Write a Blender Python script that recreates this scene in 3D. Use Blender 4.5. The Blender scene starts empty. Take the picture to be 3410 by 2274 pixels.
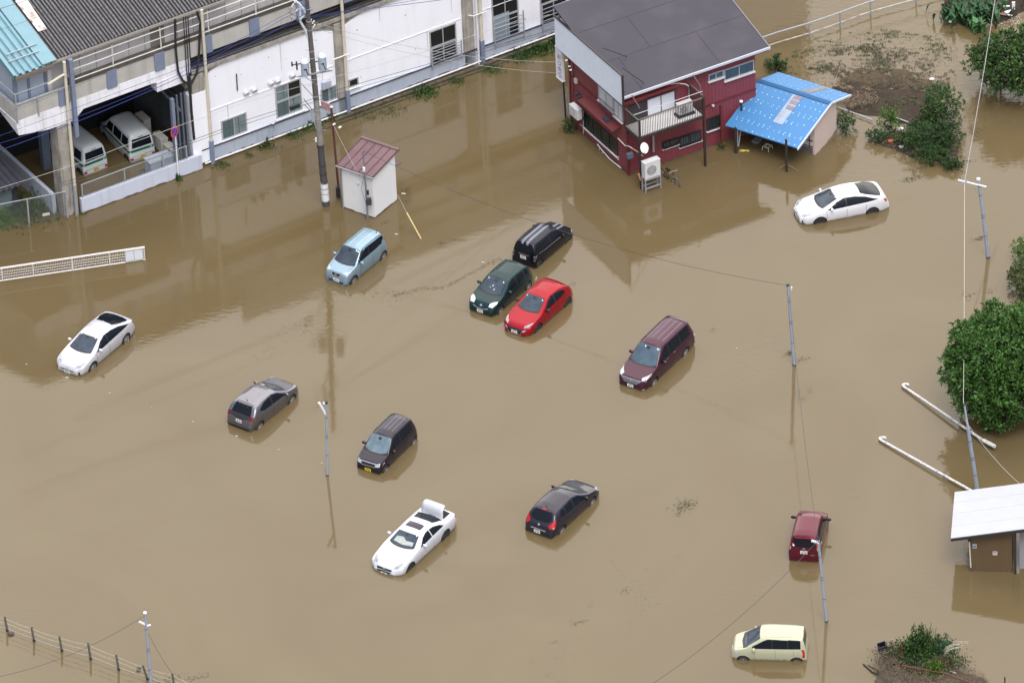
import bpy, bmesh, math, random
from mathutils import Vector, Matrix, Euler
from mathutils.bvhtree import BVHTree
R = math.radians
C = bpy.context.scene.collection
scene = bpy.context.scene
# ------------------------------------------------------------------ camera
F_PX, DIST, PITCH, ROLL = 26000.0, 375.0, R(34.1), R(2.75)
CAM = Vector((0, -DIST*math.cos(PITCH), DIST*math.sin(PITCH)))
FW = (-CAM).normalized()
R0 = Vector((1, 0, 0)); U0 = R0.cross(FW).normalized()
RT = R0*math.cos(ROLL) - U0*math.sin(ROLL)
UP = U0*math.cos(ROLL) + R0*math.sin(ROLL)
cd = bpy.data.cameras.new('camera'); cam = bpy.data.objects.new('camera', cd); C.objects.link(cam)
cam.matrix_world = Matrix(((RT.x, UP.x, -FW.x, CAM.x), (RT.y, UP.y, -FW.y, CAM.y), (RT.z, UP.z, -FW.z, CAM.z), (0, 0, 0, 1)))
cd.sensor_width = 36; cd.sensor_fit = 'HORIZONTAL'; cd.lens = F_PX/3410*36
cd.clip_start = 10; cd.clip_end = 3000
scene.camera = cam
# ------------------------------------------------------------------ sky, sun, exposure
SUN_EL, SUN_AZ = R(60), R(168)      # azimuth clockwise from +Y
CLOUD = 6.3
w = bpy.data.worlds.new('World'); scene.world = w; w.use_nodes = True
nt = w.node_tree; nt.nodes.clear()
sky = nt.nodes.new('ShaderNodeTexSky'); sky.sky_type = 'NISHITA'; sky.sun_disc = False
sky.sun_elevation = SUN_EL; sky.sun_rotation = SUN_AZ; sky.air_density = 1.0; sky.dust_density = 6.0; sky.ozone_density = 1.0
hs = nt.nodes.new('ShaderNodeHueSaturation'); hs.inputs['Saturation'].default_value = 0.62
tc = nt.nodes.new('ShaderNodeTexCoord')
nz = nt.nodes.new('ShaderNodeTexNoise'); nz.inputs['Scale'].default_value = 2.2; nz.inputs['Detail'].default_value = 4; nz.inputs['Roughness'].default_value = 0.5
cr = nt.nodes.new('ShaderNodeValToRGB'); cr.color_ramp.elements[0].position = 0.25; cr.color_ramp.elements[1].position = 0.75
cr.color_ramp.elements[0].color = (0.88, 0.89, 0.93, 1); cr.color_ramp.elements[1].color = (1.06, 1.04, 1.02, 1)
mx = nt.nodes.new('ShaderNodeMix'); mx.data_type = 'RGBA'; mx.blend_type = 'MULTIPLY'; mx.inputs[0].default_value = 1.0
bg = nt.nodes.new('ShaderNodeBackground'); bg.inputs['Strength'].default_value = 0.15
wo = nt.nodes.new('ShaderNodeOutputWorld')
nt.links.new(sky.outputs[0], hs.inputs['Color']); nt.links.new(tc.outputs['Generated'], nz.inputs['Vector'])
nt.links.new(nz.outputs['Fac'], cr.inputs[0]); nt.links.new(hs.outputs[0], mx.inputs[6]); nt.links.new(cr.outputs[0], mx.inputs[7])
# a bright cloud bank low in the north, opposite the camera: the open water mirrors it
dp = nt.nodes.new('ShaderNodeVectorMath'); dp.operation = 'DOT_PRODUCT'; dp.inputs[1].default_value = (0.06, math.cos(R(33)), math.sin(R(33)))
nm = nt.nodes.new('ShaderNodeVectorMath'); nm.operation = 'NORMALIZE'; nt.links.new(tc.outputs['Generated'], nm.inputs[0]); nt.links.new(nm.outputs[0], dp.inputs[0])
bk_ = nt.nodes.new('ShaderNodeMapRange'); bk_.interpolation_type = 'SMOOTHSTEP'; bk_.inputs[1].default_value = 0.45; bk_.inputs[2].default_value = 0.93; bk_.inputs[3].default_value = 0.85; bk_.inputs[4].default_value = CLOUD
nt.links.new(dp.outputs['Value'], bk_.inputs[0])
vm = nt.nodes.new('ShaderNodeVectorMath'); vm.operation = 'SCALE'; nt.links.new(mx.outputs[2], vm.inputs[0]); nt.links.new(bk_.outputs[0], vm.inputs['Scale'])
tn = nt.nodes.new('ShaderNodeMix'); tn.data_type = 'RGBA'; tn.inputs[6].default_value = (.97, 1, 1.05, 1); tn.inputs[7].default_value = (1.21, 1.01, .76, 1)
b2_ = nt.nodes.new('ShaderNodeMapRange'); b2_.interpolation_type = 'SMOOTHSTEP'; b2_.inputs[1].default_value = 0.45; b2_.inputs[2].default_value = 0.93; nt.links.new(dp.outputs['Value'], b2_.inputs[0]); nt.links.new(b2_.outputs[0], tn.inputs[0])
vt = nt.nodes.new('ShaderNodeVectorMath'); vt.operation = 'MULTIPLY'; nt.links.new(vm.outputs[0], vt.inputs[0]); nt.links.new(tn.outputs[2], vt.inputs[1])
nt.links.new(vt.outputs[0], bg.inputs['Color']); nt.links.new(bg.outputs[0], wo.inputs['Surface'])
sl = bpy.data.lights.new('sun', 'SUN'); sl.energy = 1.0; sl.angle = R(24); sl.color = (1.0, 0.985, 0.96)
so = bpy.data.objects.new('sun', sl); C.objects.link(so)
sd = Vector((math.sin(SUN_AZ)*math.cos(SUN_EL), math.cos(SUN_AZ)*math.cos(SUN_EL), math.sin(SUN_EL)))
so.rotation_euler = sd.to_track_quat('Z', 'Y').to_euler(); so.location = (0, -40, 60)
scene.view_settings.view_transform = 'Standard'; scene.view_settings.look = 'None'
scene.view_settings.exposure = 0.42; scene.view_settings.gamma = 1
scene.cycles.use_adaptive_sampling = True
scene.cycles.max_bounces = 6
# ------------------------------------------------------------------ locating: where the view ray of a photo point meets a real plane
def ray(px, py):
    return (FW + RT*((px-1705)/F_PX) - UP*((py-1137)/F_PX))
def G(px, py, z=0.0):
    d = ray(px, py); t = (z-CAM.z)/d.z
    return CAM + d*t
def pix(p):
    v = Vector(p)-CAM; f = v.dot(FW)
    return 1705+F_PX*v.dot(RT)/f, 1137-F_PX*v.dot(UP)/f
def HT(base, py):
    """height at which a vertical through base reaches photo row py"""
    a = pix(base)[1]; b = pix(Vector(base)+Vector((0, 0, 1)))[1]
    z = base[2]+(py-a)/(b-a)
    for _ in range(3):
        y = pix((base[0], base[1], z))[1]; z += (py-y)/(b-a)
    return z
class Frame:
    def __init__(s, O, ang):
        s.O = Vector((O[0], O[1], 0)); s.ang = ang
        s.A = Vector((math.cos(ang), math.sin(ang), 0)); s.B = Vector((-math.sin(ang), math.cos(ang), 0))
    def P(s, a, b, z): return s.O+s.A*a+s.B*b+Vector((0, 0, z))
    def _i(s, px, py, n, k):
        d = ray(px, py); t = (k-(CAM-s.O).dot(n))/d.dot(n); q = CAM+d*t-s.O
        return q.dot(s.A), q.dot(s.B), q.z
    def pb(s, px, py, b=0): q = s._i(px, py, s.B, b); return q[0], q[2]
    def pa(s, px, py, a=0): q = s._i(px, py, s.A, a); return q[1], q[2]
    def pz(s, px, py, z=0): q = s._i(px, py, Vector((0, 0, 1)), z); return q[0], q[1]
# ------------------------------------------------------------------ materials
MATS = {}
def hexc(h):
    v = [int(h[i:i+2], 16)/255 for i in (0, 2, 4)]
    return tuple(c/12.92 if c <= .04045 else ((c+.055)/1.055)**2.4 for c in v)
def mat(name, col, rough=0.6, metal=0.0, var=0.0, scale=3.0, var2=None, bump=0.0, bscale=20.0, coat=0.0, streak=None, island=0.0, spec=0.5, trans=0.0, objc=False):
    if name in MATS: return MATS[name]
    m = bpy.data.materials.new(name); m.use_nodes = True; MATS[name] = m
    n = m.node_tree; p = n.nodes['Principled BSDF']; L = n.links.new
    if isinstance(col, str): col = hexc(col)
    p.inputs['Base Color'].default_value = (*col, 1); p.inputs['Roughness'].default_value = rough
    p.inputs['Metallic'].default_value = metal; p.inputs['Coat Weight'].default_value = coat; p.inputs['Coat Roughness'].default_value = 0.03
    p.inputs['Specular IOR Level'].default_value = spec
    if trans: p.inputs['Subsurface Weight'].default_value = 0
    t = n.nodes.new('ShaderNodeTexCoord'); src = t.outputs['Object']
    last = None
    def mixn(a, b, fac, mode='MIX'):
        q = n.nodes.new('ShaderNodeMix'); q.data_type = 'RGBA'; q.blend_type = mode
        for k, v in ((6, a), (7, b)):
            if hasattr(v, 'is_output'): L(v, q.inputs[k])
            else: q.inputs[k].default_value = (*v, 1)
        if hasattr(fac, 'is_output'): L(fac, q.inputs[0])
        else: q.inputs[0].default_value = fac
        return q.outputs[2]
    cur = col
    if var:
        z = n.nodes.new('ShaderNodeTexNoise'); z.inputs['Scale'].default_value = scale; z.inputs['Detail'].default_value = 6; z.inputs['Roughness'].default_value = 0.65
        L(src, z.inputs['Vector'])
        r = n.nodes.new('ShaderNodeValToRGB'); r.color_ramp.elements[0].position = .32; r.color_ramp.elements[1].position = .68
        L(z.outputs['Fac'], r.inputs[0])
        c2 = var2 if var2 is not None else tuple(c*(1-var) for c in col)
        if isinstance(c2, str): c2 = hexc(c2)
        r.color_ramp.elements[0].color = (*c2, 1); r.color_ramp.elements[1].color = (*[min(1, c*(1+var*.35)) for c in col], 1)
        cur = r.outputs[0]
    if streak:
        sc, amt, sc3 = streak
        mp = n.nodes.new('ShaderNodeMapping'); mp.inputs['Scale'].default_value = (sc, sc, sc*.08)
        L(src, mp.inputs['Vector'])
        z = n.nodes.new('ShaderNodeTexNoise'); z.inputs['Scale'].default_value = 1; z.inputs['Detail'].default_value = 5; L(mp.outputs[0], z.inputs['Vector'])
        r = n.nodes.new('ShaderNodeValToRGB'); r.color_ramp.elements[0].position = .5; r.color_ramp.elements[1].position = .72; L(z.outputs['Fac'], r.inputs[0])
        mu = n.nodes.new('ShaderNodeMath'); mu.operation = 'MULTIPLY'; mu.inputs[1].default_value = amt; L(r.outputs[0], mu.inputs[0])
        cur = mixn(cur, hexc(sc3), mu.outputs[0])
    if island:
        g = n.nodes.new('ShaderNodeNewGeometry'); r = n.nodes.new('ShaderNodeMapRange'); r.inputs[3].default_value = 1-island; r.inputs[4].default_value = 1+island
        L(g.outputs['Random Per Island'], r.inputs[0])
        v = n.nodes.new('ShaderNodeCombineColor')
        for k in range(3): L(r.outputs[0], v.inputs[k])
        cur = mixn(cur, v.outputs[0], 1.0, 'MULTIPLY')
    if hasattr(cur, 'is_output'): L(cur, p.inputs['Base Color'])
    if bump:
        z = n.nodes.new('ShaderNodeTexNoise'); z.inputs['Scale'].default_value = bscale; z.inputs['Detail'].default_value = 5; L(src, z.inputs['Vector'])
        b = n.nodes.new('ShaderNodeBump'); b.inputs['Strength'].default_value = bump; b.inputs['Distance'].default_value = 0.05
        L(z.outputs['Fac'], b.inputs['Height']); L(b.outputs[0], p.inputs['Normal'])
    return m
# ------------------------------------------------------------------ object helpers
ORG = {}
def tag(o, label=None, cat=None, group=None, kind=None):
    if label: o['label'] = label
    if cat: o['category'] = cat
    if group: o['group'] = group
    if kind: o['kind'] = kind
    return o
def empty(name, loc, label=None, cat=None, group=None, rz=None):
    o = bpy.data.objects.new(name, None); C.objects.link(o); o.location = loc; o.empty_display_size = .3
    if rz is not None: o.rotation_euler = (0, 0, rz)
    ORG[o.name] = Vector(loc) if rz is None else Vector((0, 0, 0))
    return tag(o, label, cat, group)
class MB:
    def __init__(s): s.v = []; s.f = []; s.m = []; s.mi = 0
    def quad(s, *ps):
        i = len(s.v); s.v += [tuple(p) for p in ps]; s.f.append(tuple(range(i, i+len(ps)))); s.m.append(s.mi); return s
    def prism(s, poly, ext):
        ext = Vector(ext); n = len(poly); i = len(s.v)
        s.v += [tuple(p) for p in poly]+[tuple(Vector(p)+ext) for p in poly]
        s.f.append(tuple(range(i+n-1, i-1, -1))); s.f.append(tuple(range(i+n, i+2*n)))
        for k in range(n):
            j = (k+1) % n; s.f.append((i+k, i+j, i+n+j, i+n+k))
        s.m += [s.mi]*(n+2); return s
    def box(s, c, sx, sy, sz, A=(1, 0, 0), B=(0, 1, 0), Z=(0, 0, 1)):
        c = Vector(c); A = Vector(A)*sx/2; B = Vector(B)*sy/2; Z = Vector(Z)*sz/2
        return s.prism([c-A-B-Z, c+A-B-Z, c+A+B-Z, c-A+B-Z], Z*2)
    def fbox(s, F, a0, a1, b0, b1, z0, z1):
        return s.prism([F.P(a0, b0, z0), F.P(a1, b0, z0), F.P(a1, b1, z0), F.P(a0, b1, z0)], (0, 0, z1-z0))
    def tube(s, pts, r, n=8, r2=None, cap=True):
        pts = [Vector(p) for p in pts]; i0 = len(s.v); N = len(pts); ref = None
        for k, p in enumerate(pts):
            d = (pts[min(k+1, N-1)]-pts[max(k-1, 0)]).normalized()
            if ref is None: ref = Vector((0, 0, 1)) if abs(d.z) < .9 else Vector((1, 0, 0))
            a = d.cross(ref).normalized(); b = d.cross(a)
            rr = r if r2 is None else r+(r2-r)*k/max(1, N-1)
            for j in range(n):
                t = 2*math.pi*j/n; s.v.append(tuple(p+a*(rr*math.cos(t))+b*(rr*math.sin(t))))
        for k in range(N-1):
            for j in range(n):
                q = (j+1) % n; s.f.append((i0+k*n+j, i0+k*n+q, i0+(k+1)*n+q, i0+(k+1)*n+j)); s.m.append(s.mi)
        if cap:
            s.f.append(tuple(i0+j for j in range(n-1, -1, -1))); s.f.append(tuple(i0+(N-1)*n+j for j in range(n))); s.m += [s.mi]*2
        return s
    def build(s, name, m, parent=None, smooth=False, origin=None):
        me = bpy.data.meshes.new(name)
        off = Vector((0, 0, 0)); o = None
        if parent is not None: off = ORG.get(parent.name, Vector((0, 0, 0)))
        elif origin is not None: off = Vector(origin)
        else:
            if s.v:
                xs = [v[0] for v in s.v]; ys = [v[1] for v in s.v]; zs = [v[2] for v in s.v]
                off = Vector(((min(xs)+max(xs))/2, (min(ys)+max(ys))/2, min(zs)))
        me.from_pydata([(v[0]-off.x, v[1]-off.y, v[2]-off.z) for v in s.v], [], s.f)
        ms = m if isinstance(m, (list, tuple)) else [m]
        for q in ms: me.materials.append(q)
        if len(ms) > 1: me.polygons.foreach_set('material_index', s.m)
        me.validate(); 
        if smooth:
            me.shade_smooth(); me.set_sharp_from_angle(angle=R(38))
        o = bpy.data.objects.new(name, me); C.objects.link(o)
        if parent is not None: o.parent = parent; ORG[o.name] = off
        else: o.location = off; ORG[o.name] = off
        return o
def sag(p, q, s, n=14):
    p = Vector(p); q = Vector(q)
    return [p.lerp(q, k/n)-Vector((0, 0, 4*s*(k/n)*(1-k/n))) for k in range(n+1)]
def fixnormals(o):
    bm = bmesh.new(); bm.from_mesh(o.data); bmesh.ops.recalc_face_normals(bm, faces=bm.faces); bm.to_mesh(o.data); bm.free()
def copy_tree(o, parent=None):
    c = o.copy(); C.objects.link(c)
    if parent is not None: c.parent = parent
    for ch in list(o.children): copy_tree(ch, c)
    return c
def text_mesh(body, size, m, name, parent, mtx, ext=0.006, align='CENTER'):
    cu = bpy.data.curves.new('t', 'FONT'); cu.body = body; cu.size = size; cu.extrude = ext; cu.align_x = align; cu.align_y = 'CENTER'; cu.resolution_u = 3
    t = bpy.data.objects.new('t', cu); C.objects.link(t); dg = bpy.context.evaluated_depsgraph_get()
    me = bpy.data.meshes.new_from_object(t.evaluated_get(dg)); bpy.data.objects.remove(t)
    me.name = name; me.materials.clear(); me.materials.append(m)
    off = ORG.get(parent.name, Vector((0, 0, 0)))
    me.transform(Matrix.Translation(-off) @ mtx)
    o = bpy.data.objects.new(name, me); C.objects.link(o); o.parent = parent
    return o
# ------------------------------------------------------------------ ground and flood water
def water_mat():
    m = bpy.data.materials.new('muddy_water'); m.use_nodes = True; n = m.node_tree; p = n.nodes['Principled BSDF']; L = n.links.new
    p.inputs['Roughness'].default_value = 0.055; p.inputs['IOR'].default_value = 1.45
    t = n.nodes.new('ShaderNodeTexCoord')
    a = n.nodes.new('ShaderNodeTexNoise'); a.inputs['Scale'].default_value = .09; a.inputs['Detail'].default_value = 8; a.inputs['Distortion'].default_value = 1.6
    L(t.outputs['Object'], a.inputs['Vector'])
    r = n.nodes.new('ShaderNodeValToRGB'); r.color_ramp.elements[0].position = .30; r.color_ramp.elements[1].position = .70
    r.color_ramp.elements[0].color = (.119, .087, .040, 1); r.color_ramp.elements[1].color = (.134, .101, .050, 1); L(a.outputs['Fac'], r.inputs[0])
    L(r.outputs[0], p.inputs['Base Color'])
    # ripples: long gentle ones everywhere, short ones where the current runs (upper right) and in drifting patches
    mp = n.nodes.new('ShaderNodeMapping'); mp.inputs['Rotation'].default_value = (0, 0, R(25)); mp.inputs['Scale'].default_value = (.7, 1.3, 1); L(t.outputs['Object'], mp.inputs['Vector'])
    w1 = n.nodes.new('ShaderNodeTexNoise'); w1.inputs['Scale'].default_value = 1.0; w1.inputs['Detail'].default_value = 2; L(mp.outputs[0], w1.inputs['Vector'])
    w2 = n.nodes.new('ShaderNodeTexNoise'); w2.inputs['Scale'].default_value = 3.2; w2.inputs['Detail'].default_value = 3; L(mp.outputs[0], w2.inputs['Vector'])
    gx = n.nodes.new('ShaderNodeVectorMath'); gx.operation = 'DISTANCE'; gx.inputs[1].default_value = (20, 26, 0); L(t.outputs['Object'], gx.inputs[0])
    mr = n.nodes.new('ShaderNodeMapRange'); mr.inputs[1].default_value = 4; mr.inputs[2].default_value = 20; mr.inputs[3].default_value = 1.0; mr.inputs[4].default_value = 0.0; L(gx.outputs['Value'], mr.inputs[0])
    pn = n.nodes.new('ShaderNodeTexNoise'); pn.inputs['Scale'].default_value = .12; pn.inputs['Detail'].default_value = 2; L(t.outputs['Object'], pn.inputs['Vector'])
    pr = n.nodes.new('ShaderNodeMapRange'); pr.inputs[1].default_value = .5; pr.inputs[2].default_value = .72; pr.inputs[3].default_value = 0.06; pr.inputs[4].default_value = .50; L(pn.outputs['Fac'], pr.inputs[0])
    mm = n.nodes.new('ShaderNodeMath'); mm.operation = 'MAXIMUM'; L(mr.outputs[0], mm.inputs[0]); L(pr.outputs[0], mm.inputs[1])
    m1 = n.nodes.new('ShaderNodeMath'); m1.operation = 'MULTIPLY'; L(w2.outputs['Fac'], m1.inputs[0]); L(mm.outputs[0], m1.inputs[1])
    m2 = n.nodes.new('ShaderNodeMath'); m2.operation = 'MULTIPLY_ADD'; L(w1.outputs['Fac'], m2.inputs[0]); m2.inputs[1].default_value = 0.13; L(m1.outputs[0], m2.inputs[2])
    b = n.nodes.new('ShaderNodeBump'); b.inputs['Strength'].default_value = 1.0; b.inputs['Distance'].default_value = .018
    L(m2.outputs[0], b.inputs['Height']); L(b.outputs[0], p.inputs['Normal'])
    return m
g = MB().quad((-900, -500, 0), (900, -500, 0), (900, 1500, 0), (-900, 1500, 0)).build('flood_water', water_mat(), origin=(0, 0, 0)); tag(g, kind='structure')
g = MB().quad((-900, -500, -1.2), (900, -500, -1.2), (900, 1500, -1.2), (-900, 1500, -1.2)).build('ground', mat('soil', (.12, .09, .06), .9, var=.3, scale=.5), origin=(0, 0, -1.2)); tag(g, kind='structure')
# ------------------------------------------------------------------ railway building under the elevated line
def crop(x0, y0, k): return lambda x, y: (x0+x/k, y0+y/k)
c1 = crop(0, 0, 3.357); c2 = crop(600, 0, 3.357); c3 = crop(1200, 0, 3.357); c4 = crop(0, 350, 3.357); c8 = crop(0, 100, 4.127); c9 = crop(800, 330, 3.357)
Q = Frame(G(238, 713), R(30.9))
M_wh = mat('white_render', (.88, .90, .96), .75, var=.03, scale=.8, streak=(3, .08, 'a8a8a8'), bump=.08)
M_conc = mat('old_concrete', (.36, .34, .30), .85, var=.35, scale=1.5, streak=(6, .55, '4c463c'), bump=.2)
M_slab = mat('painted_slab_edge', (.84, .85, .90), .8, var=.10, scale=2.0, streak=(4, .3, '8c867e'), bump=.15)
M_panel = mat('beige_panel', (.47, .46, .43), .7, var=.12, scale=1.2, streak=(3, .25, '6d675c'))
M_wallp = mat('grey_wall_board', (.50, .49, .495), .7, var=.10, scale=.8, streak=(3, .15, '7d756c'))
M_blue = mat('blue_grey_steel', (.20, .24, .34), .55, var=.12, scale=2)
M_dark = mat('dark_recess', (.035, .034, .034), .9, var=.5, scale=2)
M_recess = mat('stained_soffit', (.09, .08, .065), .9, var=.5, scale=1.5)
M_plinth = mat('grey_plinth', (.42, .47, .55), .7, var=.10, scale=.9, streak=(4, .25, '6f747c'))
M_cream = mat('cream_pipe', (.62, .58, .47), .5, var=.1, scale=2)
M_glass = mat('teal_glass', (.10, .155, .17), .07, var=.25, scale=1.5, spec=.6)
M_gdark = mat('dark_glass', (.012, .016, .018), .06, spec=.6)
M_alu = mat('aluminium_frame', (.48, .49, .50), .4, metal=.3)
M_rail = mat('white_rail', (.66, .65, .62), .5, var=.15, scale=6)
M_galv = mat('galvanised_steel', (.40, .43, .47), .45, metal=.35, var=.12, scale=5)
M_black = mat('black_cable', (.02, .021, .024), .5)
M_brown = mat('brown_gutter', (.17, .145, .125), .5, var=.1)
M_rust = mat('rusty_steel', (.13, .045, .03), .7, var=.4, scale=8)
M_leaf = None
def rect4(F, b, pts):
    q = [F.pb(*p, b) for p in pts]
    return (q[0][0]+q[3][0])/2, (q[1][0]+q[2][0])/2, (q[2][1]+q[3][1])/2, (q[0][1]+q[1][1])/2
rb = empty('railway_building', Q.P(8, 0, 0), 'long white station building under the elevated railway with grey corrugated roof', 'building')
XR = 44.0   # far end
# concrete columns
for a0, a1 in ((-.42, .35), (7.22, 7.93), (15.5, 16.1), (23.0, 23.6), (31.0, 31.6)):
    MB().fbox(Q, a0, a1, -.06, .75, -.6, 5.3).build('column', M_conc, rb)
# white infill bays with chamfered top corners
xA0 = Q.pb(*c2(235, 1500), .1)[0]
def bay(pts, b=.1):
    poly = [Q.pb(*p, b) for p in pts]
    m = MB().prism([Q.P(a, b, z) for a, z in poly], Q.B*.25); o = m.build('wall', M_wh, rb); fixnormals(o); return o
def pz_(px, py, b=.1): return Q.pb(px, py, b)
P_ = Q.P
def bay2(a0, a1, zc, zt, h0, h1):
    m = MB().prism([P_(a0, .1, .2), P_(a1, .1, .2), P_(a1, .1, zc), P_(a1-h1, .1, zt), P_(a0+h0, .1, zt), P_(a0, .1, zc)], Q.B*.3)
    o = m.build('wall', M_wh, rb); fixnormals(o)
bay2(7.95, 15.5, 4.85, 5.42, 1.1, 1.5)
MB().fbox(Q, 7.02, 7.97, -.09, .4, .2, 4.30).build('wall', M_wh, rb)
bay2(16.1, 23.0, 4.85, 5.42, 1.2, 1.3); bay2(23.6, 31.0, 4.85, 5.42, 1.2, 1.3); bay2(31.6, XR, 4.85, 5.42, 1.2, 1.2)
# beam strip over the infill, dark recess with pipes, parapet
MB().fbox(Q, 7.0, XR, .2, .7, 4.6, 5.30).build('beam', M_conc, rb)
MB().fbox(Q, 7.3, XR, -.02, .7, 5.42, 5.62).build('beam', M_conc, rb)
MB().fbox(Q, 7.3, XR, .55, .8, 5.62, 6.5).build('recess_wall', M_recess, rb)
m = MB()
for z, b, r in ((5.80, .2, .05), (5.95, .3, .04), (6.1, .18, .05), (5.7, .05, .03)): m.tube([P_(7.4, b, z), P_(XR, b, z+.02)], r, 6)
m.build('cable_run', M_black, rb)
# cantilever slab edge (white) over the open bays
zs0, zs1 = 5.28, 6.36
m = MB()
m.prism([P_(-2.62, 0, 6.36), P_(-2.5, 0, 5.55), P_(-.9, 0, 5.28), P_(.6, 0, 5.25), P_(1.15, 0, 5.72), P_(5.0, 0, 5.72), P_(7.3, 0, 5.55), P_(7.3, 0, 6.36)], Q.B*.22)
o = m.build('slab_edge', M_slab, rb); fixnormals(o)
m = MB().prism([P_(-2.62, .22, 6.36), P_(-2.5, .22, 5.55), P_(-2.42, 2.0, 5.9), P_(-2.50, 9, 5.9), P_(-2.62, 9, 6.36)], Q.A*.2)
o = m.build('slab_edge', M_slab, rb); fixnormals(o)
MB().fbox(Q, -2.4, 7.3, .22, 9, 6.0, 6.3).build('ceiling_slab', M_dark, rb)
MB().fbox(Q, 5.3, 7.1, -.02, .6, 5.15, 5.715).build('beam', M_slab, rb)
# undercroft: back wall, side wall (towards the station), floor stays flood water
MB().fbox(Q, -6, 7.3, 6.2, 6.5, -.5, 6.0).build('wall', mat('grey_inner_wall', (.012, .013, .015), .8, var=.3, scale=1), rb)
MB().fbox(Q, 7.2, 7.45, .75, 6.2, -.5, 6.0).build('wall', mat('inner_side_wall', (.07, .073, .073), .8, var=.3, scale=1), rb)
m = MB()
for k in range(22): m.fbox(Q, 7.12, 7.2, 1.5+.09*k, 1.55+.09*k, .9, 3.4)
m.fbox(Q, 7.10, 7.2, 1.4, 3.5, 3.4, 3.6); m.build('shutter', mat('grey_green_shutter', (.05, .06, .062), .5), rb)
_a, _b = Q.pz(160, 563, 0)
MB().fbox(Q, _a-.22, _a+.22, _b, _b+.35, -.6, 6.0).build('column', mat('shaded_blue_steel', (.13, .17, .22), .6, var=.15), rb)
o = MB().tube([P_(7.05, .95, 2.9), P_(7.05, 1.5, 3.0), P_(7.05, 2.8, 3.15)], .07, 8).build('duct', M_galv, rb, smooth=True)
# parapet
m = MB(); m.fbox(Q, -2.55, XR, .02, .12, 6.37, 7.30); m.build('parapet', M_panel, rb)
MB().fbox(Q, -2.6, -2.5, .0, 9, 6.37, 7.25).build('parapet', M_panel, rb)
MB().fbox(Q, .45, XR, -.02, .35, 7.30, 7.52).build('parapet_coping', M_recess, rb)
ap = []
a = Q.pb(*c1(1245, 860))[0]; st = 2.72
for k in range(-1, 14):
    ac = a+st*k
    m = MB(); m.fbox(Q, ac-.28, ac+.28, -.06, .02, 6.34, 7.34)
    m.build('parapet_post', M_blue, rb)
# hand rails
rz = [Q.pb(*c1(1210, 745))[1], Q.pb(*c1(1210, 640))[1], Q.pb(*c1(1210, 560))[1]]
m = MB()
for z in (7.56, 8.15, 8.62): m.tube([P_(.75, -.02, z), P_(XR, -.02, z)], .032, 6)
for k in range(14): m.tube([P_(a+.15+st*k, -.02, 7.5), P_(a+.15+st*k, -.02, 8.75)], .035, 6)
m.build('handrail', M_rail, rb)
m = MB()
for z in (7.33, 7.95): m.tube([P_(-2.52, -.04, z), P_(.5, -.04, z)], .03, 6); m.tube([P_(-2.56, .0, z), P_(-2.56, 8, z)], .03, 6)
for aa in (-2.54, -1.35): m.tube([P_(aa, -.05, 6.3), P_(aa, -.05, 7.95 if aa < -2 else 7.4)], .055, 6)
m.build('handrail', M_galv, rb)
# wall boards behind the rails
MB().fbox(Q, .7, XR, .42, .55, 7.3, 8.98).build('wall', M_wallp, rb)
m = MB()
for k in range(40): m.fbox(Q, 1.35+k*.92, 1.37+k*.92, .405, .42, 7.45, 8.9)
m.build('board_joint', M_brown, rb)
m = MB(); m.fbox(Q, 5.35, 6.15, .39, .405, 7.5, 8.6); m.build('board_patch', mat('brown_board', (.20, .18, .15), .8), rb)
# eaves gutter and roof
MB().fbox(Q, -.42, 9.4, -.12, .04, 8.92, 9.06).build('gutter', mat('taupe_gutter', (.33, .31, .28), .5, var=.1), rb)
SL = .29
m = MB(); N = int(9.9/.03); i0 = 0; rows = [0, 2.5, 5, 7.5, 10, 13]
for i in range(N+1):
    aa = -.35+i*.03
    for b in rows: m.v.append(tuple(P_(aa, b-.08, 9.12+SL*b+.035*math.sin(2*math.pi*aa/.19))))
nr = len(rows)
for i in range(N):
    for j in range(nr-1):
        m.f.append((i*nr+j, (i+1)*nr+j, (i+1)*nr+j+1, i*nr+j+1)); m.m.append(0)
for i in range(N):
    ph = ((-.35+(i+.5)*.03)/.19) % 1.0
    for j in range(nr-1): m.m[i*(nr-1)+j] = 1 if .5 < ph < 1.0 else 0  # valleys painted darker: shade between the ridges, with settled dirt
ro_ = m.build('roof', [mat('weathered_sheet_crest', (.165, .16, .16), .85, var=.55, scale=9, var2=(.07, .07, .075)), mat('weathered_valley_shade', (.016, .016, .017), .9, var=.5, scale=9)], rb, smooth=True)
MB().fbox(Q, 9.55, XR, .3, 13, 8.98, 9.5).build('roof', M_conc, rb)
MB().fbox(Q, 9.4, XR, .2, .4, 8.9, 10.3).build('parapet', M_panel, rb)
MB().fbox(Q, -.2, XR, .6, 12.8, 6.6, 8.9).build('wall', M_wallp, rb)
# rusted sheet lying on the roof
def rp(x, y, up=.06):   # a point of the roof slope seen at crop-1 x,y
    d = ray(*c1(x, y)); n = (Q.B*(-SL)+Vector((0, 0, 1))).normalized(); p0 = P_(0, 0, 9.12+up); t = (p0-CAM).dot(n)/d.dot(n); return CAM+d*t
m = MB().prism([rp(215, -10), rp(310, 10), rp(525, 330), rp(430, 360), rp(170, 20)], (0, 0, .03))
o = m.build('patch_sheet', mat('rusty_white_sheet', (.62, .58, .54), .6, var=.0, scale=3, streak=(2.2, 1.0, '6b2c17')), rb); fixnormals(o)
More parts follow.
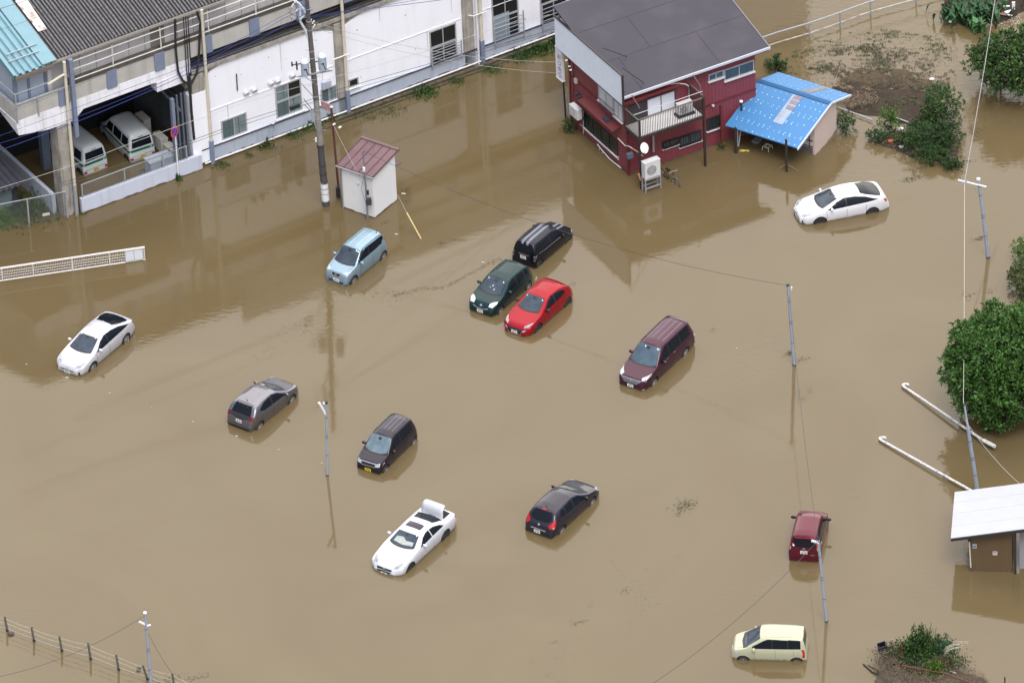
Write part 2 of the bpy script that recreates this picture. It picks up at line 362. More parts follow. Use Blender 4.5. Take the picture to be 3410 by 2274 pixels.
# pale blue ribbed roof of the lean-to at the end
m = MB(); prof = []
aa = -2.5
while aa < -.95: prof += [(aa, 0), (aa+.13, .0), (aa+.19, .13), (aa+.30, .13), (aa+.36, 0)]; aa += .37
rows = [(-.25, 0), (4, 0), (9, 0)]
for (pa, pz) in prof:
    for b, _ in rows: m.v.append(tuple(P_(pa, b, 9.05+SL*(b+.25)+pz)))
for i in range(len(prof)-1):
    for j in range(2): m.f.append((i*3+j, (i+1)*3+j, (i+1)*3+j+1, i*3+j+1)); m.m.append(0)
zz = lambda b: 9.05+SL*(b+.25)
m.quad(P_(-1.0, -.25, zz(-.25)+.15), P_(-.22, -.25, zz(-.25)+.15), P_(-.22, 9, zz(9)+.15), P_(-1.0, 9, zz(9)+.15))
m.quad(P_(-2.62, -.25, zz(-.25)+.1), P_(-2.45, -.25, zz(-.25)+.1), P_(-2.45, 9, zz(9)+.1), P_(-2.62, 9, zz(9)+.1))
m.quad(P_(-2.62, -.25, zz(-.25)-.2), P_(-2.62, -.25, zz(-.25)+.1), P_(-2.62, 9, zz(9)+.1), P_(-2.62, 9, zz(9)-.2))
m.build('roof', mat('pale_blue_sheet', (.17, .32, .37), .35, var=.08, scale=2), rb)
m = MB()
for b in (.55, 1.0): m.box(P_(-1.75+b*.3, b, zz(b)+.2), 1.7, .05, .05, Q.A, Q.B)
m.build('roof_bracket', M_galv, rb)
MB().fbox(Q, -2.55, -.42, -.28, -.12, 8.78, 8.98).build('gutter', M_brown, rb)
# the glazed room under it
MB().fbox(Q, -2.35, -.2, .5, 9, 6.6, 9.0).build('wall', mat('pale_blue_wall', (.42, .48, .58), .6, var=.12), rb)
m = MB()
for x in (-1.55, -.62): m.fbox(Q, x, x+.1, .44, .5, 7.0, 8.9)
m.fbox(Q, -2.37, -2.15, .40, .5, 6.5, 8.95); m.build('window_mullion', M_blue, rb)
m = MB().fbox(Q, -2.33, -1.6, .46, .5, 7.1, 8.5).fbox(Q, -1.42, -.68, .46, .5, 7.1, 8.5)
m.build('window', mat('pale_window', (.38, .45, .55), .15), rb)
MB().fbox(Q, -.5, -.3, .3, .5, 6.6, 8.9).build('door', mat('white_door', (.6, .6, .6), .5), rb)
# downpipes
def pipe(pts, r, mt, nm='downpipe'): MB().tube(pts, r, 10).build(nm, mt, rb, smooth=True)
def vp(x1, y1, x0, y0, b, r, mt, zlow=None):
    a1, z1 = Q.pb(x1, y1, b); a0, z0 = Q.pb(x0, y0, b); am = (a0+a1)/2
    pipe([P_(am, b, z0), P_(am, b, z1)], r, mt); return am, z0, z1
am = Q.pb(*c4(800, 500), -.2)[0]
pipe([P_(am, -.2, 1.7), P_(am, -.2, 8.9)], .085, M_cream); pipe([P_(am, -.2, -.5), P_(am, -.2, 1.75)], .10, M_galv)
pipe([P_(am, -.2, 8.2), P_(am-.3, -.2, 8.15), P_(am-1.0, -.2, 7.95)], .07, M_cream)
MB().fbox(Q, am+.22, am+.42, -.35, -.15, 4.5, 8.95).build('steel_stanchion', M_blue, rb)
for (xx, yy) in (c2(295, 900), c2(1840, 600), c3(1350, 300)):
    am = Q.pb(xx, yy, -.15)[0]; pipe([P_(am, -.15, 1.3), P_(am, -.15, 9.0)], .085, M_cream)
    MB().fbox(Q, am-.1, am+.1, -.25, -.06, -.4, 1.35).build('pipe_sleeve', M_blue, rb)
am = Q.pb(*c3(1310, 300), -.15)[0]; pipe([P_(am, -.12, 0), P_(am, -.12, 7)], .06, mat('white_pipe', (.75, .75, .75), .4))
# black cable bundle hanging at the end of the infill
m = MB()
def bp(x, y, b=-.12): a_, z_ = Q.pb(*c1(x, y), b); return P_(a_, b, z_)
m.tube([bp(1955, 215), bp(1965, 560), bp(1990, 800), bp(2040, 900), bp(2120, 960)], .06, 8)
m.tube([bp(2200, 130), bp(2240, 250), bp(2225, 600), bp(2200, 820), bp(2130, 950)], .06, 8)
m.tube([bp(2120, 950), bp(2140, 1250), bp(2170, 1560)], .07, 8)
for k in (0, 25, 50): m.tube([bp(2050+k, 190), bp(2085+k, 780), bp(2110, 960)], .03, 6)
m.build('cable_bundle', M_black, rb, smooth=True)
m = MB()
for k, aa in enumerate((6.35, 6.6, 6.8)): m.tube([P_(aa, -.02, 0), P_(aa, -.02, 4.6)], .055, 8)
m.build('conduit', mat('dark_blue_conduit', (.10, .12, .16), .5), rb, smooth=True)
MB().fbox(Q, 6.05, 6.22, .0, .2, 0, 4.4).build('steel_stanchion', M_blue, rb)
# plinth with pipes
MB().fbox(Q, 7.3, XR, -.06, .1, -.5, .86).build('plinth', M_plinth, rb)
m = MB().tube([P_(7.5, -.09, .92), P_(XR, -.09, .92)], .035, 6); m.build('cable_run', M_black, rb)
m = MB().tube([P_(7.6, -.16, .16), P_(XR, -.16, .16)], .045, 8); m.build('service_pipe', mat('white_pipe', (.75, .75, .75), .4), rb, smooth=True)
m = MB(); random.seed(4)
x = 15.0
while x < 33:
    l = random.uniform(.6, 1.1); m.tube([P_(x, -.42, .07), P_(x+l-.03, -.42, .07)], .095, 10); x += l
m.tube([P_(13.8, -.75, .05), P_(34, -.75, .05)], .03, 6)
m.build('drain_pipe', mat('mossy_concrete', (.10, .085, .065), .9, var=.6, scale=4), rb, smooth=True)
# seam line of the facade
for (a0, a1) in ((8.0, 15.4), (16.2, 22.9), (23.7, 31)):
    MB().fbox(Q, a0, a1, .065, .1, 2.90, 2.935).build('drip_edge', M_slab, rb)
# small fixings and marks on the facade
random.seed(77); m = MB()
for k in range(46):
    a_ = random.uniform(8.1, 30); z_ = random.uniform(1.1, 4.9)
    if any(abs(a_-q) < .6 for q in (15.8, 23.3)): continue
    s_ = random.choice((.02, .03, .03, .05)); m.fbox(Q, a_, a_+s_, .085, .1, z_, z_+s_*random.uniform(.8, 1.6))
m.build('wall_fixing', mat('fixing_grey', (.30, .29, .28), .7), rb)
m = MB()
for a_, z_, h_ in ((9.2, 2.86, .9), (12.4, 5.3, 1.6), (14.7, 2.86, 1.1), (18.2, 5.3, .9), (20.9, 2.86, 1.2), (22.4, 5.3, 1.9), (26.1, 5.3, 1.3), (27.8, 2.86, .8)):
    m.quad(P_(a_, .094, z_), P_(a_+.07, .094, z_), P_(a_+.045, .094, z_-h_), P_(a_+.02, .094, z_-h_))
m.build('rain_streak', mat('rain_streak', (.58, .585, .60), .8), rb)
MB().fbox(Q, -9, -2.65, 2.6, 9, 4.2, 4.5).build('light_block_roof', M_dark, rb); MB().fbox(Q, -9, 0, 6.2, 6.5, -.5, 4.2).build('light_block_wall', M_dark, rb)  # added, mostly out of view, to shut side light out of the undercroft
# windows
def window(pts, rows=1, glass=M_glass, mull=1, railing=False, name='window', b=.1):
    a0, a1, z0, z1 = rect4(Q, b, pts)
    fr = MB(); t = .07; bb = b-.05
    fr.fbox(Q, a0, a1, bb, b-.001, z0, z0+t).fbox(Q, a0, a1, bb, b-.001, z1-t, z1)
    fr.fbox(Q, a0, a0+t, bb+.002, b, z0+t, z1-t).fbox(Q, a1-t, a1, bb+.002, b, z0+t, z1-t)
    for k in range(mull):
        x = a0+(a1-a0)*(k+1)/(mull+1); fr.fbox(Q, x-.025, x+.025, bb+.004, b, z0+t, z1-t)
    if rows == 2: fr.fbox(Q, a0+t, a1-t, bb-.01, b, (z0+z1)/2-.05, (z0+z1)/2+.05)
    wo_ = fr.build('window', M_alu, rb)
    npn = mull+1
    for k in range(npn):
        for r_ in range(rows):
            u0 = a0+t-.02+(a1-a0-2*t+.04)*k/npn; u1 = a0+t-.02+(a1-a0-2*t+.04)*(k+1)/npn; v0 = z0+t-.02+(z1-z0-2*t+.04)*r_/rows; v1 = z0+t-.02+(z1-z0-2*t+.04)*(r_+1)/rows
            g_ = glass
            if glass is M_glass and (k+r_) % 2: g_ = mat('curtained_glass', (.19, .25, .265), .12, var=.25, scale=2.5, spec=.4)
            if glass is M_glass and rows == 2 and k == 1 and r_ == 1: g_ = M_gdark
            MB().fbox(Q, u0, u1-.001, b-.02, b+.02, v0, v1-.001).build('pane', g_, wo_)
            if glass is M_glass and g_ is not M_gdark:
                x_ = u0+(u1-u0)*(.62 if k == 0 else .4); MB().fbox(Q, x_-.02, x_+.02, b-.024, b-.0205, v0, v1).build('curtain_edge', mat('curtain_shadow', (.05, .08, .085), .3), wo_)
    MB().fbox(Q, a0-.08, a1+.08, b-.14, b-.051, z0-.07, z0-.002).build('sill', M_slab, wo_)
    if railing:
        m = MB()
        for k in range(6): m.tube([P_(a0-.02, b-.28, z0+.1+k*(z1-z0)*.5/6), P_(a1+.12, b-.28, z0+.1+k*(z1-z0)*.5/6)], .02, 6)
        for x in (a0-.04, a1+.12): m.box(P_(x, b-.28, z0+(z1-z0)*.25), .05, .05, (z1-z0)*.56, Q.A, Q.B); m.box(P_(x, b-.16, z0+.1), .04, .24, .04, Q.A, Q.B)
        m.build('window_guard', M_galv, wo_)
window([c2(455, 1350), c2(740, 1255), c2(745, 1485), c2(462, 1560)])
window([c2(1055, 965), c2(1345, 875), c2(1360, 1220), c2(1075, 1340)], rows=2, mull=1)
window([c2(1565, 1000), c2(1750, 945), c2(1755, 1105), c2(1572, 1165)])
window([c2(1875, 890), c2(1990, 860), c2(1990, 955), c2(1885, 985)], glass=M_gdark, mull=0)
window([c3(770, 350), c3(1065, 255), c3(1080, 620), c3(780, 740)], rows=2, glass=M_gdark, railing=True)
window([c3(1460, -60), c3(1755, -155), c3(1775, 400), c3(1480, 500)], rows=2, glass=M_gdark, railing=True)
window([c3(1995, -210), c3(2290, -300), c3(2310, 220), c3(2015, 320)], rows=2, glass=M_gdark, railing=True)
a0, a1, z0, z1 = rect4(Q, .1, [c3(1480, 190), c3(1660, 120), c3(1670, 430), c3(1490, 490)])
MB().fbox(Q, a0, a1, .072, .078, z0, z1).build('curtain', mat('pale_curtain', (.25, .32, .37), .8), rb)
a0, a1, z0, z1 = rect4(Q, .1, [c2(1570, 915), c2(1665, 890), c2(1670, 960), c2(1578, 990)])
MB().fbox(Q, a0, a1, -.1, .1, z0, z1).build('vent_box', M_plinth, rb)
for x, y in ((1010, 930), (1085, 905), (735, 1035), (822, 1003), (1250, 845)):
    a_, z_ = Q.pb(*c2(x, y), .1); m = MB(); n = 10
    m.tube([P_(a_, .1, z_), P_(a_, .0, z_+.0), P_(a_, -.06, z_-.03)], .19, 12, .13); m.build('vent_hood', mat('pale_grey_hood', (.55, .56, .58), .4), rb, smooth=True)
for pts in ([c2(1705, 670), c2(1725, 665), c2(1885, 605), c2(1895, 640)], [c3(1210, 175), c3(1265, 185), c3(1425, 125), c3(1400, 100)], [c2(1000, 1375), c2(1045, 1388), c2(1050, 1560)]):
    pipe([P_(Q.pb(*p, -.27)[0], -.27, Q.pb(*p, -.27)[1]) for p in pts], .035, mat('white_pipe', (.75, .75, .75), .4), 'service_pipe')
pts = [c2(630, 830), c2(640, 1015)]
pipe([P_(Q.pb(*p, .05)[0], .05, Q.pb(*p, .05)[1]) for p in pts], .03, M_black, 'wall_pipe')
# ---- low white wall in front of the open bay, with mesh fence on top
W0 = Q.pb(265, 690); 
wl = empty('boundary_wall', Q.P(3.6, -.3, 0), 'low white wall with wire mesh fence in front of the two parked vans', 'wall')
MB().fbox(Q, .45, 7.35, -.32, -.12, -.6, .86).build('wall', mat('pale_lilac_render', (.56, .60, .70), .8, var=.07, scale=1, streak=(3, .2, '8d9097')), wl)
def mesh_fence(F, a0, a1, b, z0, z1, parent, pitch=.07, r=.005, posts=(), diag=True, mt=None):
    m = MB(); h = z1-z0; n = int((a1-a0+h)/pitch)
    for k in range(n+1):
        for s in (1, -1):
            x0 = a0-h+k*pitch if s > 0 else a0+k*pitch; x1 = x0+s*h
            t0, t1 = 0.0, 1.0
            if x1 != x0:
                ta = (a0-x0)/(x1-x0); tb = (a1-x0)/(x1-x0); lo, hi = min(ta, tb), max(ta, tb); t0 = max(0, lo); t1 = min(1, hi)
            if t1 <= t0: continue
            m.tube([F.P(x0+(x1-x0)*t0, b+.004*s, z0+h*t0), F.P(x0+(x1-x0)*t1, b+.004*s, z0+h*t1)], r, 3, cap=False)
    m.build('wire_mesh', mt or mat('mesh_wire', (.24, .26, .26), .5, metal=.3), parent)
    m = MB().tube([F.P(a0, b, z1), F.P(a1, b, z1)], .028, 8).tube([F.P(a0, b, z0+.03), F.P(a1, b, z0+.03)], .016, 6)
    m.build('top_rail', M_galv, parent)
    for x in posts: MB().box(F.P(x, b, (z0+z1)/2), .07, .07, z1-z0, F.A, F.B).build('fence_post', M_galv, parent)
mesh_fence(Q, .55, 6.6, -.22, .86, 1.62, wl, posts=(.58, 3.0, 5.2, 6.56), pitch=.13)
# ---- chain link fence further left
CF = Frame(G(245, 722), R(30.9)); e = G(0, 770); d = e-CF.O; CF = Frame(e, math.atan2(-d.y, -d.x)); LCF = d.length
cf = empty('chainlink_fence', CF.P(LCF/2, 0, 0), 'grey chain link fence at the water edge in front of the small dark shed', 'fence')
mesh_fence(CF, -2.5, LCF-.3, 0, -.1, 1.55, cf, posts=(LCF-.3, LCF-2.25, LCF-4.4), pitch=.14, r=.0045)
nb = empty('notice_board', CF.P(LCF-1.2, .2, .1), 'small white notice tied low on the chain link fence', 'sign')
p = CF.pb(153, 713); MB().box(CF.P(p[0], -.03, p[1]), .36, .02, .15, CF.A, CF.B).build('panel', mat('cream_notice', (.62, .58, .5), .7, var=.3, scale=25), nb)
# ---- low garden wall running back from the corner column
gw = MB(); a_, b_ = Q.pz(215, 715); gw.fbox(Q, -.75, -.55, .5, 6.5, -.6, 1.15); o = gw.build('garden_wall', M_plinth); tag(o, 'low blue-grey wall running back between the dark shed and the column', 'wall')
# ---- small dark shed behind it
S0 = Frame(G(25, 640), R(30.9)); sx = empty('garden_shed', S0.P(-1, .5, 0), 'small dark shed with grey corrugated roof behind the chain link fence', 'shed')
sw = Frame(Q.P(-1.65, 1.75, 0), R(30.9))
MB().fbox(sw, -5, -.35, 0, 3.5, -.5, 1.65).build('wall', mat('dark_timber', (.03, .032, .035), .7), sx)
m = MB(); N = 46
for i in range(N*2+1):
    aa = -5+i*.055
    for b in (-.35, 4): m.v.append(tuple(sw.P(aa, b, 1.75+.12*b+.04*math.sin(i*math.pi/3))))
for i in range(N*2): m.f.append((i*2, i*2+2, i*2+3, i*2+1)); m.m.append(0)
m.build('roof', mat('slate_corrugated', (.055, .055, .075), .5, var=.2), sx, smooth=True)
for x in (-2.3, -1.45):
    MB().fbox(sw, x, x+.78, -.03, 0, .5, 1.45).build('window', mat('dusty_window', (.12, .16, .17), .2), sx)
# ---- no-parking sign
bs = G(595, 600); ns = empty('road_sign', bs, 'round blue and red no parking sign on a white post by the low white wall', 'road sign')
zt = HT(bs, 455); MB().tube([bs-Vector((0, 0, 1)), bs+Vector((0, 0, zt+.1))], .033, 10).build('post', mat('white_post', (.8, .8, .8), .4), ns, smooth=True)
zc = HT(bs, 437); cc = bs+Vector((-.03, -.06, zc)); fd = Vector((.62, -.78, 0)).normalized(); sdv = fd.cross(Vector((0, 0, 1))).normalized()
def disc(m, c, n, r, th, seg=24, up=Vector((0, 0, 1))):
    u = n.cross(up).normalized(); v = u.cross(n); m.prism([c+u*(r*math.cos(t))+v*(r*math.sin(t)) for t in [2*math.pi*k/seg for k in range(seg)]], n*th); return m
fd = Vector((.80, -.60, .05)).normalized()
pl = disc(MB(), cc, fd, .30, .02).build('sign_plate', mat('sign_red', (.62, .07, .05), .4), ns); fixnormals(pl)
o = disc(MB(), cc+fd*.02, fd, .215, .006).build('blue_face', mat('sign_blue', (.02, .05, .42), .4), pl); fixnormals(o)
u = fd.cross(Vector((0, 0, 1))).normalized(); v = u.cross(fd)
dg = (u*-.7+v*.7).normalized(); o = MB().box(cc+fd*.03, .46, .055, .006, dg, dg.cross(fd), fd).build('red_bar', mat('sign_red', (.62, .07, .05), .4), pl)
# ---- outdoor units under the building
M_ac = mat('beige_metal', (.55, .54, .50), .5, var=.06)
def ac_unit(c, F, sx, sy, sz, label, fan=True, name='air_conditioner', mt=None, grp=None, fr=.38, fx=-.14):
    """c = base centre; front faces -F.B"""
    mt = mt or M_ac
    r = empty(name, c, label, 'air conditioner', grp)
    p = Vector(c); MB().box(p+Vector((0, 0, sz/2)), sx, sy, sz, F.A, F.B).build('casing', mt, r)
    MB().box(p+Vector((0, 0, sz+.012)), sx+.03, sy+.03, .024, F.A, F.B).build('lid', mt, r)
    if fan:
        q = p-F.B*(sy/2)+F.A*(sx*fx)+Vector((0, 0, sz*.48)); rr = sz*fr
        o = disc(MB(), q, -F.B, rr, .012).build('fan_opening', mat('fan_dark', (.06, .06, .065), .6), r); fixnormals(o)
        m = MB()
        for k in range(-4, 5):
            h = rr*k/4.6; l = 2*math.sqrt(max(.001, rr*rr-h*h)); m.box(q-F.B*.022+Vector((0, 0, h)), l, .01, .016, F.A, F.B)
        for k in range(4):
            t = math.pi*k/4; m.box(q-F.B*.026, rr*2, .006, .006, F.A*math.cos(t)+Vector((0, 0, 1))*math.sin(t), F.B, Vector((0, 0, 1))*math.cos(t)-F.A*math.sin(t))
        m.build('grille', mt, r)
    return r
for k, (x, y, z) in enumerate(((6.55, 2.4, .75), (6.55, 1.35, .65), (6.5, 4.0, 1.1))):
    Fq = Frame((0, 0), R(30.9-90))
    ac_unit(Q.P(x, y, .12), Fq, .85, .4, z, ('taller grey unit in the middle of the row beside the vans', 'grey unit just behind the no parking sign disc', 'farthest dark unit in the shade under the building')[k], fan=False, grp='outdoor units under the railway building')
    MB().box(Q.P(x, y, .05), .1, .8, .14, Q.A, Q.B).build('bracket', M_dark, bpy.data.objects['air_conditioner'+('' if k == 0 else '.%03d' % k)])
cb = empty('switch_cabinet', Q.P(5.5, .55, 0), 'pale blue-grey metal cabinet behind the fence left of the cables', 'cabinet')
MB().fbox(Q, 4.75, 6.0, .25, .85, -.3, 1.0).build('casing', M_plinth, cb); MB().fbox(Q, 4.7, 6.05, .2, .9, 1.0, 1.05).build('lid', M_plinth, cb)
m = MB().fbox(Q, 5.36, 5.39, .235, .25, 0, 1.0); m.build('door_joint', M_dark, cb)
# blue tarpaulin behind the fence
tp = MB(); random.seed(8)
c0 = Q.P(4.3, .15, 0)
pts = [[None]*7 for _ in range(5)]
for i in range(5):
    for j in range(7):
        pts[i][j] = c0+Q.A*(j*.22-.6)+Q.B*(i*.14)+Vector((0, 0, .05+.75*math.exp(-((j-3)**2)/4-((i-2)**2)/3)*.6+random.uniform(0, .07)))
for i in range(4):
    for j in range(6): tp.quad(pts[i][j], pts[i][j+1], pts[i+1][j+1], pts[i+1][j])
o = tp.build('tarpaulin', mat('blue_tarp', (.02, .09, .45), .4)); tag(o, 'crumpled bright blue tarpaulin behind the mesh fence on the low white wall', 'tarpaulin')
# ------------------------------------------------------------------ big utility pole
pb0 = G(1086, 684); ztop = 13.6
up_ = empty('utility_pole', pb0, 'tall dark concrete utility pole with two transformers and a white band near the water', 'utility pole')
lean = Vector((-.026, 0, 0))
def pp(z, dx=0, dy=0): return pb0+lean*z+Vector((dx, dy, z))
rad = lambda z: .185-.0065*z
M_pole = mat('pole_concrete', (.12, .11, .10), .8, var=.25, scale=3, streak=(6, .4, '3a3530'))
M_pole2 = mat('pole_concrete_light', (.26, .25, .23), .8, var=.25, scale=3)
MB().tube([pp(-1), pp(3.6)], .19, 20, rad(3.6)).build('pole', mat('pole_lower_sleeve', (.075, .072, .07), .7, var=.3, scale=4), up_, smooth=True)
MB().tube([pp(3.6), pp(6.2)], rad(3.6), 20, rad(6.2)).build('pole', M_pole2, up_, smooth=True)
MB().tube([pp(6.2), pp(ztop)], rad(6.2), 20, rad(ztop)).build('pole', M_pole, up_, smooth=True)
MB().tube([pp(.28), pp(1.36)], .193, 20, .189).build('reflective_band', mat('white_wrap', (.74, .76, .78), .5, var=.08), up_, smooth=True)
m = MB()
for z in (.30, .72, 1.02, 1.34, 1.9, 2.4, 3.5): m.tube([pp(z), pp(z+.02)], .2, 18)
m.build('strap', M_dark, up_)
m = MB()
for k in range(14):
    z = 3.9+k*.52; s = 1 if k % 2 else -1; m.tube([pp(z), pp(z, s*.34, -.05)], .012, 6)
for z in (5.1, 5.6, 6.4, 7.4, 8.6, 9.0, 10.2, 10.7, 11.4, 12.1): m.tube([pp(z), pp(z+.035)], rad(z)+.02, 16)
m.build('step_bolt', M_galv, up_)
PA = Vector((math.cos(R(14)), math.sin(R(14)), 0)); PB_ = Vector((-PA.y, PA.x, 0))
def cb_(px, py, dy=0.0):      # point in the vertical plane through the pole, square to the view
    d = ray(px, py); n = Vector((0, 1, 0)); t = (pb0+Vector((0, dy, 0))-CAM).dot(n)/d.dot(n); return CAM+d*t
def trf(px, py):
    c = cb_(px, py, -.15); tr = MB().tube([c-Vector((0, 0, .38)), c+Vector((0, 0, .36))], .205, 22).build('transformer', mat('transformer_blue', (.36, .43, .52), .45, var=.08), up_, smooth=True)
    MB().tube([c+Vector((0, 0, .36)), c+Vector((0, 0, .43)), c+Vector((0, 0, .46))], .225, 22, .16).build('lid', mat('transformer_lid', (.55, .62, .64), .4), tr, smooth=True)
    m = MB()
    for x, y in ((-.1, .08), (.1, .1)): m.tube([c+Vector((x, y, .4)), c+Vector((x*1.4, y, .6))], .03, 8)
    m.build('bushing', mat('porcelain', (.7, .7, .68), .3), tr, smooth=True)
    m = MB().box(c+Vector((.02, -.21, .05)), .14, .05, .05); m.tube([c+Vector((.05, -.2, .0)), c+Vector((.15, -.25, -.25)), c+Vector((.35, -.1, -.42))], .016, 6)
    m.build('terminal', M_black, tr)
trf(1016, 228); trf(1073.5, 209)
e0 = cb_(*c2(1300, 845)); e1 = cb_(*c2(1700, 770)); dv = (e1-e0).normalized()
MB().box((e0+e1)/2-Vector((0, .14, 0)), (e1-e0).length, .08, .08, dv, Vector((-dv.y, dv.x, 0)).normalized(), dv.cross(Vector((-dv.y, dv.x, 0)).normalized())).build('crossarm', M_galv, up_)
m = MB()
m.tube([cb_(*c2(1385, 855), -.1), cb_(*c2(1530, 950), -.1)], .022, 6)
m.tube([cb_(*c2(1345, 925), -.1), cb_(*c2(1495, 1090), -.1)], .025, 6).tube([cb_(*c2(1380, 1105), -.1), cb_(*c2(1520, 1285), -.1)], .03, 6)
m.tube([cb_(*c2(1380, 1165), -.1), cb_(*c2(1520, 1300), -.1)], .03, 6).tube([cb_(*c2(1455, 1250), -.1), cb_(*c2(1525, 1450), -.1)], .025, 6)
m.build('brace', M_galv, up_)
e0 = cb_(*c2(1240, 730)); e1 = cb_(*c2(1540, 690))
m = MB().tube([e0, e1], .03, 8)
for x, y in ((1250, 720), (1300, 715), (1305, 760)): q = cb_(*c2(x, y)); m.tube([q-Vector((0, 0, .12)), q+Vector((0, 0, .12))], .04, 8)
m.build('insulator_arm', M_black, up_)
m = MB().tube([cb_(*c2(1200, -30)), cb_(*c2(1330, 40)), cb_(*c2(1410, 150))], .06, 10).tube([cb_(*c2(1340, 60)), cb_(*c2(1340, 240)), cb_(*c2(1400, 340)), cb_(*c2(1440, 460)), cb_(*c2(1450, 560))], .07, 10, .045)
m.build('cable_guard', mat('pale_blue_pipe', (.55, .62, .68), .35), up_, smooth=True)
m = MB()
for x, y in ((1260, 60), (1310, 110), (1290, 20), (1360, 200), (1380, 180), (1490, 250), (1500, 290), (1460, 235)):
    q = cb_(*c2(x, y), random.uniform(-.2, .1)); m.tube([q-Vector((.05, 0, .08)), q+Vector((.04, 0, .08))], .045, 8, .03)
m.build('insulator', mat('porcelain', (.7, .7, .68), .3), up_, smooth=True)
m = MB(); random.seed(12)
for k in range(9):
    q = cb_(*c2(1230+random.uniform(0, 200), random.uniform(0, 240))); m.tube([q, q+Vector((random.uniform(-.3, .3), 0, random.uniform(-.35, .1))), q+Vector((random.uniform(-.1, .5), -.05, random.uniform(-.5, -.2)))], .012, 5)
m.build('jumper_wire', M_black, up_)
# white box light beside pole base reach
q = cb_(*c9(850, 455)); m = MB().box(q, .10, .1, .2); m.build('lamp', mat('white_plastic', (.8, .8, .8), .4), up_)
# ------------------------------------------------------------------ overhead cables
def wire(pts3, r, mt, label, grp=None, name='overhead_cable'):
    o = MB().tube(pts3, r, 5, cap=False).build(name, mt); tag(o, label, 'cable', grp); return o
M_bcab = mat('blue_cable', (.022, .038, .20), .6, spec=.2); M_wcab = mat('grey_cable', (.42, .42, .40), .5); M_dcab = mat('dark_cable', (.05, .05, .055), .5)
QB = Frame((pb0.x, pb0.y), R(30.9))
def W(pts, b=0.0): return [QB.P(*(lambda q: (q[0], b, q[1]))(QB.pb(x, y, b))) for x, y in pts]
def smoothpts(p, n=5):
    out = []
    for i in range(len(p)-1):
        a = p[max(0, i-1)]; b = p[i]; c = p[i+1]; d = p[min(len(p)-1, i+2)]
        for k in range(n):
            t = k/n; out.append(tuple(.5*((2*b[j])+(-a[j]+c[j])*t+(2*a[j]-5*b[j]+4*c[j]-d[j])*t*t+(-a[j]+3*b[j]-3*c[j]+d[j])*t**3) for j in range(len(b))))
    out.append(p[-1]); return out
for pts, r, mt, lb in (
    ([(-40, 516), (200, 428), (392, 350), (640, 240), (833, 146), (960, 80), (1040, 33)], .024, M_bcab, 'lowest long blue cable crossing in front of the white slab edge to the pole'),
    ([(-40, 490), (120, 440), (330, 362), (560, 265), (830, 128), (950, 60), (1035, 25)], .018, M_bcab, 'second blue cable just above the lowest one left of the pole'),
    ([(-40, 467), (240, 365), (480, 275), (700, 185), (930, 60), (1030, 10)], .015, M_bcab, 'thin blue cable highest across the white slab edge left of the pole'),
    ([(1040, 60), (1170, 38), (1400, 10), (1560, -12)], .02, M_bcab, 'upper blue cable leaving the pole to the right along the beam'),
    ([(1042, 55), (1200, 30), (1290, 18), (1420, -5)], .016, M_bcab, 'short blue cable close above another right of the utility pole'),
    ([(-30, 40), (120, -8)], .018, M_dcab, 'dark cable over the corner of the pale blue roof'),
    ([(-30, 111), (120, 60), (330, -15)], .012, M_dcab, 'thin dark cable over the corrugated roof and the blue roof'),
    ([(-30, 345), (160, 283), (420, 170), (640, 85), (860, -10)], .012, M_dcab, 'thin dark cable in front of the handrail left end'),
    ([(-30, 400), (200, 310), (450, 205), (680, 105), (850, 15), (880, -5)], .012, M_dcab, 'thin dark cable crossing the beige parapet'),
    ([(-30, 636), (260, 545), (430, 480), (600, 418), (700, 383), (880, 322), (1050, 275), (1440, 165), (1640, 98), (1830, 50)], .016, M_wcab, 'pale twisted cable running low across the whole white facade'),
    ([(180, 618), (420, 543), (665, 459), (826, 399), (1008, 342), (1121, 301), (1417, 217), (1587, 170), (1858, 95)], .022, M_dcab, 'black cable low across the white facade windows'),
    ([(175, 628), (420, 558), (665, 468), (830, 410), (1008, 352), (1121, 315), (1417, 228), (1587, 180), (1858, 101)], .018, M_dcab, 'black cable just below a twin cable across the facade windows')):
    wire(smoothpts(W(pts)), r*.62, mt, lb, 'cables strung along the railway building')
# splice box on the black cables
q = W([(981, 356)])[0]; o = MB().box(q, .52, .14, .2, QB.A, QB.B).build('splice_box', M_black); tag(o, 'black splice box hanging on the cables in front of the large facade window', 'cable box')
def cable_tail(m, p): pass
# two thin white service wires from the pole to the tall shop sign
sg = G(1886, 408)
pa_ = cb_(*c2(1520, 260)); pb_ = cb_(*c2(1500, 315))
wire(sag(pa_, sg+Vector((0, 0, 3.55)), .55), .010, M_wcab, 'upper pale wire from the utility pole towards the red house', 'service wires from the utility pole')
wire(sag(pb_, sg+Vector((0, 0, 2.9)), .50), .010, M_wcab, 'lower pale wire from the utility pole towards the red house', 'service wires from the utility pole')
# ------------------------------------------------------------------ dark red two-storey house
h5 = crop(1800, 0, 2.45); h6 = crop(2100, 230, 7.465); h7 = crop(2040, 460, 8.71)
H = Frame(G(2094, 584), R(28.3))
M_red = mat('dark_red_siding', (.205, .046, .060), .5, var=.14, scale=.9, streak=(5, .12, '7a4550'), bump=.05)
M_redd = mat('deep_red_trim', (.13, .022, .024), .5, var=.12)
M_dbr = mat('dark_brown_steel', (.035, .028, .026), .5, var=.2)
hs_ = empty('red_house', H.P(3.7, 3, 0), 'dark red two-storey house with brown sloping roof and white corrugated side fascia', 'house')
WL, WD, ZE, SR = 7.42, 5.6, 4.93, .265
o = MB().prism([H.P(0, 0, -1), H.P(0, 0, ZE), H.P(0, WD, ZE+SR*WD), H.P(0, WD, -1)], H.A*WL).build('wall', M_red, hs_); fixnormals(o)
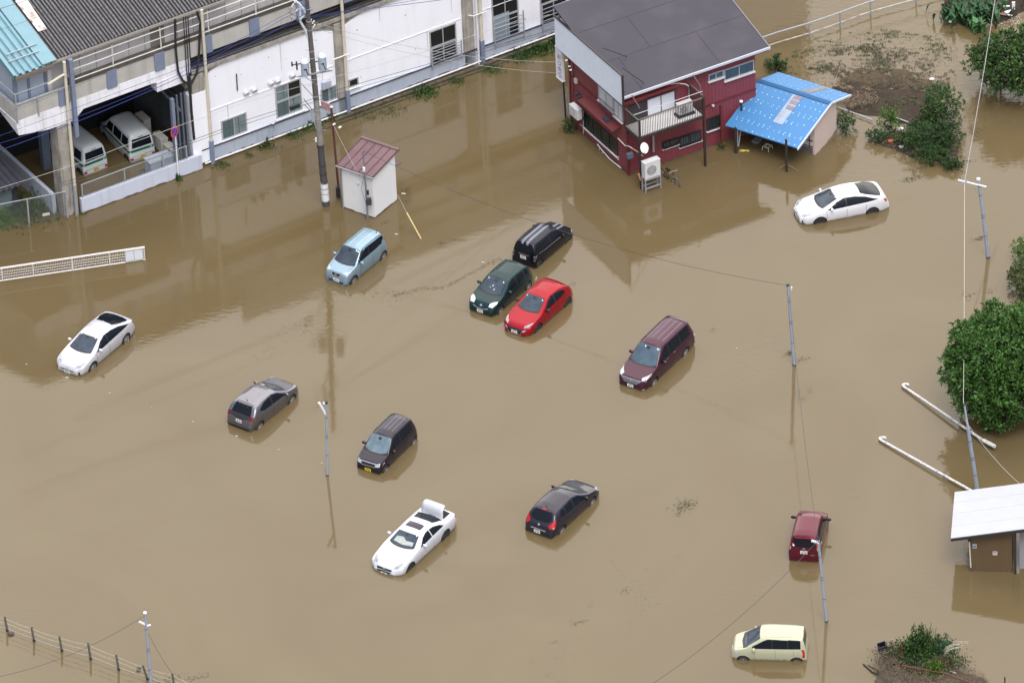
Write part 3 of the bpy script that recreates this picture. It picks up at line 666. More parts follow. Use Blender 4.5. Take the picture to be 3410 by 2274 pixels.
# siding ribs
m = MB()
for k in range(37):
    x = .1+k*.2
    if x < WL-.03: m.fbox(H, x, x+.018, -.012, 0, -.5, ZE-.05)
m.build('siding_rib', mat('dark_red_rib', (.225, .04, .053), .5), hs_)
MB().fbox(H, -.02, WL, -.05, 0, 2.45, 2.53).build('belt_course', M_redd, hs_)
MB().fbox(H, -.04, 0, -.02, WD, 2.9, 2.97).build('belt_course', M_redd, hs_)
MB().fbox(H, -.05, .06, -.05, .06, -1, ZE-.02).build('corner_post', M_redd, hs_)
MB().fbox(H, -.05, .06, WD-.06, WD+.05, -1, ZE+1.2).build('corner_post', M_redd, hs_)
# roof
r0 = lambda b, u=0: ZE+.02+SR*(b)+u
b0, b1, a0, a1 = -.42, 6.3, -.40, 8.0
o = MB().prism([H.P(a0, b0, r0(b0)), H.P(a1, b0, r0(b0)), H.P(a1, b1, r0(b1)), H.P(a0, b1, r0(b1))], (0, 0, .10)).build('roof', mat('brown_grey_roofing', (.037, .034, .047), .6, var=.09, scale=.6, streak=(.8, .12, '6d6570')), hs_); fixnormals(o)
m = MB()
for bb in (1.95, 4.2): m.prism([H.P(a0, bb, r0(bb)+.10), H.P(a1, bb, r0(bb)+.10), H.P(a1, bb+.018, r0(bb)+.105), H.P(a0, bb+.018, r0(bb)+.105)], (0, 0, .008))
for aa, u, v in ((.75, b0, 1.95), (2.6, 1.95, 4.2), (5.2, b0, 1.95)): m.prism([H.P(aa, u, r0(u)+.10), H.P(aa+.014, u, r0(u)+.10), H.P(aa+.014, v, r0(v)+.10), H.P(aa, v, r0(v)+.10)], (0, 0, .012))
m.build('roof_seam', mat('roof_seam_dark', (.033, .031, .042), .62, spec=.5), hs_)
m = MB().prism([H.P(a0, b0-.06, r0(b0)-.02), H.P(a1+.05, b0-.06, r0(b0)-.02), H.P(a1+.05, b0, r0(b0)-.02), H.P(a0, b0, r0(b0)-.02)], (0, 0, .13)); m.build('eaves_gutter', mat('pale_gutter', (.52, .55, .62), .4), hs_)
MB().prism([H.P(a1, b0, r0(b0)-.04), H.P(a1+.05, b0, r0(b0)-.04), H.P(a1+.05, b1, r0(b1)-.04), H.P(a1, b1, r0(b1)-.04)], (0, 0, .16)).build('verge_trim', mat('grey_trim', (.20, .18, .19), .4), hs_)
MB().prism([H.P(a0, b0+.02, r0(b0)-.12), H.P(a1, b0+.02, r0(b0)-.12), H.P(a1, .02, r0(b0)-.12), H.P(a0, .02, r0(b0)-.12)], (0, 0, .1)).build('soffit', M_redd, hs_)
# corrugated fascia board on the left gable
zf0, zf1 = 4.45, 6.18; m = MB(); N = int((6.55)/.045)
for i in range(N+1):
    bb = -.46+i*.0455; off = -.43-(.018 if i % 3 else 0)
    m.v += [tuple(H.P(off, bb, zf0)), tuple(H.P(off, bb, zf1))]
for i in range(N): m.f.append((2*i, 2*i+2, 2*i+3, 2*i+1)); m.m.append(0)
m.build('fascia_board', mat('white_corrugated', (.72, .79, .90), .5, var=.05), hs_)
m = MB().fbox(H, -.47, -.36, -.49, 6.2, zf1, zf1+.06).fbox(H, -.475, -.37, -.50, -.44, zf0, zf1); m.fbox(H, -.405, -.37, -.44, 6.2, zf0+.05, zf1); m.build('fascia_trim', M_dbr, hs_)
m = MB()
for p, q in (((510, 395), (705, 465)), ((665, 555), (845, 680))):
    pa = H.P(*(-.38,), *(H.pa(*h5(*p), -.38)))
    d = ray(*h5(*q)); n = (H.B*(-SR)+Vector((0, 0, 1))).normalized(); t = (H.P(0, 0, ZE+.14)-CAM).dot(n)/d.dot(n)
    m.tube([pa, CAM+d*t], .018, 6)
m.build('stay_rod', M_dbr, hs_)
M_tide = mat('tide_stain', (.13, .085, .055), .85, var=.4, scale=4)
def tide(F, segs, parent, h=.09, seed=1):
    random.seed(seed)
    for (p, q) in segs:
        d = (q-p); n = max(3, int(d.length/.25)); nn = d.cross(Vector((0, 0, 1))).normalized(); m = MB()
        top = [p.lerp(q, k/n)+Vector((0, 0, h*random.uniform(.5, 1.5))) for k in range(n+1)]
        for k in range(n): m.quad(p.lerp(q, k/n)+nn*.006-Vector((0, 0, .1)), p.lerp(q, (k+1)/n)+nn*.006-Vector((0, 0, .1)), top[k+1]+nn*.006, top[k]+nn*.006)
        m.build('water_stain', M_tide, parent)
tide(H, [(H.P(0, -.013, 0), H.P(7.42, -.013, 0)), (H.P(-.01, 5.6, 0), H.P(-.01, 0, 0))], hs_)
tide(Q, [(Q.P(.45, -.32, 0), Q.P(7.35, -.32, 0))], wl, .07); tide(Q, [(Q.P(7.35, -.065, 0), Q.P(40, -.065, 0))], rb, .16, 3)
# windows, right face: rectangle from photo corner points in plane b
def hwin(F, pl, pts, parent, glass, mull=1, frame=M_alu, depth=.06, grille=0, axis='b', k=0.0, name='window'):
    if axis == 'b':
        a0, a1, z0, z1 = rect4(F, k, pts); P = lambda u, o, z: F.P(u, k-o, z); A, B = F.A, -F.B
    else:
        q = [F.pa(*p, k) for p in pts]; a0, a1, z0, z1 = (q[0][0]+q[3][0])/2, (q[1][0]+q[2][0])/2, (q[2][1]+q[3][1])/2, (q[0][1]+q[1][1])/2
        P = lambda u, o, z: F.P(k-o, u, z); A, B = F.B, -F.A
    if a0 > a1: a0, a1 = a1, a0
    t = .05; fr = MB()
    def bx(m, u0, u1, o0, o1, z0_, z1_): m.prism([P(u0, o0, z0_), P(u1, o0, z0_), P(u1, o1, z0_), P(u0, o1, z0_)], (0, 0, z1_-z0_))
    bx(fr, a0, a1, .001, depth, z0, z0+t); bx(fr, a0, a1, .001, depth, z1-t, z1); bx(fr, a0, a0+t, .001, depth-.003, z0+t, z1-t); bx(fr, a1-t, a1, .001, depth-.003, z0+t, z1-t)
    for j in range(mull): x = a0+(a1-a0)*(j+1)/(mull+1); bx(fr, x-.02, x+.02, .001, depth-.006, z0+t, z1-t)
    wo_ = fr.build(name, frame, parent); fixnormals(wo_)
    g = MB(); bx(g, a0+t-.01, a1-t+.01, .002, .02, z0+t-.01, z1-t+.01); o = g.build('pane', glass, wo_); fixnormals(o)
    s = MB(); bx(s, a0-.04, a1+.04, .002, depth+.07, z0-.05, z0-.002); o = s.build('sill', mat('pale_sill', (.6, .6, .62), .5), wo_); fixnormals(o)
    if grille:
        g = MB(); n = grille
        for j in range(n): x = a0+(a1-a0)*(j+.5)/n; bx(g, x-.018, x+.018, depth+.03, depth+.055, z0-.02, z1+.02)
        bx(g, a0, a1, depth+.055, depth+.07, z0, z0+.04); bx(g, a0, a1, depth+.055, depth+.07, z1-.04, z1)
        o = g.build('window_bars', M_dbr, wo_); fixnormals(o)
    return wo_, a0, a1, z0, z1
M_gl2 = mat('slate_glass', (.055, .085, .11), .06, var=.3, scale=1.5)
hwin(H, 0, [h5(1495, 570), h5(1735, 487), h5(1740, 578), h5(1498, 662)], hs_, M_gl2)
hwin(H, 0, [h5(1367, 608), h5(1490, 570), h5(1490, 625), h5(1367, 666)], hs_, M_gl2)
hwin(H, 0, [h5(1352, 962), h5(1463, 938), h5(1465, 1035), h5(1355, 1070)], hs_, mat('shop_window', (.03, .035, .04), .2, var=.6, scale=9), frame=M_dbr, mull=0)
hwin(H, 0, [h5(1125, 1118), h5(1305, 1058), h5(1308, 1140), h5(1128, 1200)], hs_, M_glass, frame=M_dbr, grille=9)
hwin(H, 0, [h5(990, 1160), h5(1118, 1118), h5(1120, 1170), h5(992, 1215)], hs_, M_glass, frame=M_dbr, grille=7)
# balcony windows
hwin(H, 0, [h5(862, 812), h5(1096, 730), h5(1100, 870), h5(866, 960)], hs_, mat('white_shoji', (.60, .64, .70), .3), frame=mat('dark_frame', (.06, .06, .07), .4))
a0, a1, z0, z1 = rect4(H, 0, [h5(705, 870), h5(855, 820), h5(860, 975), h5(705, 1010)])
MB().fbox(H, .03, a1, -.045, -.002, z0-.15, z1).build('shutter_box', mat('near_black', (.02, .019, .022), .5), hs_)
# left face
hwin(H, 0, [h5(475, 690), h5(600, 800), h5(600, 925), h5(480, 800)], hs_, mat('pale_window2', (.62, .67, .70), .3), axis='a', k=0.0, mull=1)
hwin(H, 0, [h5(603, 810), h5(675, 870), h5(675, 1005), h5(603, 930)], hs_, mat('pale_window2', (.62, .67, .70), .3), axis='a', k=0.0, mull=1)
wo_, b_0, b_1, z_0, z_1 = hwin(H, 0, [h5(358, 915), h5(632, 1140), h5(635, 1290), h5(362, 1020)], hs_, mat('shop_glass', (.02, .032, .03), .1, var=.5, scale=.9, spec=.3), axis='a', k=0.0, mull=3, frame=M_dbr)
m = MB()
q0 = H.pa(*h5(480, 800), -.25); q1 = H.pa(*h5(600, 915), -.25)
for zz_ in (q0[1]+.02, q0[1]-.28): m.tube([H.P(-.25, q0[0], zz_), H.P(-.25, q1[0], zz_)], .014, 6)
n = 12
for j in range(n+1): bb = q0[0]+(q1[0]-q0[0])*j/n; m.tube([H.P(-.25, bb, q0[1]+.02), H.P(-.25, bb, q0[1]-.28)], .01, 5)
m.build('window_guard', M_dbr, hs_)
def awning(parent, b0, b1, z, out, drop, mt=M_redd):
    o = MB().prism([H.P(0, b0, z), H.P(0, b1, z), H.P(-out, b1, z-drop), H.P(-out, b0, z-drop)], (0, 0, .05)).build('awning', mt, parent); fixnormals(o)
    MB().prism([H.P(-out, b0, z-drop-.07), H.P(-out, b1, z-drop-.07), H.P(-out+.02, b1, z-drop-.07), H.P(-out+.02, b0, z-drop-.07)], (0, 0, .11)).build('awning_edge', mt, parent)
q0 = H.pa(*h5(300, 830), -.5); q1 = H.pa(*h5(600, 1130), -.5); awning(hs_, q1[0]+.15, q0[0], q0[1]+.15, .5, .15)
q0 = H.pa(*h5(415, 612), -.35); q1 = H.pa(*h5(680, 865), -.35); awning(hs_, -.35, q0[0], (q0[1]+q1[1])/2+.1, .38, .12)
q1 = H.pb(*h5(1140, 700), -.35); o = MB().prism([H.P(-.38, 0, q1[1]+.12), H.P(q1[0], 0, q1[1]+.12), H.P(q1[0], -.38, q1[1]), H.P(-.38, -.38, q1[1])], (0, 0, .05)).build('awning', M_redd, hs_); fixnormals(o)
# extractor hood on the lower awning, meters
q = H.pa(*h5(530, 1000), -.3); MB().prism([H.P(-.02, q[0]-.2, q[1]-.2), H.P(-.02, q[0]+.2, q[1]-.2), H.P(-.02, q[0]+.2, q[1]+.22), H.P(-.02, q[0]-.2, q[1]+.22)], -H.A*.34).build('extractor_hood', mat('slate_metal', (.05, .05, .065), .5), hs_)
q = H.pa(*h5(285, 662), -.1); MB().box(H.P(-.08, q[0], q[1]), .12, .18, .26, H.A, H.B).build('meter_box', mat('cream_plastic', (.6, .57, .5), .5), hs_)
m = MB()
for x, y in ((290, 770), (310, 795)): q = H.pa(*h5(x, y), -.15); m.tube([H.P(-.02, q[0], q[1]), H.P(-.2, q[0], q[1])], .09, 12)
m.build('gas_meter', mat('slate_metal', (.05, .05, .065), .5), hs_)
q = H.pb(*h5(1410, 865), -.1); o = MB().tube([H.P(q[0], 0, q[1]), H.P(q[0], -.12, q[1])], .07, 12).build('wall_vent', mat('silver', (.6, .6, .62), .3), hs_, smooth=True)
# left-face white pipes
pw = mat('cream_hose', (.68, .62, .57), .5)
def ha(pts, a): return [H.P(a, *H.pa(*h5(*p), a)) for p in pts]
def hb(pts, b): return [(lambda q: H.P(q[0], b, q[1]))(H.pb(*h5(*p), b)) for p in pts]
MB().tube(ha([(320, 1015), (365, 1045), (500, 1180), (638, 1305)], -.05), .022, 6).build('conduit', pw, hs_)
MB().tube(ha([(463, 1178), (500, 1225), (560, 1295), (655, 1372)], -.08), .035, 8).build('low_pipe', mat('grey_pipe', (.55, .54, .52), .5), hs_)
m = MB()
for x, y in ((478, 1205), (505, 1240), (560, 1305), (590, 1330), (640, 1375)): p = ha([(x, y)], -.08)[0]; m.tube([p, p-Vector((0, 0, .2))], .02, 6)
m.build('pipe_bracket', mat('grey_pipe', (.55, .54, .52), .5), hs_)
MB().tube(ha([(632, 1130), (690, 1190), (720, 1195)], -.04)+hb([(745, 1210), (800, 1245), (835, 1275)], -.5), .028, 8).build('hose', pw, hs_)
MB().tube(ha([(348, 905), (350, 1090)], -.1), .02, 6).build('downpipe', mat('grey_pipe', (.55, .54, .52), .5), hs_)
MB().tube(ha([(262, 385), (265, 470), (270, 560), (272, 800)], -.12), .03, 6).build('downpipe', M_redd, hs_)
MB().tube(hb([(918, 1100), (922, 1240)], -.1), .06, 8).build('downpipe', mat('grey_pipe2', (.35, .33, .34), .5), hs_)
# balcony : posts, floor, slab edge, balustrade
zb = (H.pb(*h5(830, 1125), -1.38)[1]+H.pb(*h5(1330, 950), -1.38)[1])/2
zt_ = (H.pb(*h5(795, 985), -1.38)[1]+H.pb(*h5(1310, 805), -1.38)[1])/2
bl = empty('balcony', H.P(1.7, -.7, zb), 'brown steel balcony with white floor on the right face of the red house', 'balcony'); 
bpy.data.objects.remove(bl); bl = hs_
bal = MB().fbox(H, -.15, 3.62, -1.38, -.002, zb-.12, zb).build('balcony', M_dbr, hs_)
MB().fbox(H, -.1, 3.57, -1.33, -.01, zb, zb+.03).build('balcony_floor', mat('white_deck', (.80, .78, .76), .5, var=.06, scale=3), bal)
m = MB()
for k in range(39): x = -.1+k*.0955; m.fbox(H, x-.011, x+.011, -1.375, -1.353, zb+.03, zt_-.03)
for k in range(13): b = -.1-k*.1; m.fbox(H, -.14, -.118, b-.011, b+.011, zb+.03, zt_-.03); m.fbox(H, 3.57, 3.592, b-.011, b+.011, zb+.03, zt_+.12)
m.build('baluster', M_dbr, bal)
m = MB().fbox(H, -.16, 3.62, -1.39, -1.335, zt_-.03, zt_+.02).fbox(H, -.16, -.10, -1.335, 0, zt_-.03, zt_+.02).fbox(H, 3.56, 3.62, -1.335, 0, zt_+.1, zt_+.15).fbox(H, -.15, 3.62, -1.385, -1.345, zb+.05, zb+.09)
m.build('balustrade_rail', mat('bronze_rail', (.20, .17, .14), .4, metal=.3), bal)
MB().tube([H.P(-.25, -1.15, zt_+.22), H.P(3.7, -1.15, zt_+.22)], .02, 8).build('drying_pole', M_alu, bal, smooth=True)
for x in (-.1, 3.6): MB().fbox(H, x-.05, x+.05, -1.42, -1.32, -1, zb-.121 if x < 1 else zt_+.05).build('balcony_post', M_dbr, bal)
MB().fbox(H, -.15, -.05, -1.42, -1.391, zb-.12, zt_).build('balcony_post', M_dbr, bal)
m = MB()
for pts in ([(745, 780), (775, 830), (800, 865), (806, 885)], [(1243, 612), (1275, 660), (1302, 700), (1306, 800)]): m.tube(hb(pts, -.7), .03, 8)
m.build('pole_bracket', mat('grey_brown', (.22, .17, .16), .5), bal, smooth=True)
o = MB().tube(hb([(990, 708), (1050, 690), (1110, 682), (1180, 688), (1210, 705), (1213, 800)], -.25), .03, 8).build('refrigerant_hose', pw, hs_, smooth=True)
MB().fbox(H, 5.07, 5.17, -.5, -.4, -1, H.pb(*h5(1515, 845), -.45)[1]).build('post', M_redd, hs_)
# lean-to wing at the back right (rust red roof) behind the blue canopy
zq = 1.9
o = MB().prism([H.P(7.42, -1.6, 1.35), H.P(10.0, -1.6, 1.35), H.P(9.4, 1.4, 1.75), H.P(7.42, 2.1, 1.8)], (0, 0, .06)).build('lean_to_roof', mat('rust_red_sheet', (.12, .028, .018), .6, var=.35, scale=2), hs_); fixnormals(o)
MB().fbox(H, 7.42, 9.0, -.3, 1.2, -1, 1.35).build('lean_to_wall', M_redd, hs_)
# AC units and dish
M_acw = mat('white_ac', (.62, .62, .62), .45, var=.05)
q = H.pb(*h5(1185, 880), -.85); ac1 = ac_unit(H.P(q[0]-.02, -.75, zb+.16), H, .80, .30, .56, 'white outdoor unit standing on the balcony of the red house', mt=M_acw)
MB().fbox(H, q[0]-.5, q[0]+.45, -.98, -.52, zb+.03, zb+.15).build('stand', mat('near_black', (.02, .019, .022), .5), ac1)
pA = H.pz(*h7(850, 1420), 0.15); 
pc = H.pb(*h7(1100, 1100), -1.75); base = H.P(pc[0]+.04, -1.75, pc[1]); 
ac2 = ac_unit(base, H, .88, .34, .90, 'large white outdoor unit on a steel stand beside the front corner of the red house', mt=M_acw, fr=.30, fx=-.06)
m = MB()
for x in (-.43, .43):
    for y in (-.16, .16): m.box(base+H.A*x+H.B*y+Vector((0, 0, -.4)), .05, .05, .8, H.A, H.B)
for y in (-.16, .16): m.box(base+H.B*y+Vector((0, 0, -.06)), .95, .05, .05, H.A, H.B); m.box(base+H.B*y+Vector((0, 0, -.55)), .95, .05, .05, H.A, H.B)
m.build('stand', M_galv, ac2)
q = H.pa(*h5(280, 915), -.45); Fl = Frame((0, 0), R(28.3+90+180))
ac3 = ac_unit(H.P(-.40, q[0], q[1]-.28), Fl, .78, .28, .56, 'small white outdoor unit hung on the left wall of the red house by the sign', mt=M_acw)
MB().box(H.P(-.3, q[0], q[1]-.33), .5, .7, .04, H.A, H.B).build('bracket', M_dark, ac3)
dc = hb([(846, 1208)], -1.6)[0]; sd_ = empty('satellite_dish', dc, 'white round satellite dish on the brown post above the large outdoor unit', 'satellite dish')
nd = Vector((.15, -.82, .50)).normalized(); uu = nd.cross(Vector((0, 0, 1))).normalized(); vv = uu.cross(nd)
m = MB(); rings = 6; seg = 24
for i in range(rings+1):
    r_ = .245*i/rings; zz_ = .06*(i/rings)**2
    for j in range(seg): t = 2*math.pi*j/seg; m.v.append(tuple(dc+uu*(r_*.82*math.cos(t))+vv*(r_*1.12*math.sin(t))+nd*zz_))
for i in range(rings):
    for j in range(seg): q = (j+1) % seg; m.f.append((i*seg+j, i*seg+q, (i+1)*seg+q, (i+1)*seg+j)); m.m.append(0)
m.build('reflector', mat('dish_white', (.85, .85, .85), .4), sd_, smooth=True)
m = MB().tube([dc-vv*.24, dc-vv*.2+nd*.25+uu*.08], .015, 6).tube([dc-vv*.2+nd*.22+uu*.06, dc-vv*.17+nd*.3+uu*.1], .045, 8); m.build('feed_arm', M_acw, sd_)
MB().tube([dc-nd*.02, H.P(-.1, -1.42, dc.z-.1)], .025, 6).build('mount', M_galv, sd_)
q = H.pb(*h7(500, 510), -.5); o = MB().box(H.P(q[0], -.5, q[1]), .30, .2, .26, H.A, H.B).build('meter_case', mat('slate_blue_box', (.10, .13, .17), .5)); tag(o, 'slate grey box fixed by the front corner of the red house', 'meter box')
# orange board, bicycle
p0 = H.P(-.12, -1.62, 0); q = hb([(795, 1420)], -1.6)[0]
o = MB().prism([q, q+H.A*.09, q+H.A*.16-Vector((0, 0, .45)), q+H.A*.12-Vector((0, 0, .45))], H.B*.03).build('leaning_board', mat('orange_board', (.55, .22, .11), .6)); tag(o, 'narrow orange board leaning on the brown post left of the big outdoor unit', 'board'); fixnormals(o)
bk = empty('bicycle', H.P(1.55, -1.35, 0), 'dark bicycle half under water beside the large white outdoor unit', 'bicycle')
wc1 = H.P(1.5, -2.05, .02); wc2 = H.P(1.35, -1.05, .10); bd = (wc2-wc1).normalized(); bu = Vector((0, 0, 1))
def ring(c, r_, th, n=26): return [c+bd*(r_*math.cos(2*math.pi*k/n))+bu*(r_*math.sin(2*math.pi*k/n)) for k in range(n+1)]
for c_ in (wc1, wc2):
    wh_ = MB().tube(ring(c_, .32, 0), .022, 6, cap=False).build('wheel', M_black, bk); m = MB().tube(ring(c_, .29, 0), .010, 5, cap=False)
    for k in range(8): t = math.pi*k/8; d_ = bd*math.cos(t)+bu*math.sin(t); m.tube([c_-d_*.29, c_+d_*.29], .004, 3)
    m.build('rim', mat('chrome', (.75, .75, .75), .2, metal=.8), wh_)
st_ = wc1+bd*.55+bu*.05; hd = wc1+bd*.18+bu*.55; se = wc1+bd*.62+bu*.50
MB().tube([wc2, st_, hd, se, wc2], .018, 6).tube([st_, se], .018, 6).tube([wc1, hd, hd+bu*.12], .018, 6).build('frame', M_black, bk)
MB().tube([hd+bu*.12-H.A*.25, hd+bu*.15, hd+bu*.12+H.A*.25], .014, 6).build('handlebar', mat('chrome', (.75, .75, .75), .2, metal=.8), bk)
o = MB().box(se+bu*.05, .24, .13, .06, bd, bd.cross(bu)).build('saddle', M_black, bk)
MB().box(wc1-bd*.02+bu*.38, .05, .3, .02, H.A, bd).build('mudguard', mat('chrome', (.75, .75, .75), .2, metal=.8), bk)
# ------------------------------------------------------------------ tall shop sign on a pole
s8 = crop(1820, 130, 9.22)
sg = G(1886, 408)
sn = empty('shop_sign', sg, 'tall narrow white shop sign with dark blue lettering left of the red house', 'sign')
zs1 = HT(sg, s8(0, 280)[1]); zs0 = HT(sg, s8(0, 1250)[1])
MB().tube([sg+Vector((0, 0, -1)), sg+Vector((-.10, 0, zs1+.0))], .05, 10).build('post', M_black, sn, smooth=True)
SA = -H.B      # the sign's wide faces look left-front; panel runs along the wall direction
HF = Frame((sg.x, sg.y), R(28.3))
zb0, zb1 = zs0-.05, zs1-.12
cx = -.14
# box: thickness along A, width along B
bxp = MB().prism([HF.P(cx-.02, -.05, zb0), HF.P(cx+.13, -.05, zb0), HF.P(cx+.13, .55, zb0), HF.P(cx-.02, .55, zb0)], (0, 0, zb1-zb0)); pn_ = bxp.build('sign_panel', mat('sign_white', (.80, .80, .88), .4), sn)
m = MB().fbox(HF, cx-.035, cx+.15, -.065, .565, zb1, zb1+.03).fbox(HF, cx-.035, cx+.15, -.065, .565, zb0-.03, zb0); m.build('sign_cap', mat('white_post', (.8, .8, .8), .4), pn_)
nrm = -HF.A; xax = -HF.B; zax = Vector((0, 0, 1))
hh = zb1-zb0; M_ink = mat('navy_ink', (.02, .015, .16), .5)
for k, ch in enumerate('あじゆう'):
    c_ = HF.P(cx-.021, .21, zb1-hh*(.26+.2*k)); mt = Matrix(((xax.x, zax.x, nrm.x, c_.x), (xax.y, zax.y, nrm.y, c_.y), (xax.z, zax.z, nrm.z, c_.z), (0, 0, 0, 1)))
    try: text_mesh(ch, .32, M_ink, 'letter', pn_, mt, .003)
    except Exception as e: print('glyph', e)
m = MB()
random.seed(3)
for k in range(16): z = zb1-.35-k*.085; m.prism([HF.P(cx-.024, .0, z), HF.P(cx-.024, .07, z), HF.P(cx-.024, .07, z+.05), HF.P(cx-.024, .0, z+.05)][:4], -HF.A*.003) if k % 5 != 3 else None
m.build('small_lettering', mat('grey_ink', (.22, .22, .25), .6), pn_)
m = MB()
for z in (zb0-.12, zb1-.22): m.tube([HF.P(-.05, -.4, z), HF.P(-.05, .75, z+.1)], .014, 6)
m.build('bracket', M_dbr, sn)
MB().tube([sg+Vector((.22, 0, -.5)), sg+Vector((.02, 0, HT(sg, h5(0, 780)[1])))], .03, 6).build('conduit', M_galv, sn)
# small insulators held out from the house wall
m = MB(); pts = ha([(210, 497), (240, 522), (235, 545), (212, 540), (245, 575), (220, 590)], -.55)
m.tube(pts, .014, 5); mi = m.build('service_bracket', M_black, hs_)
m = MB()
for p in pts[::2]: m.tube([p-Vector((.05, 0, 0)), p+Vector((.06, 0, .02))], .04, 8)
m.build('insulator', mat('porcelain', (.7, .7, .68), .3), mi)
# ------------------------------------------------------------------ blue roofed shed
K = Frame(G(2713.8, 516.6), R(54.9)); k2 = crop(2400, 0, 2.613); k9 = crop(2420, 380, 7.84)
ks = empty('blue_roof_shed', K.P(.5, 2, 0), 'open shed with bright blue sheet roof and beige gable wall right of the red house', 'shed')
rl, rr_, rbk = (-1.75, 1.36), (1.45, 2.27), (3.25, 1.74)
M_bro = mat('bright_blue_sheet', (.055, .205, .44), .55, var=.07, scale=.7)
bE, bW = -.10, 4.12
def rz_(a): return rl[1]+(rr_[1]-rl[1])*(a-rl[0])/(rr_[0]-rl[0]) if a <= rr_[0] else rr_[1]+(rbk[1]-rr_[1])*(a-rr_[0])/(rbk[0]-rr_[0])
o = MB().prism([K.P(rl[0], bE, rl[1]), K.P(rr_[0], bE, rr_[1]), K.P(rr_[0], bW, rr_[1]), K.P(rl[0], bW, rl[1])], (0, 0, .05)).build('roof', M_bro, ks); fixnormals(o); rfo = o
o = MB().prism([K.P(rr_[0], bE, rr_[1]), K.P(rbk[0], bE, rbk[1]), K.P(rbk[0], bW, rbk[1]), K.P(rr_[0], bW, rr_[1])], (0, 0, .05)).build('roof', M_bro, ks); fixnormals(o)
o = MB().prism([K.P(rr_[0]-.16, bE-.01, rz_(rr_[0]-.16)+.05), K.P(rr_[0], bE-.01, rr_[1]+.11), K.P(rr_[0]+.16, bE-.01, rz_(rr_[0]+.16)+.05)], K.B*(bW-bE+.02)).build('ridge_cap', mat('ridge_blue', (.03, .13, .29), .4), ks); fixnormals(o)
m = MB()
for dx in (-.17,): m.fbox(K, rr_[0]+dx-.012, rr_[0]+dx+.012, bE, bW, rz_(rr_[0]+dx)+.05, rz_(rr_[0]+dx)+.07)
m.build('ridge_seam', M_dark, ks)
# screw caps with white washers
m = MB(); random.seed(5)
def scr(a, b, s=.035):
    z = rz_(a)+.052; n_ = 6; m.prism([K.P(a+s*math.cos(2*math.pi*k/n_), b+s*math.sin(2*math.pi*k/n_), z+(rz_(a+s*math.cos(2*math.pi*k/n_))-rz_(a))) for k in range(n_)], (0, 0, .018))
for a in (-1.66, -1.22, -1.08, -.52, -.38, .12, .25, .72, 1.12):
    b = .05+random.uniform(0, .1); 
    while b < 4.05:
        if not (1.35 < b < 2.05 and a > -.9) and random.random() < .93: scr(a+random.uniform(-.03, .03), b+random.uniform(-.03, .03), random.choice((.024, .028, .036)))
        b += .31
for a in (1.85, 2.1, 2.65, 2.95, 3.15):
    b = .12
    while b < 4.05: scr(a+random.uniform(-.04, .04), b+random.uniform(-.04, .04), random.choice((.024, .032))); b += .33
m.build('screw_washer', mat('washer', (.42, .62, .72), .4), rfo)
m = MB().prism([K.P(-.72, 1.42, rz_(-.72)+.056), K.P(1.22, 1.42, rz_(1.22)+.056), K.P(1.22, 1.98, rz_(1.22)+.056), K.P(-.72, 1.98, rz_(-.72)+.056)], (0, 0, .015)); m.build('skylight_sheet', mat('milky_sheet', (.28, .42, .58), .35, var=.25, scale=2.5, var2=(.30, .27, .30)), rfo)
m = MB()
for a_ in (.25, .62, .95): m.prism([K.P(a_, 1.42, rz_(a_)+.075), K.P(a_+.25, 1.42, rz_(a_+.25)+.075), K.P(a_+.25, 1.85, rz_(a_+.25)+.075), K.P(a_, 1.85, rz_(a_)+.075)], (0, 0, .012))
m.build('skylight_patch', mat('mauve_patch', (.25, .21, .25), .5, var=.3), rfo)
m = MB().prism([K.P(1.72, 1.35, rz_(1.72)+.056), K.P(3.24, 1.10, rz_(3.24)+.056), K.P(3.24, 1.42, rz_(3.24)+.056), K.P(1.72, 1.85, rz_(1.72)+.056)], (0, 0, .012)); m.build('repair_strip', mat('grey_brown_strip', (.20, .19, .19), .5, var=.3), rfo)
o = MB().prism([K.P(rl[0]-.03, bE-.05, rl[1]-.06), K.P(rr_[0], bE-.05, rr_[1]-.05), K.P(rr_[0], bE-.05, rr_[1]+.06), K.P(rl[0]-.03, bE-.05, rl[1]+.055)], K.B*.05).build('barge_board', mat('pale_board', (.62, .68, .74), .4), ks); fixnormals(o)
o = MB().prism([K.P(rr_[0], bE-.05, rr_[1]-.05), K.P(rbk[0]+.03, bE-.05, rbk[1]-.05), K.P(rbk[0]+.03, bE-.05, rbk[1]+.055), K.P(rr_[0], bE-.05, rr_[1]+.06)], K.B*.05).build('barge_board', mat('pale_board', (.62, .68, .74), .4), ks); fixnormals(o)
M_pink = mat('pinkish_render', (.56, .45, .40), .8, var=.06, scale=1)
o = MB().prism([K.P(0, 0, -1), K.P(2.07, 0, -1), K.P(2.07, 0, rz_(2.07)-.02), K.P(rr_[0], 0, rr_[1]-.02), K.P(0, 0, rz_(0)-.02)], K.B*.12).build('wall', M_pink, ks); fixnormals(o)
m = MB(); random.seed(2)
tri = [K.P(.5, -.006, 0), K.P(2.07, -.006, 0), K.P(2.07, -.006, .42), K.P(1.85, -.006, .36), K.P(1.6, -.006, .22), K.P(1.3, -.006, .2), K.P(1.0, -.006, .08), K.P(.5, -.006, .05)]
o = MB().prism(tri, K.B*.005).build('mud_stain', mat('mud_stain', (.24, .19, .13), .9, var=.3, scale=4), ks); fixnormals(o)
MB().fbox(K, -.02, .10, .12, 1.05, -1, 1.25).build('wall', mat('purple_base', (.13, .10, .12), .7), ks)
MB().fbox(K, -.05, -.02, .10, .95, .38, 1.65).build('door', mat('grey_white_board', (.50, .50, .48), .6, streak=(7, .6, '5a4a42')), ks)
m = MB()
for z in (.45, .8, 1.4): m.fbox(K, -.08, -.05, .08, .98, z, z+.04)
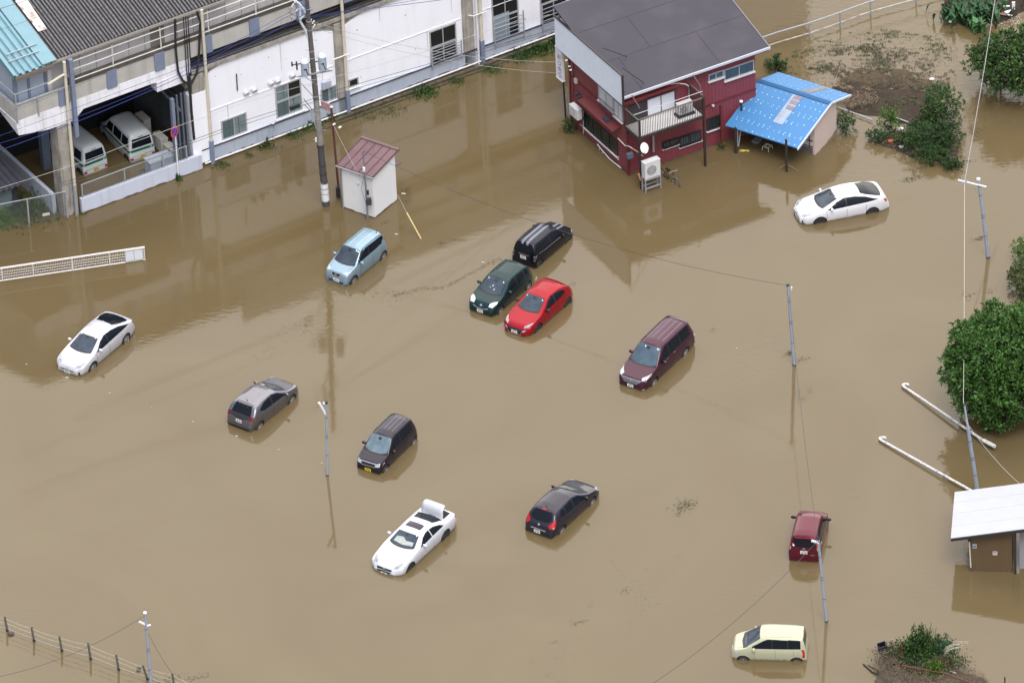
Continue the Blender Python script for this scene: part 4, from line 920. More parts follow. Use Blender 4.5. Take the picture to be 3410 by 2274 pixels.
m.fbox(K, -.07, -.05, .25, .29, .4, 1.6); m.build('door_batten', M_dbr, ks)
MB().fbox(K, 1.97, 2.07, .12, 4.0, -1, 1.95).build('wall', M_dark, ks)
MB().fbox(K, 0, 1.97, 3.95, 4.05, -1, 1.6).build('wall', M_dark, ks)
MB().tube([G(2620, 572)+Vector((0, 0, -1)), G(2620, 572)+Vector((0, 0, 1.9))], .06, 8).build('post', M_dbr, ks)
pj = G(2451, 510); MB().tube([pj+Vector((0, 0, -1)), pj+Vector((0, 0, 1.5))], .07, 8).build('post', M_dbr, ks)
MB().tube([pj+Vector((.1, 0, .4)), pj+Vector((.12, .1, 1.5))], .025, 6).tube([pj+Vector((.14, 0, .4)), pj+Vector((.3, .1, 1.5))], .025, 6).build('brace', M_galv, ks)
pf = K.P(-1.3, 3.6, rz_(-1.3)); d_ = (ray(*k2(185, 1000))); 
n = Vector((0, 0, 1)); cq = K.P(*K.pz(*k2(182, 995), rz_(-1.2)), rz_(-1.2))
MB().box(cq+Vector((0, 0, .08)), .2, .2, .12, K.A, K.B).build('flue', mat('near_black', (.02, .019, .022), .5), ks); MB().tube([cq, cq+Vector((0, 0, .72))], .055, 10).build('flue', M_dbr, ks)
MB().tube([cq+Vector((0, 0, .72)), cq+Vector((0, 0, .78))], .09, 10).build('flue_cap', mat('white_post', (.8, .8, .8), .4), ks)
# things floating under the canopy
p = G(*k9(1060, 880), .1); st = empty('plastic_stool', p, 'pale plastic stool frame floating under the blue shed roof', 'stool')
m = MB(); rs = [K.A*x+K.B*y for x, y in ((-.17, -.17), (.17, -.17), (.17, .17), (-.17, .17))]
m.tube([p+q+Vector((0, 0, .1)) for q in rs+rs[:1]], .018, 6); m.tube([p+q*.6+Vector((0, 0, .1)) for q in rs+rs[:1]], .014, 6); m.build('seat_frame', mat('cream_plastic', (.6, .57, .5), .5), st)
for q in rs: MB().tube([p+q+Vector((0, 0, .1)), p+q*1.15+Vector((0, 0, -.15))], .02, 6).build('leg', mat('cream_plastic', (.6, .57, .5), .5), st)
p = G(*k9(785, 690), .06); o = MB().box(p, .42, .34, .10, K.A, K.B).build('foam_box', mat('grey_foam', (.22, .24, .27), .7)); tag(o, 'flat grey box lid floating under the blue shed roof left of the stool', 'box')
random.seed(21); m = MB(); p = G(*k9(400, 970), .02)
for k in range(16): q = p+Vector((random.uniform(-.15, .15), random.uniform(-.12, .12), .02)); m.tube([q, q+Vector((random.uniform(.1, .3), random.uniform(-.15, .05), random.uniform(0, .06)))], .012, 4)
o = m.build('straw_bundle', mat('yellow_straw', (.55, .48, .10), .7)); tag(o, 'small bundle of yellow straw floating beside the left post of the blue shed', 'straw')
p = G(2620, 545, .3); m = MB().tube([p+Vector((-.5, -.12, -.28)), p, p+Vector((.55, -.3, -.3))], .012, 5)
o = m.build('bent_wire', mat('grey_brown', (.22, .17, .16), .5)); tag(o, 'thin bent rod tied across the front post of the blue shed', 'rod')
# ------------------------------------------------------------------ white pump shed with brown roof
S = Frame(G(1248.3, 727.7), R(54.4))
sh = empty('pump_shed', S.P(1, 1, 0), 'small white windowless shed with a brown seamed metal roof standing in the water', 'shed')
wA, wB = 1.93, 1.9
M_sh = mat('cream_white_render', (.76, .77, .77), .7, var=.03, scale=1.2)
o = MB().prism([S.P(0, 0, -1), S.P(0, 0, 2.5), S.P(wA, 0, 2.80), S.P(wA, 0, -1)], S.B*wB).build('wall', M_sh, sh); fixnormals(o)
tide(S, [(S.P(0, -.004, 0), S.P(wA, -.004, 0)), (S.P(-.004, wB, 0), S.P(-.004, 0, 0))], sh, .06, 5)
M_br = mat('brown_metal_roof', (.165, .095, .105), .45, var=.22, scale=.9)
q = lambda a, b, u=0: S.P(a, b, 2.50+.155*a+u)
o = MB().prism([q(-.12, -.14), q(2.1, -.14), q(2.1, 2.08), q(-.12, 2.08)], (0, 0, .06)).build('roof', M_br, sh); fixnormals(o)
m = MB()
for b in (-.12, .30, .74, 1.18, 1.62, 2.05): m.prism([q(-.12, b-.012, .06), q(2.05, b-.012, .06), q(2.05, b+.012, .06), q(-.12, b+.012, .06)], (0, 0, .035))
m.build('roof_seam', mat('dark_brown_seam', (.10, .045, .045), .4), sh)
o = MB().prism([q(2.02, -.17, .0), q(2.14, -.17, .0), q(2.14, 2.11, .0), q(2.02, 2.11, .0)], (0, 0, .13)).build('ridge_cap', mat('dusty_brown', (.17, .115, .11), .5), sh)
MB().tube([q(-.16, -.16, .0), q(-.16, 2.1, .0)], .035, 8).build('gutter', mat('grey_pipe2', (.35, .33, .34), .5), sh)
MB().tube([S.P(-.06, 1.86, 2.45), S.P(-.06, 1.86, -.5)], .035, 8).build('downpipe', mat('blue_grey_pipe', (.22, .24, .28), .5), sh)
o = MB().prism([S.P(1.95, .0, 1.95), S.P(2.45, .0, 1.85), S.P(2.45, .9, 1.85), S.P(1.95, .9, 1.95)], (0, 0, .05)).build('canopy', M_br, sh); fixnormals(o)
for x, y in ((1322, 940), (1183, 833)):
    p = S.pa(*c9(x, y), 0); r_ = .06 if x > 1200 else .03; MB().tube([S.P(0, p[0], p[1]), S.P(-.06, p[0], p[1])], r_, 10).build('wall_vent', mat('silver', (.6, .6, .62), .3), sh, smooth=True)
m = MB().tube([q(.0, .5, .2), q(.05, .5, .36)], .02, 6)
mb_ = G(*c9(1428, 1350)); ep = empty('meter_pole', mb_, 'thin grey steel pole with a meter box in front of the white shed', 'pole'); zt = HT(mb_, c9(0, 580)[1])
MB().tube([mb_-Vector((0, 0, .8)), mb_+Vector((-.02, 0, zt*.68))], .05, 10).tube([mb_+Vector((-.02, 0, zt*.68)), mb_+Vector((-.05, 0, zt))], .035, 10).build('pole', mat('grey_pole', (.22, .25, .28), .4, metal=.3), ep, smooth=True)
MB().box(mb_+Vector((.10, -.05, HT(mb_, c9(0, 1140)[1]))), .26, .16, .36).build('meter_box', mat('slate_metal', (.05, .05, .065), .5), ep)
MB().box(mb_+Vector((.08, -.05, HT(mb_, c9(0, 1040)[1]))), .10, .12, .22).build('breaker', M_black, ep)
MB().tube([mb_+Vector((-.05, -.03, HT(mb_, c9(0, 800)[1]))), mb_+Vector((-.05, -.03, HT(mb_, c9(0, 760)[1])))], .07, 10).build('lamp', mat('white_plastic', (.8, .8, .8), .4), ep)
MB().tube([mb_+Vector((-.05, -.05, HT(mb_, c9(0, 850)[1]))), mb_+Vector((-.24, -.05, HT(mb_, c9(0, 1000)[1]))), mb_+Vector((-.02, -.05, HT(mb_, c9(0, 1180)[1])))], .009, 5).build('wire', M_black, ep)
MET = mb_+Vector((-.05, 0, zt))
# rusty pole with small sign
rp0 = G(*c9(1112, 1100)); rs_ = empty('sign_pole', rp0, 'dark red rusty pole with a faded pink sign board beside the white shed', 'sign'); zt = HT(rp0, c9(0, 95)[1]); 
MB().tube([rp0-Vector((0, 0, 1)), rp0+Vector((-.14, 0, zt))], .06, 10).build('post', M_rust, rs_, smooth=True)
sp = rp0+Vector((-.14, 0, zt-.25)); u = Vector((.75, -.66, 0)); zb_ = Vector((0, 0, 1))
o = MB().prism([sp-u*.04, sp-u*.62, sp-u*.62+zb_*.44, sp-u*.04+zb_*.44], u.cross(zb_)*.05).build('sign_board', mat('faded_pink_sign', (.55, .44, .45), .6, var=.5, scale=14, var2=(.36, .10, .12)), rs_); fixnormals(o)
MB().tube([sp+zb_*.27, sp+zb_*.30], .075, 10).build('cap', mat('white_plastic', (.8, .8, .8), .4), rs_)
for x, y in ((1048, 285), (1115, 318)): p = cb_(*c9(x, y), rp0.y-pb0.y-.1); MB().tube([p-Vector((.05, 0, .03)), p+Vector((.06, 0, .05))], .05, 8).build('insulator', mat('white_plastic', (.8, .8, .8), .4), rs_)
MB().box(rp0+Vector((-.06, -.05, .35)), .22, .2, .5).build('junction_box', M_black, rs_)
WS = [(sp+zb_*.1, q(1.2, 1.1, .2)), ]
wire(sag(rp0+Vector((-.1, 0, zt-1.0)), mb_+Vector((0, 0, 1.9)), .1), .008, M_wcab, 'thin pale wire from the rusty pole over the white shed roof')
wire(sag(cb_(*c3(10, 1320), -1), q(1.6, 1.0, .1), .15), .008, M_wcab, 'thin pale wire falling steeply onto the ridge of the white shed')
# yellow guy-wire guard
y0 = G(*c9(2020, 1560)); y1p = c9(1862, 1272); zy = 1.25; y1 = CAM+ray(*y1p)*((zy-CAM.z)/ray(*y1p).z)
gt = S.P(1.9, .2, 2.6)
m = MB().tube([y0, y1], .036, 8); o = m.build('guy_guard', mat('pale_yellow', (.72, .56, .26), .5), smooth=True); tag(o, 'yellow guy wire guard leaning out of the water right of the white shed', 'guy guard')
wire([y1, CAM+ray(*c9(1758, 1070))*((1.9-CAM.z)/ray(*c9(1758, 1070)).z)], .008, M_wcab, 'thin guy wire between the yellow guard and the white shed wall')
# ------------------------------------------------------------------ lamp poles and masts standing in the water
M_lp = mat('lamp_pole_blue', (.36, .42, .52), .35, metal=.2, var=.05)
M_lampw = mat('lamp_white', (.70, .71, .73), .35)
def pole(name, b, t, r0_, r1_, label, cat='pole', mt=None, grp=None):
    r = empty(name, b, label, cat, grp)
    MB().tube([b-(t-b).normalized()*.6, b], r0_, 12).tube([b, t], r0_, 12, r1_).build('shaft', mt or M_lp, r, smooth=True)
    MB().tube([b-(t-b)*.003, b+(t-b)*.012], r0_*1.12, 12).build('wet_band', M_dark, r, smooth=True)
    m = MB()
    for f_ in (.28, .52, .55, .8): q_ = b.lerp(t, f_); rr_p = r0_+(r1_-r0_)*f_; m.tube([q_, q_+(t-b).normalized()*.035], rr_p*1.12, 12)
    m.build('strap', mat('strap_dark', (.10, .11, .12), .5), r)
    return r
def top_at(b, px, py, lean_x=None):
    """top of a pole through b: vertical height from py, sideways lean so that it ends at px"""
    z = HT(b, py); p = Vector((b.x, b.y, z)); dx = (px-pix(p)[0])/70.0; return p+Vector((dx, 0, 0))
b = G(1090, 1582); t = top_at(b, 1086, 1342); r = pole('lamp_pole', b, t, .068, .05, 'pale blue lamp pole with a single white arm lamp right of the grey hatchback', 'lamp post')
a_ = b.lerp(t, .83); e_ = CAM+ray(1062, 1340)*((a_.y+.05-CAM.y)/ray(1062, 1340).y)
MB().tube([a_+(e_-a_)*.08, e_], .062, 10).build('lamp', M_lampw, r, smooth=True)
MB().tube([t-Vector((.15, 0, .02)), t+Vector((0, 0, .0))], .06, 8).build('bracket', M_lampw, r); MB().tube([t+Vector((0, 0, -.02)), t+Vector((0, 0, .08))], .075, 12).build('cap', M_black, r)
LP1 = t
b = G(2752, 2068); t = top_at(b, 2726, 1798); r = pole('lamp_pole', b, t, .075, .06, 'pale blue lamp pole standing in front of the maroon car', 'lamp post')
e_ = CAM+ray(2704, 1800)*((t.y-.1-CAM.y)/ray(2704, 1800).y); a_ = b.lerp(t, .97)
MB().tube([a_, e_], .065, 10).build('lamp', M_lampw, r, smooth=True)
m = MB().tube([t+Vector((-.35, 0, .05)), t+Vector((.12, 0, .08))], .03, 8).tube([t, t+Vector((.02, 0, .16))], .03, 8); m.build('bracket', M_black, r)
LP2 = t
b = G(2645, 1215); t = top_at(b, 2624, 950); r = pole('bare_pole', b, t, .085, .07, 'bare pale blue pole with debris caught at its foot right of the purple minivan')
MB().tube([t, t+Vector((0, 0, .06))], .085, 12).build('cap', M_black, r)
m = MB().tube([t+Vector((.16, 0, -.25)), t+Vector((.17, 0, -.10))], .04, 8); m.build('connector', M_lampw, r); BP = t
b = G(3291, 857); t = top_at(b, 3258, 597); r = pole('cross_arm_pole', b, t, .095, .075, 'pale blue pole with a horizontal cross arm near the right edge')
MB().tube([t-Vector((0, 0, .02)), t+Vector((0, 0, .06))], .095, 14).build('cap', M_lampw, r)
zz1 = lambda px, py, y=t.y-.1: CAM+ray(px, py)*((y-CAM.y)/ray(px, py).y)
m = MB().tube([zz1(3190, 600), zz1(3284, 623)], .045, 6); m.build('crossarm', M_lampw, r); MB().tube([zz1(3205, 613), zz1(3219, 601)], .05, 6).build('clamp', M_galv, r)
MB().tube([zz1(3240, 620), zz1(3256, 645)], .015, 6).build('brace', M_galv, r)
CA = zz1(3212, 605)
b = G(3256, 1640); t = top_at(b, 3213, 1347)
r = pole('service_pole', b, b.lerp(t, .74), .10, .085, 'grey-blue stepped pole rising behind the white-roofed hut by the round tree')
MB().tube([b.lerp(t, .74), t], .06, 10, .045).build('upper_shaft', mat('lilac_steel', (.42, .43, .55), .4, metal=.2), r, smooth=True)
m = MB()
for k in range(7): c_ = b.lerp(t, .62+.018*k); m.tube([c_-Vector((.14, 0, 0)), c_+Vector((.16, 0, 0))], .012, 5)
m.tube([t, t+Vector((0, 0, .05))], .06, 8); m.build('step_bolt', M_black, r); SP = t
# bottom left lamp pole
b = G(505, 2300); t = top_at(b, 483, 2042); r = pole('lamp_pole', b, t, .08, .06, 'lamp pole with two small white lamps beside the wooden post fence', 'lamp post')
z1_ = lambda px, py: CAM+ray(px, py)*((t.y-CAM.y)/ray(px, py).y)
MB().tube([t, t+Vector((0, 0, .07))], .085, 12).build('cap', M_lampw, r)
MB().tube([z1_(463, 2069), z1_(483, 2078)], .055, 8).build('lamp', M_lampw, r, smooth=True); MB().tube([z1_(488, 2083), z1_(502, 2080)], .05, 8).build('lamp', M_lampw, r, smooth=True)
BL = t
# wires between them
wire(sag(MET, BP, 1.0, 30), .010, M_dcab, 'long sagging dark wire from the meter pole to the bare pole across the water')
wire(smoothpts([tuple(BP), tuple(BP+Vector((.05, -.2, -.6))), tuple(BP.lerp(LP2, .35)-Vector((0, 0, .9))), tuple(BP.lerp(LP2, .7)-Vector((0, 0, .8))), tuple(LP2)]), .012, M_dcab, 'dark sagging wire from the bare pole down to the lamp pole by the maroon car')
wire(sag(LP2, G(2150, 2290, 4.2), .5, 20), .012, M_dcab, 'dark wire running from the maroon car lamp pole to the bottom edge')
wire(sag(CA, G(3318, -30, 7.5), .3, 12), .020, mat('aged_cable', (.32, .31, .30), .6), 'thick pale cable climbing from the cross arm to the top edge')
wire(sag(CA, SP+Vector((-.05, 0, .1)), 1.1, 24), .014, mat('pinkish_cable', (.50, .45, .42), .5), 'pale cable dropping from the cross arm past the round tree')
wire(sag(G(3420, 1630, 3.0), b.lerp(SP, 0.0)*0+SP-Vector((0, 0, .8)), .3, 12), .010, M_wcab, 'thin pale wire from the stepped pole to the right edge above the hut')
wire(sag(BL-Vector((0, 0, .1)), G(-20, 2255, 3.5), .45, 20), .010, M_dcab, 'dark wire from the bottom left lamp pole to the left edge')
wire(sag(BL-Vector((0, 0, .9)), G(580, 2250, .9), .15, 10), .008, M_dcab, 'thin wire from the bottom left lamp pole down to a fence post')
# ------------------------------------------------------------------ fallen white poles of the swing gates
M_wp = mat('white_paint_worn', (.76, .76, .75), .5, var=.22, scale=9, var2=(.38, .35, .30))
def gatepole(p, q, z0_, z1_2, label, hook=True):
    a = G(*p, z0_); b = G(*q, z1_2); r = empty('white_pole', a.lerp(b, .5), label, 'pole', 'white poles lying low over the water')
    d = (b-a).normalized(); s = d.cross(Vector((0, 0, 1))).normalized()
    MB().tube([a, b], .062, 12).build('shaft', M_wp, r, smooth=True)
    if hook: MB().tube([a+d*.15, a, a-d*.12-s*.05, a-d*.12-s*.18-Vector((0, 0, .02)), a+d*.02-s*.28, a+d*.10-s*.24], .072, 10, .065).build('hook', M_wp, r, smooth=True)
    m = MB()
    for t_ in (.06, .62, .7): c_ = a.lerp(b, t_); m.tube([c_-d*.03, c_+d*.03], .08, 12)
    m.build('clamp', M_galv, r); return r
gatepole((3008, 1286), (3275, 1466), .10, .28, 'long white hooked pole lying low over the water in front of the round tree')
MB().tube([G(3275, 1466, .28), G(3313, 1486, .28)], .10, 12).build('end_sleeve', M_wp, bpy.data.objects['white_pole'], smooth=True)
gatepole((2932, 1464), (3240, 1636), .10, .22, 'long white hooked pole lying low over the water ending at the stepped pole')
# ------------------------------------------------------------------ hut with the white roof (bottom right)
hb_ = crop(2700, 1500, 2.025); WF = Frame(G(3231, 1901), R(-7))
hut = empty('white_roof_hut', WF.P(1.2, 1, 0), 'small brown hut with a large sloping white roof at the right edge', 'hut')
M_hutw = mat('brown_hut_wall', (.125, .085, .045), .38, var=.14, scale=.7, streak=(.8, .35, '5a4632'))
def zr(a): return 1.98+.185*(a+.85)
o = MB().prism([WF.P(0, 0, -1), WF.P(1.92, 0, -1), WF.P(1.92, 0, zr(1.92)), WF.P(0, 0, zr(0))], WF.B*2.6).build('wall', M_hutw, hut); fixnormals(o)
ar0, ar1 = -.86, 4.6; b0, b1 = -.30, 3.35
o = MB().prism([WF.P(ar0, b0, zr(ar0)), WF.P(ar1, b0, zr(ar1)), WF.P(ar1, b1, zr(ar1)), WF.P(ar0, b1, zr(ar0))], (0, 0, .07)).build('roof', mat('white_roof', (.43, .445, .48), .55, var=.06, scale=1.3, streak=(1.5, .12, 'a9aab0')), hut); fixnormals(o)
m = MB()
for b in (.62, 1.62, 2.5): m.prism([WF.P(ar0, b, zr(ar0)+.07), WF.P(ar1, b, zr(ar1)+.07), WF.P(ar1, b+.02, zr(ar1)+.07), WF.P(ar0, b+.02, zr(ar0)+.07)], (0, 0, .006))
m.build('roof_joint', mat('joint_grey', (.42, .42, .44), .6), hut)
o = MB().prism([WF.P(ar0, b0-.05, zr(ar0)-.08), WF.P(ar1, b0-.05, zr(ar1)-.08), WF.P(ar1, b0-.05, zr(ar1)+.06), WF.P(ar0, b0-.05, zr(ar0)+.06)], WF.B*.05).build('fascia', mat('near_black2', (.03, .03, .034), .4), hut); fixnormals(o)
MB().fbox(WF, 2.02, 2.12, -.15, -.02, -.1, zr(2)).build('post', mat('near_black2', (.03, .03, .034), .4), hut)
MB().fbox(WF, 2.25, 4.4, .3, 2.4, -1, zr(2.2)).build('wall', mat('grey_side_wall', (.30, .30, .32), .7), hut)
m = MB().tube([WF.P(-.03, -.05, 1.75), WF.P(.0, -.05, 1.0), WF.P(.03, -.05, .25)], .03, 8); m.build('conduit', pw, hut)
MB().box(WF.P(-.02, -.06, 1.85), .16, .1, .2, WF.A, WF.B).build('junction_box', mat('near_black2', (.03, .03, .034), .4), hut)
pn = empty('symbol_plate', WF.P(.22, -.02, 1.65), 'small light blue plate with a dark symbol on the brown hut', 'sign')
q = WF.pb(*crop(3130, 1780, 8.4)(970, 315), -.01); MB().box(WF.P(q[0], -.02, q[1]), .19, .02, .24, WF.A, WF.B).build('plate', mat('pale_blue_plate', (.35, .43, .46), .5), pn)
o = disc(MB(), WF.P(q[0], -.03, q[1]-.01), -WF.B, .062, .006).build('symbol', mat('navy_plate', (.03, .06, .12), .5), pn); fixnormals(o)
o = disc(MB(), WF.P(q[0], -.036, q[1]-.01), -WF.B, .022, .004).build('symbol_centre', mat('lamp_white', (.85, .86, .88), .35), pn); fixnormals(o)
nt_ = empty('notice', WF.P(1.2, -.02, 1.2), 'small white notice with a red heading on the brown hut wall', 'sign')
q = WF.pb(*crop(3130, 1780, 8.4)(1540, 515), -.01); MB().box(WF.P(q[0], -.015, q[1]), .21, .014, .20, WF.A, WF.B).build('panel', mat('paper_white', (.62, .58, .57), .6), nt_)
m = MB()
for x in (-.06, .0, .055): m.box(WF.P(q[0]+x, -.024, q[1]+.066), .045, .004, .035, WF.A, WF.B)
m.build('heading', mat('dull_red', (.38, .05, .05), .6), nt_)
m = MB()
for z in (.02, -.01, -.045): m.box(WF.P(q[0]-.005, -.024, q[1]+z), .13, .004, .012, WF.A, WF.B)
m.build('text_line', mat('grey_ink', (.22, .22, .25), .6), nt_)
# ------------------------------------------------------------------ white mesh fence half under water (left)
p0 = G(8, 934); p1 = G(483, 864); d = p1-p0
FF = Frame(p0, math.atan2(d.y, d.x)); LF = d.length; f4 = crop(0, 800, 4.704)
za = (HT(G(483, 864), 820)+HT(G(8, 934), 893))/2
wf = empty('white_mesh_fence', FF.P(LF/2, 0, 0), 'white wire fence standing in the water with a white board at its end', 'fence')
M_wf = mat('white_wire', (.72, .70, .68), .5)
m = MB(); n = int((LF+.9)/.085)
for k in range(n+1): x = -.9+k*.085; m.tube([FF.P(x, 0, .0), FF.P(x, 0, za)], .0065, 4, cap=False)
for z in (.03, .18, .33, .48): m.tube([FF.P(-.9, 0, z), FF.P(LF, 0, z)], .012, 5)
m.build('wire_mesh', M_wf, wf)
m = MB()
for z, y in ((za, 0), (za-.05, .05), (za-.03, -.04), (.0, -.01)): m.tube([FF.P(-.9, y, z), FF.P(LF+.03, y, z)], .022, 6)
m.build('top_rail', M_wf, wf)
for x in (45/4.704, 530/4.704, 1140/4.704, 1722/4.704, 2268/4.704):
    yb = (640, 566, 472, 386, 302)[(45, 530, 1140, 1722, 2268).index(round(x*4.704))]/4.704+800; g_ = G(x, yb); a_ = (g_-FF.O).dot(FF.A)
    MB().tube([FF.P(a_, -.03, -.8), FF.P(a_, -.03, za-.03)], .026, 8).build('fence_post', M_wf, wf, smooth=True)
bd_ = empty('fence_board', FF.P(LF-.8, -.05, .2), 'white board in two panels tied to the end of the white wire fence', 'board')
xa = (G(1965/4.704, 870)-FF.O).dot(FF.A); xb_ = (G(2235/4.704, 862)-FF.O).dot(FF.A)
MB().fbox(FF, xa, (xa+xb_)/2-.01, -.065, -.045, .10, za-.10).build('panel', mat('board_white', (.66, .70, .76), .45), bd_)
MB().fbox(FF, (xa+xb_)/2+.01, xb_, -.065, -.045, .10, za-.10).build('panel', mat('board_white', (.66, .70, .76), .45), bd_)
m = MB().fbox(FF, xa-.03, xb_+.03, -.075, -.04, .06, .095).fbox(FF, xa-.03, xb_+.03, -.075, -.04, za-.095, za-.06); m.build('board_frame', mat('olive_frame', (.45, .46, .38), .6), bd_)
# ------------------------------------------------------------------ wooden posts and ropes (bottom left)
fx = crop(0, 1950, 3.36); M_post = mat('old_post', (.12, .115, .10), .85, var=.45, scale=9)
posts = [((82, 505), 345), ((382, 618), 460), ((693, 730), 562), ((1015, 820), 637), ((1328, 940), 768), ((1650, 1045), 888), ((1955, 1150), 980), ((2260, 1290), 1120)]
pf_ = []; gp = 'old posts of the rope fence at the bottom left'
names = ('leftmost old post of the rope fence, dark lump beside it', 'second old post from the left of the rope fence', 'third old post from the left of the rope fence', 'fourth old post from the left of the rope fence', 'fifth old post from the left of the rope fence', 'leaning old post with grass caught on it beside the lamp pole', 'old post just right of the lamp pole with debris on its ropes', 'last old post of the rope fence at the bottom edge')
for k, (b_, yt) in enumerate(posts):
    b = G(*fx(*b_)); z = HT(b, fx(0, yt)[1]); dx = -.06 if k != 5 else -.16; t = b+Vector((dx, .02, z)); pf_.append((b, t))
    o = MB().tube([b-Vector((-.02, 0, .6)), b, b.lerp(t, .5), t], .058, 9, .05).build('fence_post', M_post, smooth=True, origin=b); tag(o, names[k], 'post', gp)
    bn = MB().tube([b+Vector((0, 0, -.02)), b+Vector((0, 0, .09))], .066, 9).build('wet_foot', M_dark, o, smooth=True)
b0_ = G(-60, 2080); pf_ = [(b0_, b0_+Vector((-.05, 0, .72)))]+pf_
M_rope = mat('pale_rope', (.42, .39, .33), .8)
for j, fr in enumerate((.86, .55, .20)):
    pts = []
    for i in range(len(pf_)-1):
        a = pf_[i][0].lerp(pf_[i][1], fr); c_ = pf_[i+1][0].lerp(pf_[i+1][1], fr)
        pts += sag(a, c_, .03, 5)[:-1]
    pts.append(pf_[-1][0].lerp(pf_[-1][1], fr))
    o = MB().tube(pts, .010, 5, cap=False).build('fence_rope', M_rope); tag(o, ('topmost', 'middle', 'lowest')[j]+' pale rope of the old post fence at the bottom left', 'rope', 'ropes of the post fence')
o = MB(); p = G(*fx(122, 545)); random.seed(1)
bm = bmesh.new(); bmesh.ops.create_icosphere(bm, subdivisions=2, radius=.13)
for v in bm.verts: v.co = Vector((v.co.x*1.2, v.co.y, v.co.z*.8))*(1+random.uniform(-.14, .14))
me = bpy.data.meshes.new('floating_lump'); bm.to_mesh(me); bm.free(); me.materials.append(mat('dark_mauve', (.075, .05, .055), .6)); o = bpy.data.objects.new('floating_lump', me); C.objects.link(o); o.location = p+Vector((0, 0, .04)); tag(o, 'dark brown rounded lump floating beside the leftmost rope fence post', 'debris')
# ------------------------------------------------------------------ pipe railing on the flooded bank (top right)
rf = crop(2400, 0, 2.613); pt = [G(*rf(-40, 620)), G(*rf(395, 440)), G(*rf(772, 325)), G(*rf(1040, 233)), G(*rf(1305, 138)), G(*rf(1700, 30)), G(*rf(2050, -60))]
rl_ = empty('pipe_railing', pt[3], 'low galvanised pipe railing curving across the flooded bank behind the red house', 'railing')
zt_r = (HT(pt[2], rf(0, 208)[1])+HT(pt[3], rf(0, 105)[1])+HT(pt[4], rf(0, 16)[1]))/3
sp_ = smoothpts([tuple(p) for p in pt], 4)
MB().tube([Vector(p)+Vector((0, 0, zt_r)) for p in sp_], .036, 8).build('top_rail', M_galv, rl_, smooth=True)
MB().tube([Vector(p)+Vector((0, 0, zt_r*.28)) for p in sp_], .032, 8).build('lower_rail', mat('worn_white_rail', (.55, .53, .5), .5, var=.45, scale=3, var2=(.25, .19, .14)), rl_, smooth=True)
for p in pt[:-1]: MB().tube([p-Vector((0, 0, .5)), p+Vector((0, 0, zt_r))], .04, 8).build('post', M_galv, rl_, smooth=True)
# ------------------------------------------------------------------ vegetation
import numpy as np
rng = np.random.default_rng(11)
def leafmat(name, col, col2, island=.35, rough=.5):
    m = mat(name, col, rough, var=.5, var2=col2, scale=1.3, island=island, spec=.3); return m
M_l1 = leafmat('leaf_deep', (.038, .088, .020), (.018, .045, .012))
M_l2 = leafmat('leaf_mid', (.060, .120, .026), (.020, .050, .014))
M_l3 = leafmat('leaf_olive', (.085, .115, .035), (.040, .055, .020))
M_l4 = leafmat('leaf_bright', (.10, .18, .02), (.04, .09, .015))
M_l5 = leafmat('leaf_banana', (.04, .105, .04), (.018, .05, .02), rough=.5)
M_bark = mat('bark', (.07, .055, .04), .9, var=.4, scale=6)
M_twig = mat('dead_twig', (.13, .10, .065), .9, island=.5)
def leaves(name, cen, size, mt, parent=None, aspect=.45, updir=None, origin=None, droop=.3, curl=.15):
    """one mesh of leaf-shaped faces (two triangles folded on the midrib) at the given centres; cen (n,3) world, size (n,)"""
    n = len(cen); cen = np.asarray(cen, float); size = np.broadcast_to(np.asarray(size, float), (n,))
    if updir is None: d = rng.normal(size=(n, 3)); d[:, 2] = d[:, 2]*.6-droop
    else: d = updir+rng.normal(size=(n, 3))*.35
    d /= np.linalg.norm(d, axis=1, keepdims=True)
    s = np.cross(d, rng.normal(size=(n, 3))+np.array([0, 0, 1.6])); s /= np.linalg.norm(s, axis=1, keepdims=True)+1e-9
    up = np.cross(s, d); up *= np.sign(up[:, 2:3]+1e-9)
    L = size[:, None]; W = L*aspect
    p0 = cen-d*L*.5; p2 = cen+d*L*.5; p1 = cen+s*W*.5+up*L*curl; p3 = cen-s*W*.5+up*L*curl
    V = np.stack([p0, p1, p2, p3], 1).reshape(-1, 3)
    off = np.array(ORG[parent.name]) if parent is not None else (np.array(origin) if origin is not None else cen.mean(0))
    V = V-off
    me = bpy.data.meshes.new(name); me.vertices.add(4*n); me.vertices.foreach_set('co', V.ravel())
    me.loops.add(4*n); me.loops.foreach_set('vertex_index', np.arange(4*n, dtype=np.int32))
    me.polygons.add(n); me.polygons.foreach_set('loop_start', np.arange(0, 4*n, 4, dtype=np.int32)); me.polygons.foreach_set('loop_total', np.full(n, 4, dtype=np.int32))
    me.materials.append(mt); me.update(); me.validate()
    o = bpy.data.objects.new(name, me); C.objects.link(o)
    if parent is not None: o.parent = parent
    else: o.location = off
    return o
def clumps(lobes, dens, shell=.55):
    """points in many small leaf clumps sitting on the surfaces of the lobes (cx,cy,cz,rx,ry,rz)"""
    out = []
    for (c, r, n) in lobes:
        k = rng.normal(size=(n, 3)); k /= np.linalg.norm(k, axis=1, keepdims=True); k[:, 2] = np.abs(k[:, 2])*np.where(rng.random(n) < .8, 1, -1)
        rr = shell+(1-shell)*rng.random(n)**.5
        cc = np.array(c)+k*rr[:, None]*np.array(r)
        for q in cc:
            m = int(dens*rng.uniform(.5, 1.4)); s = rng.uniform(.16, .34)
            out.append(q+rng.normal(size=(m, 3))*s*np.array([1, 1, .55]))
    return np.concatenate(out)
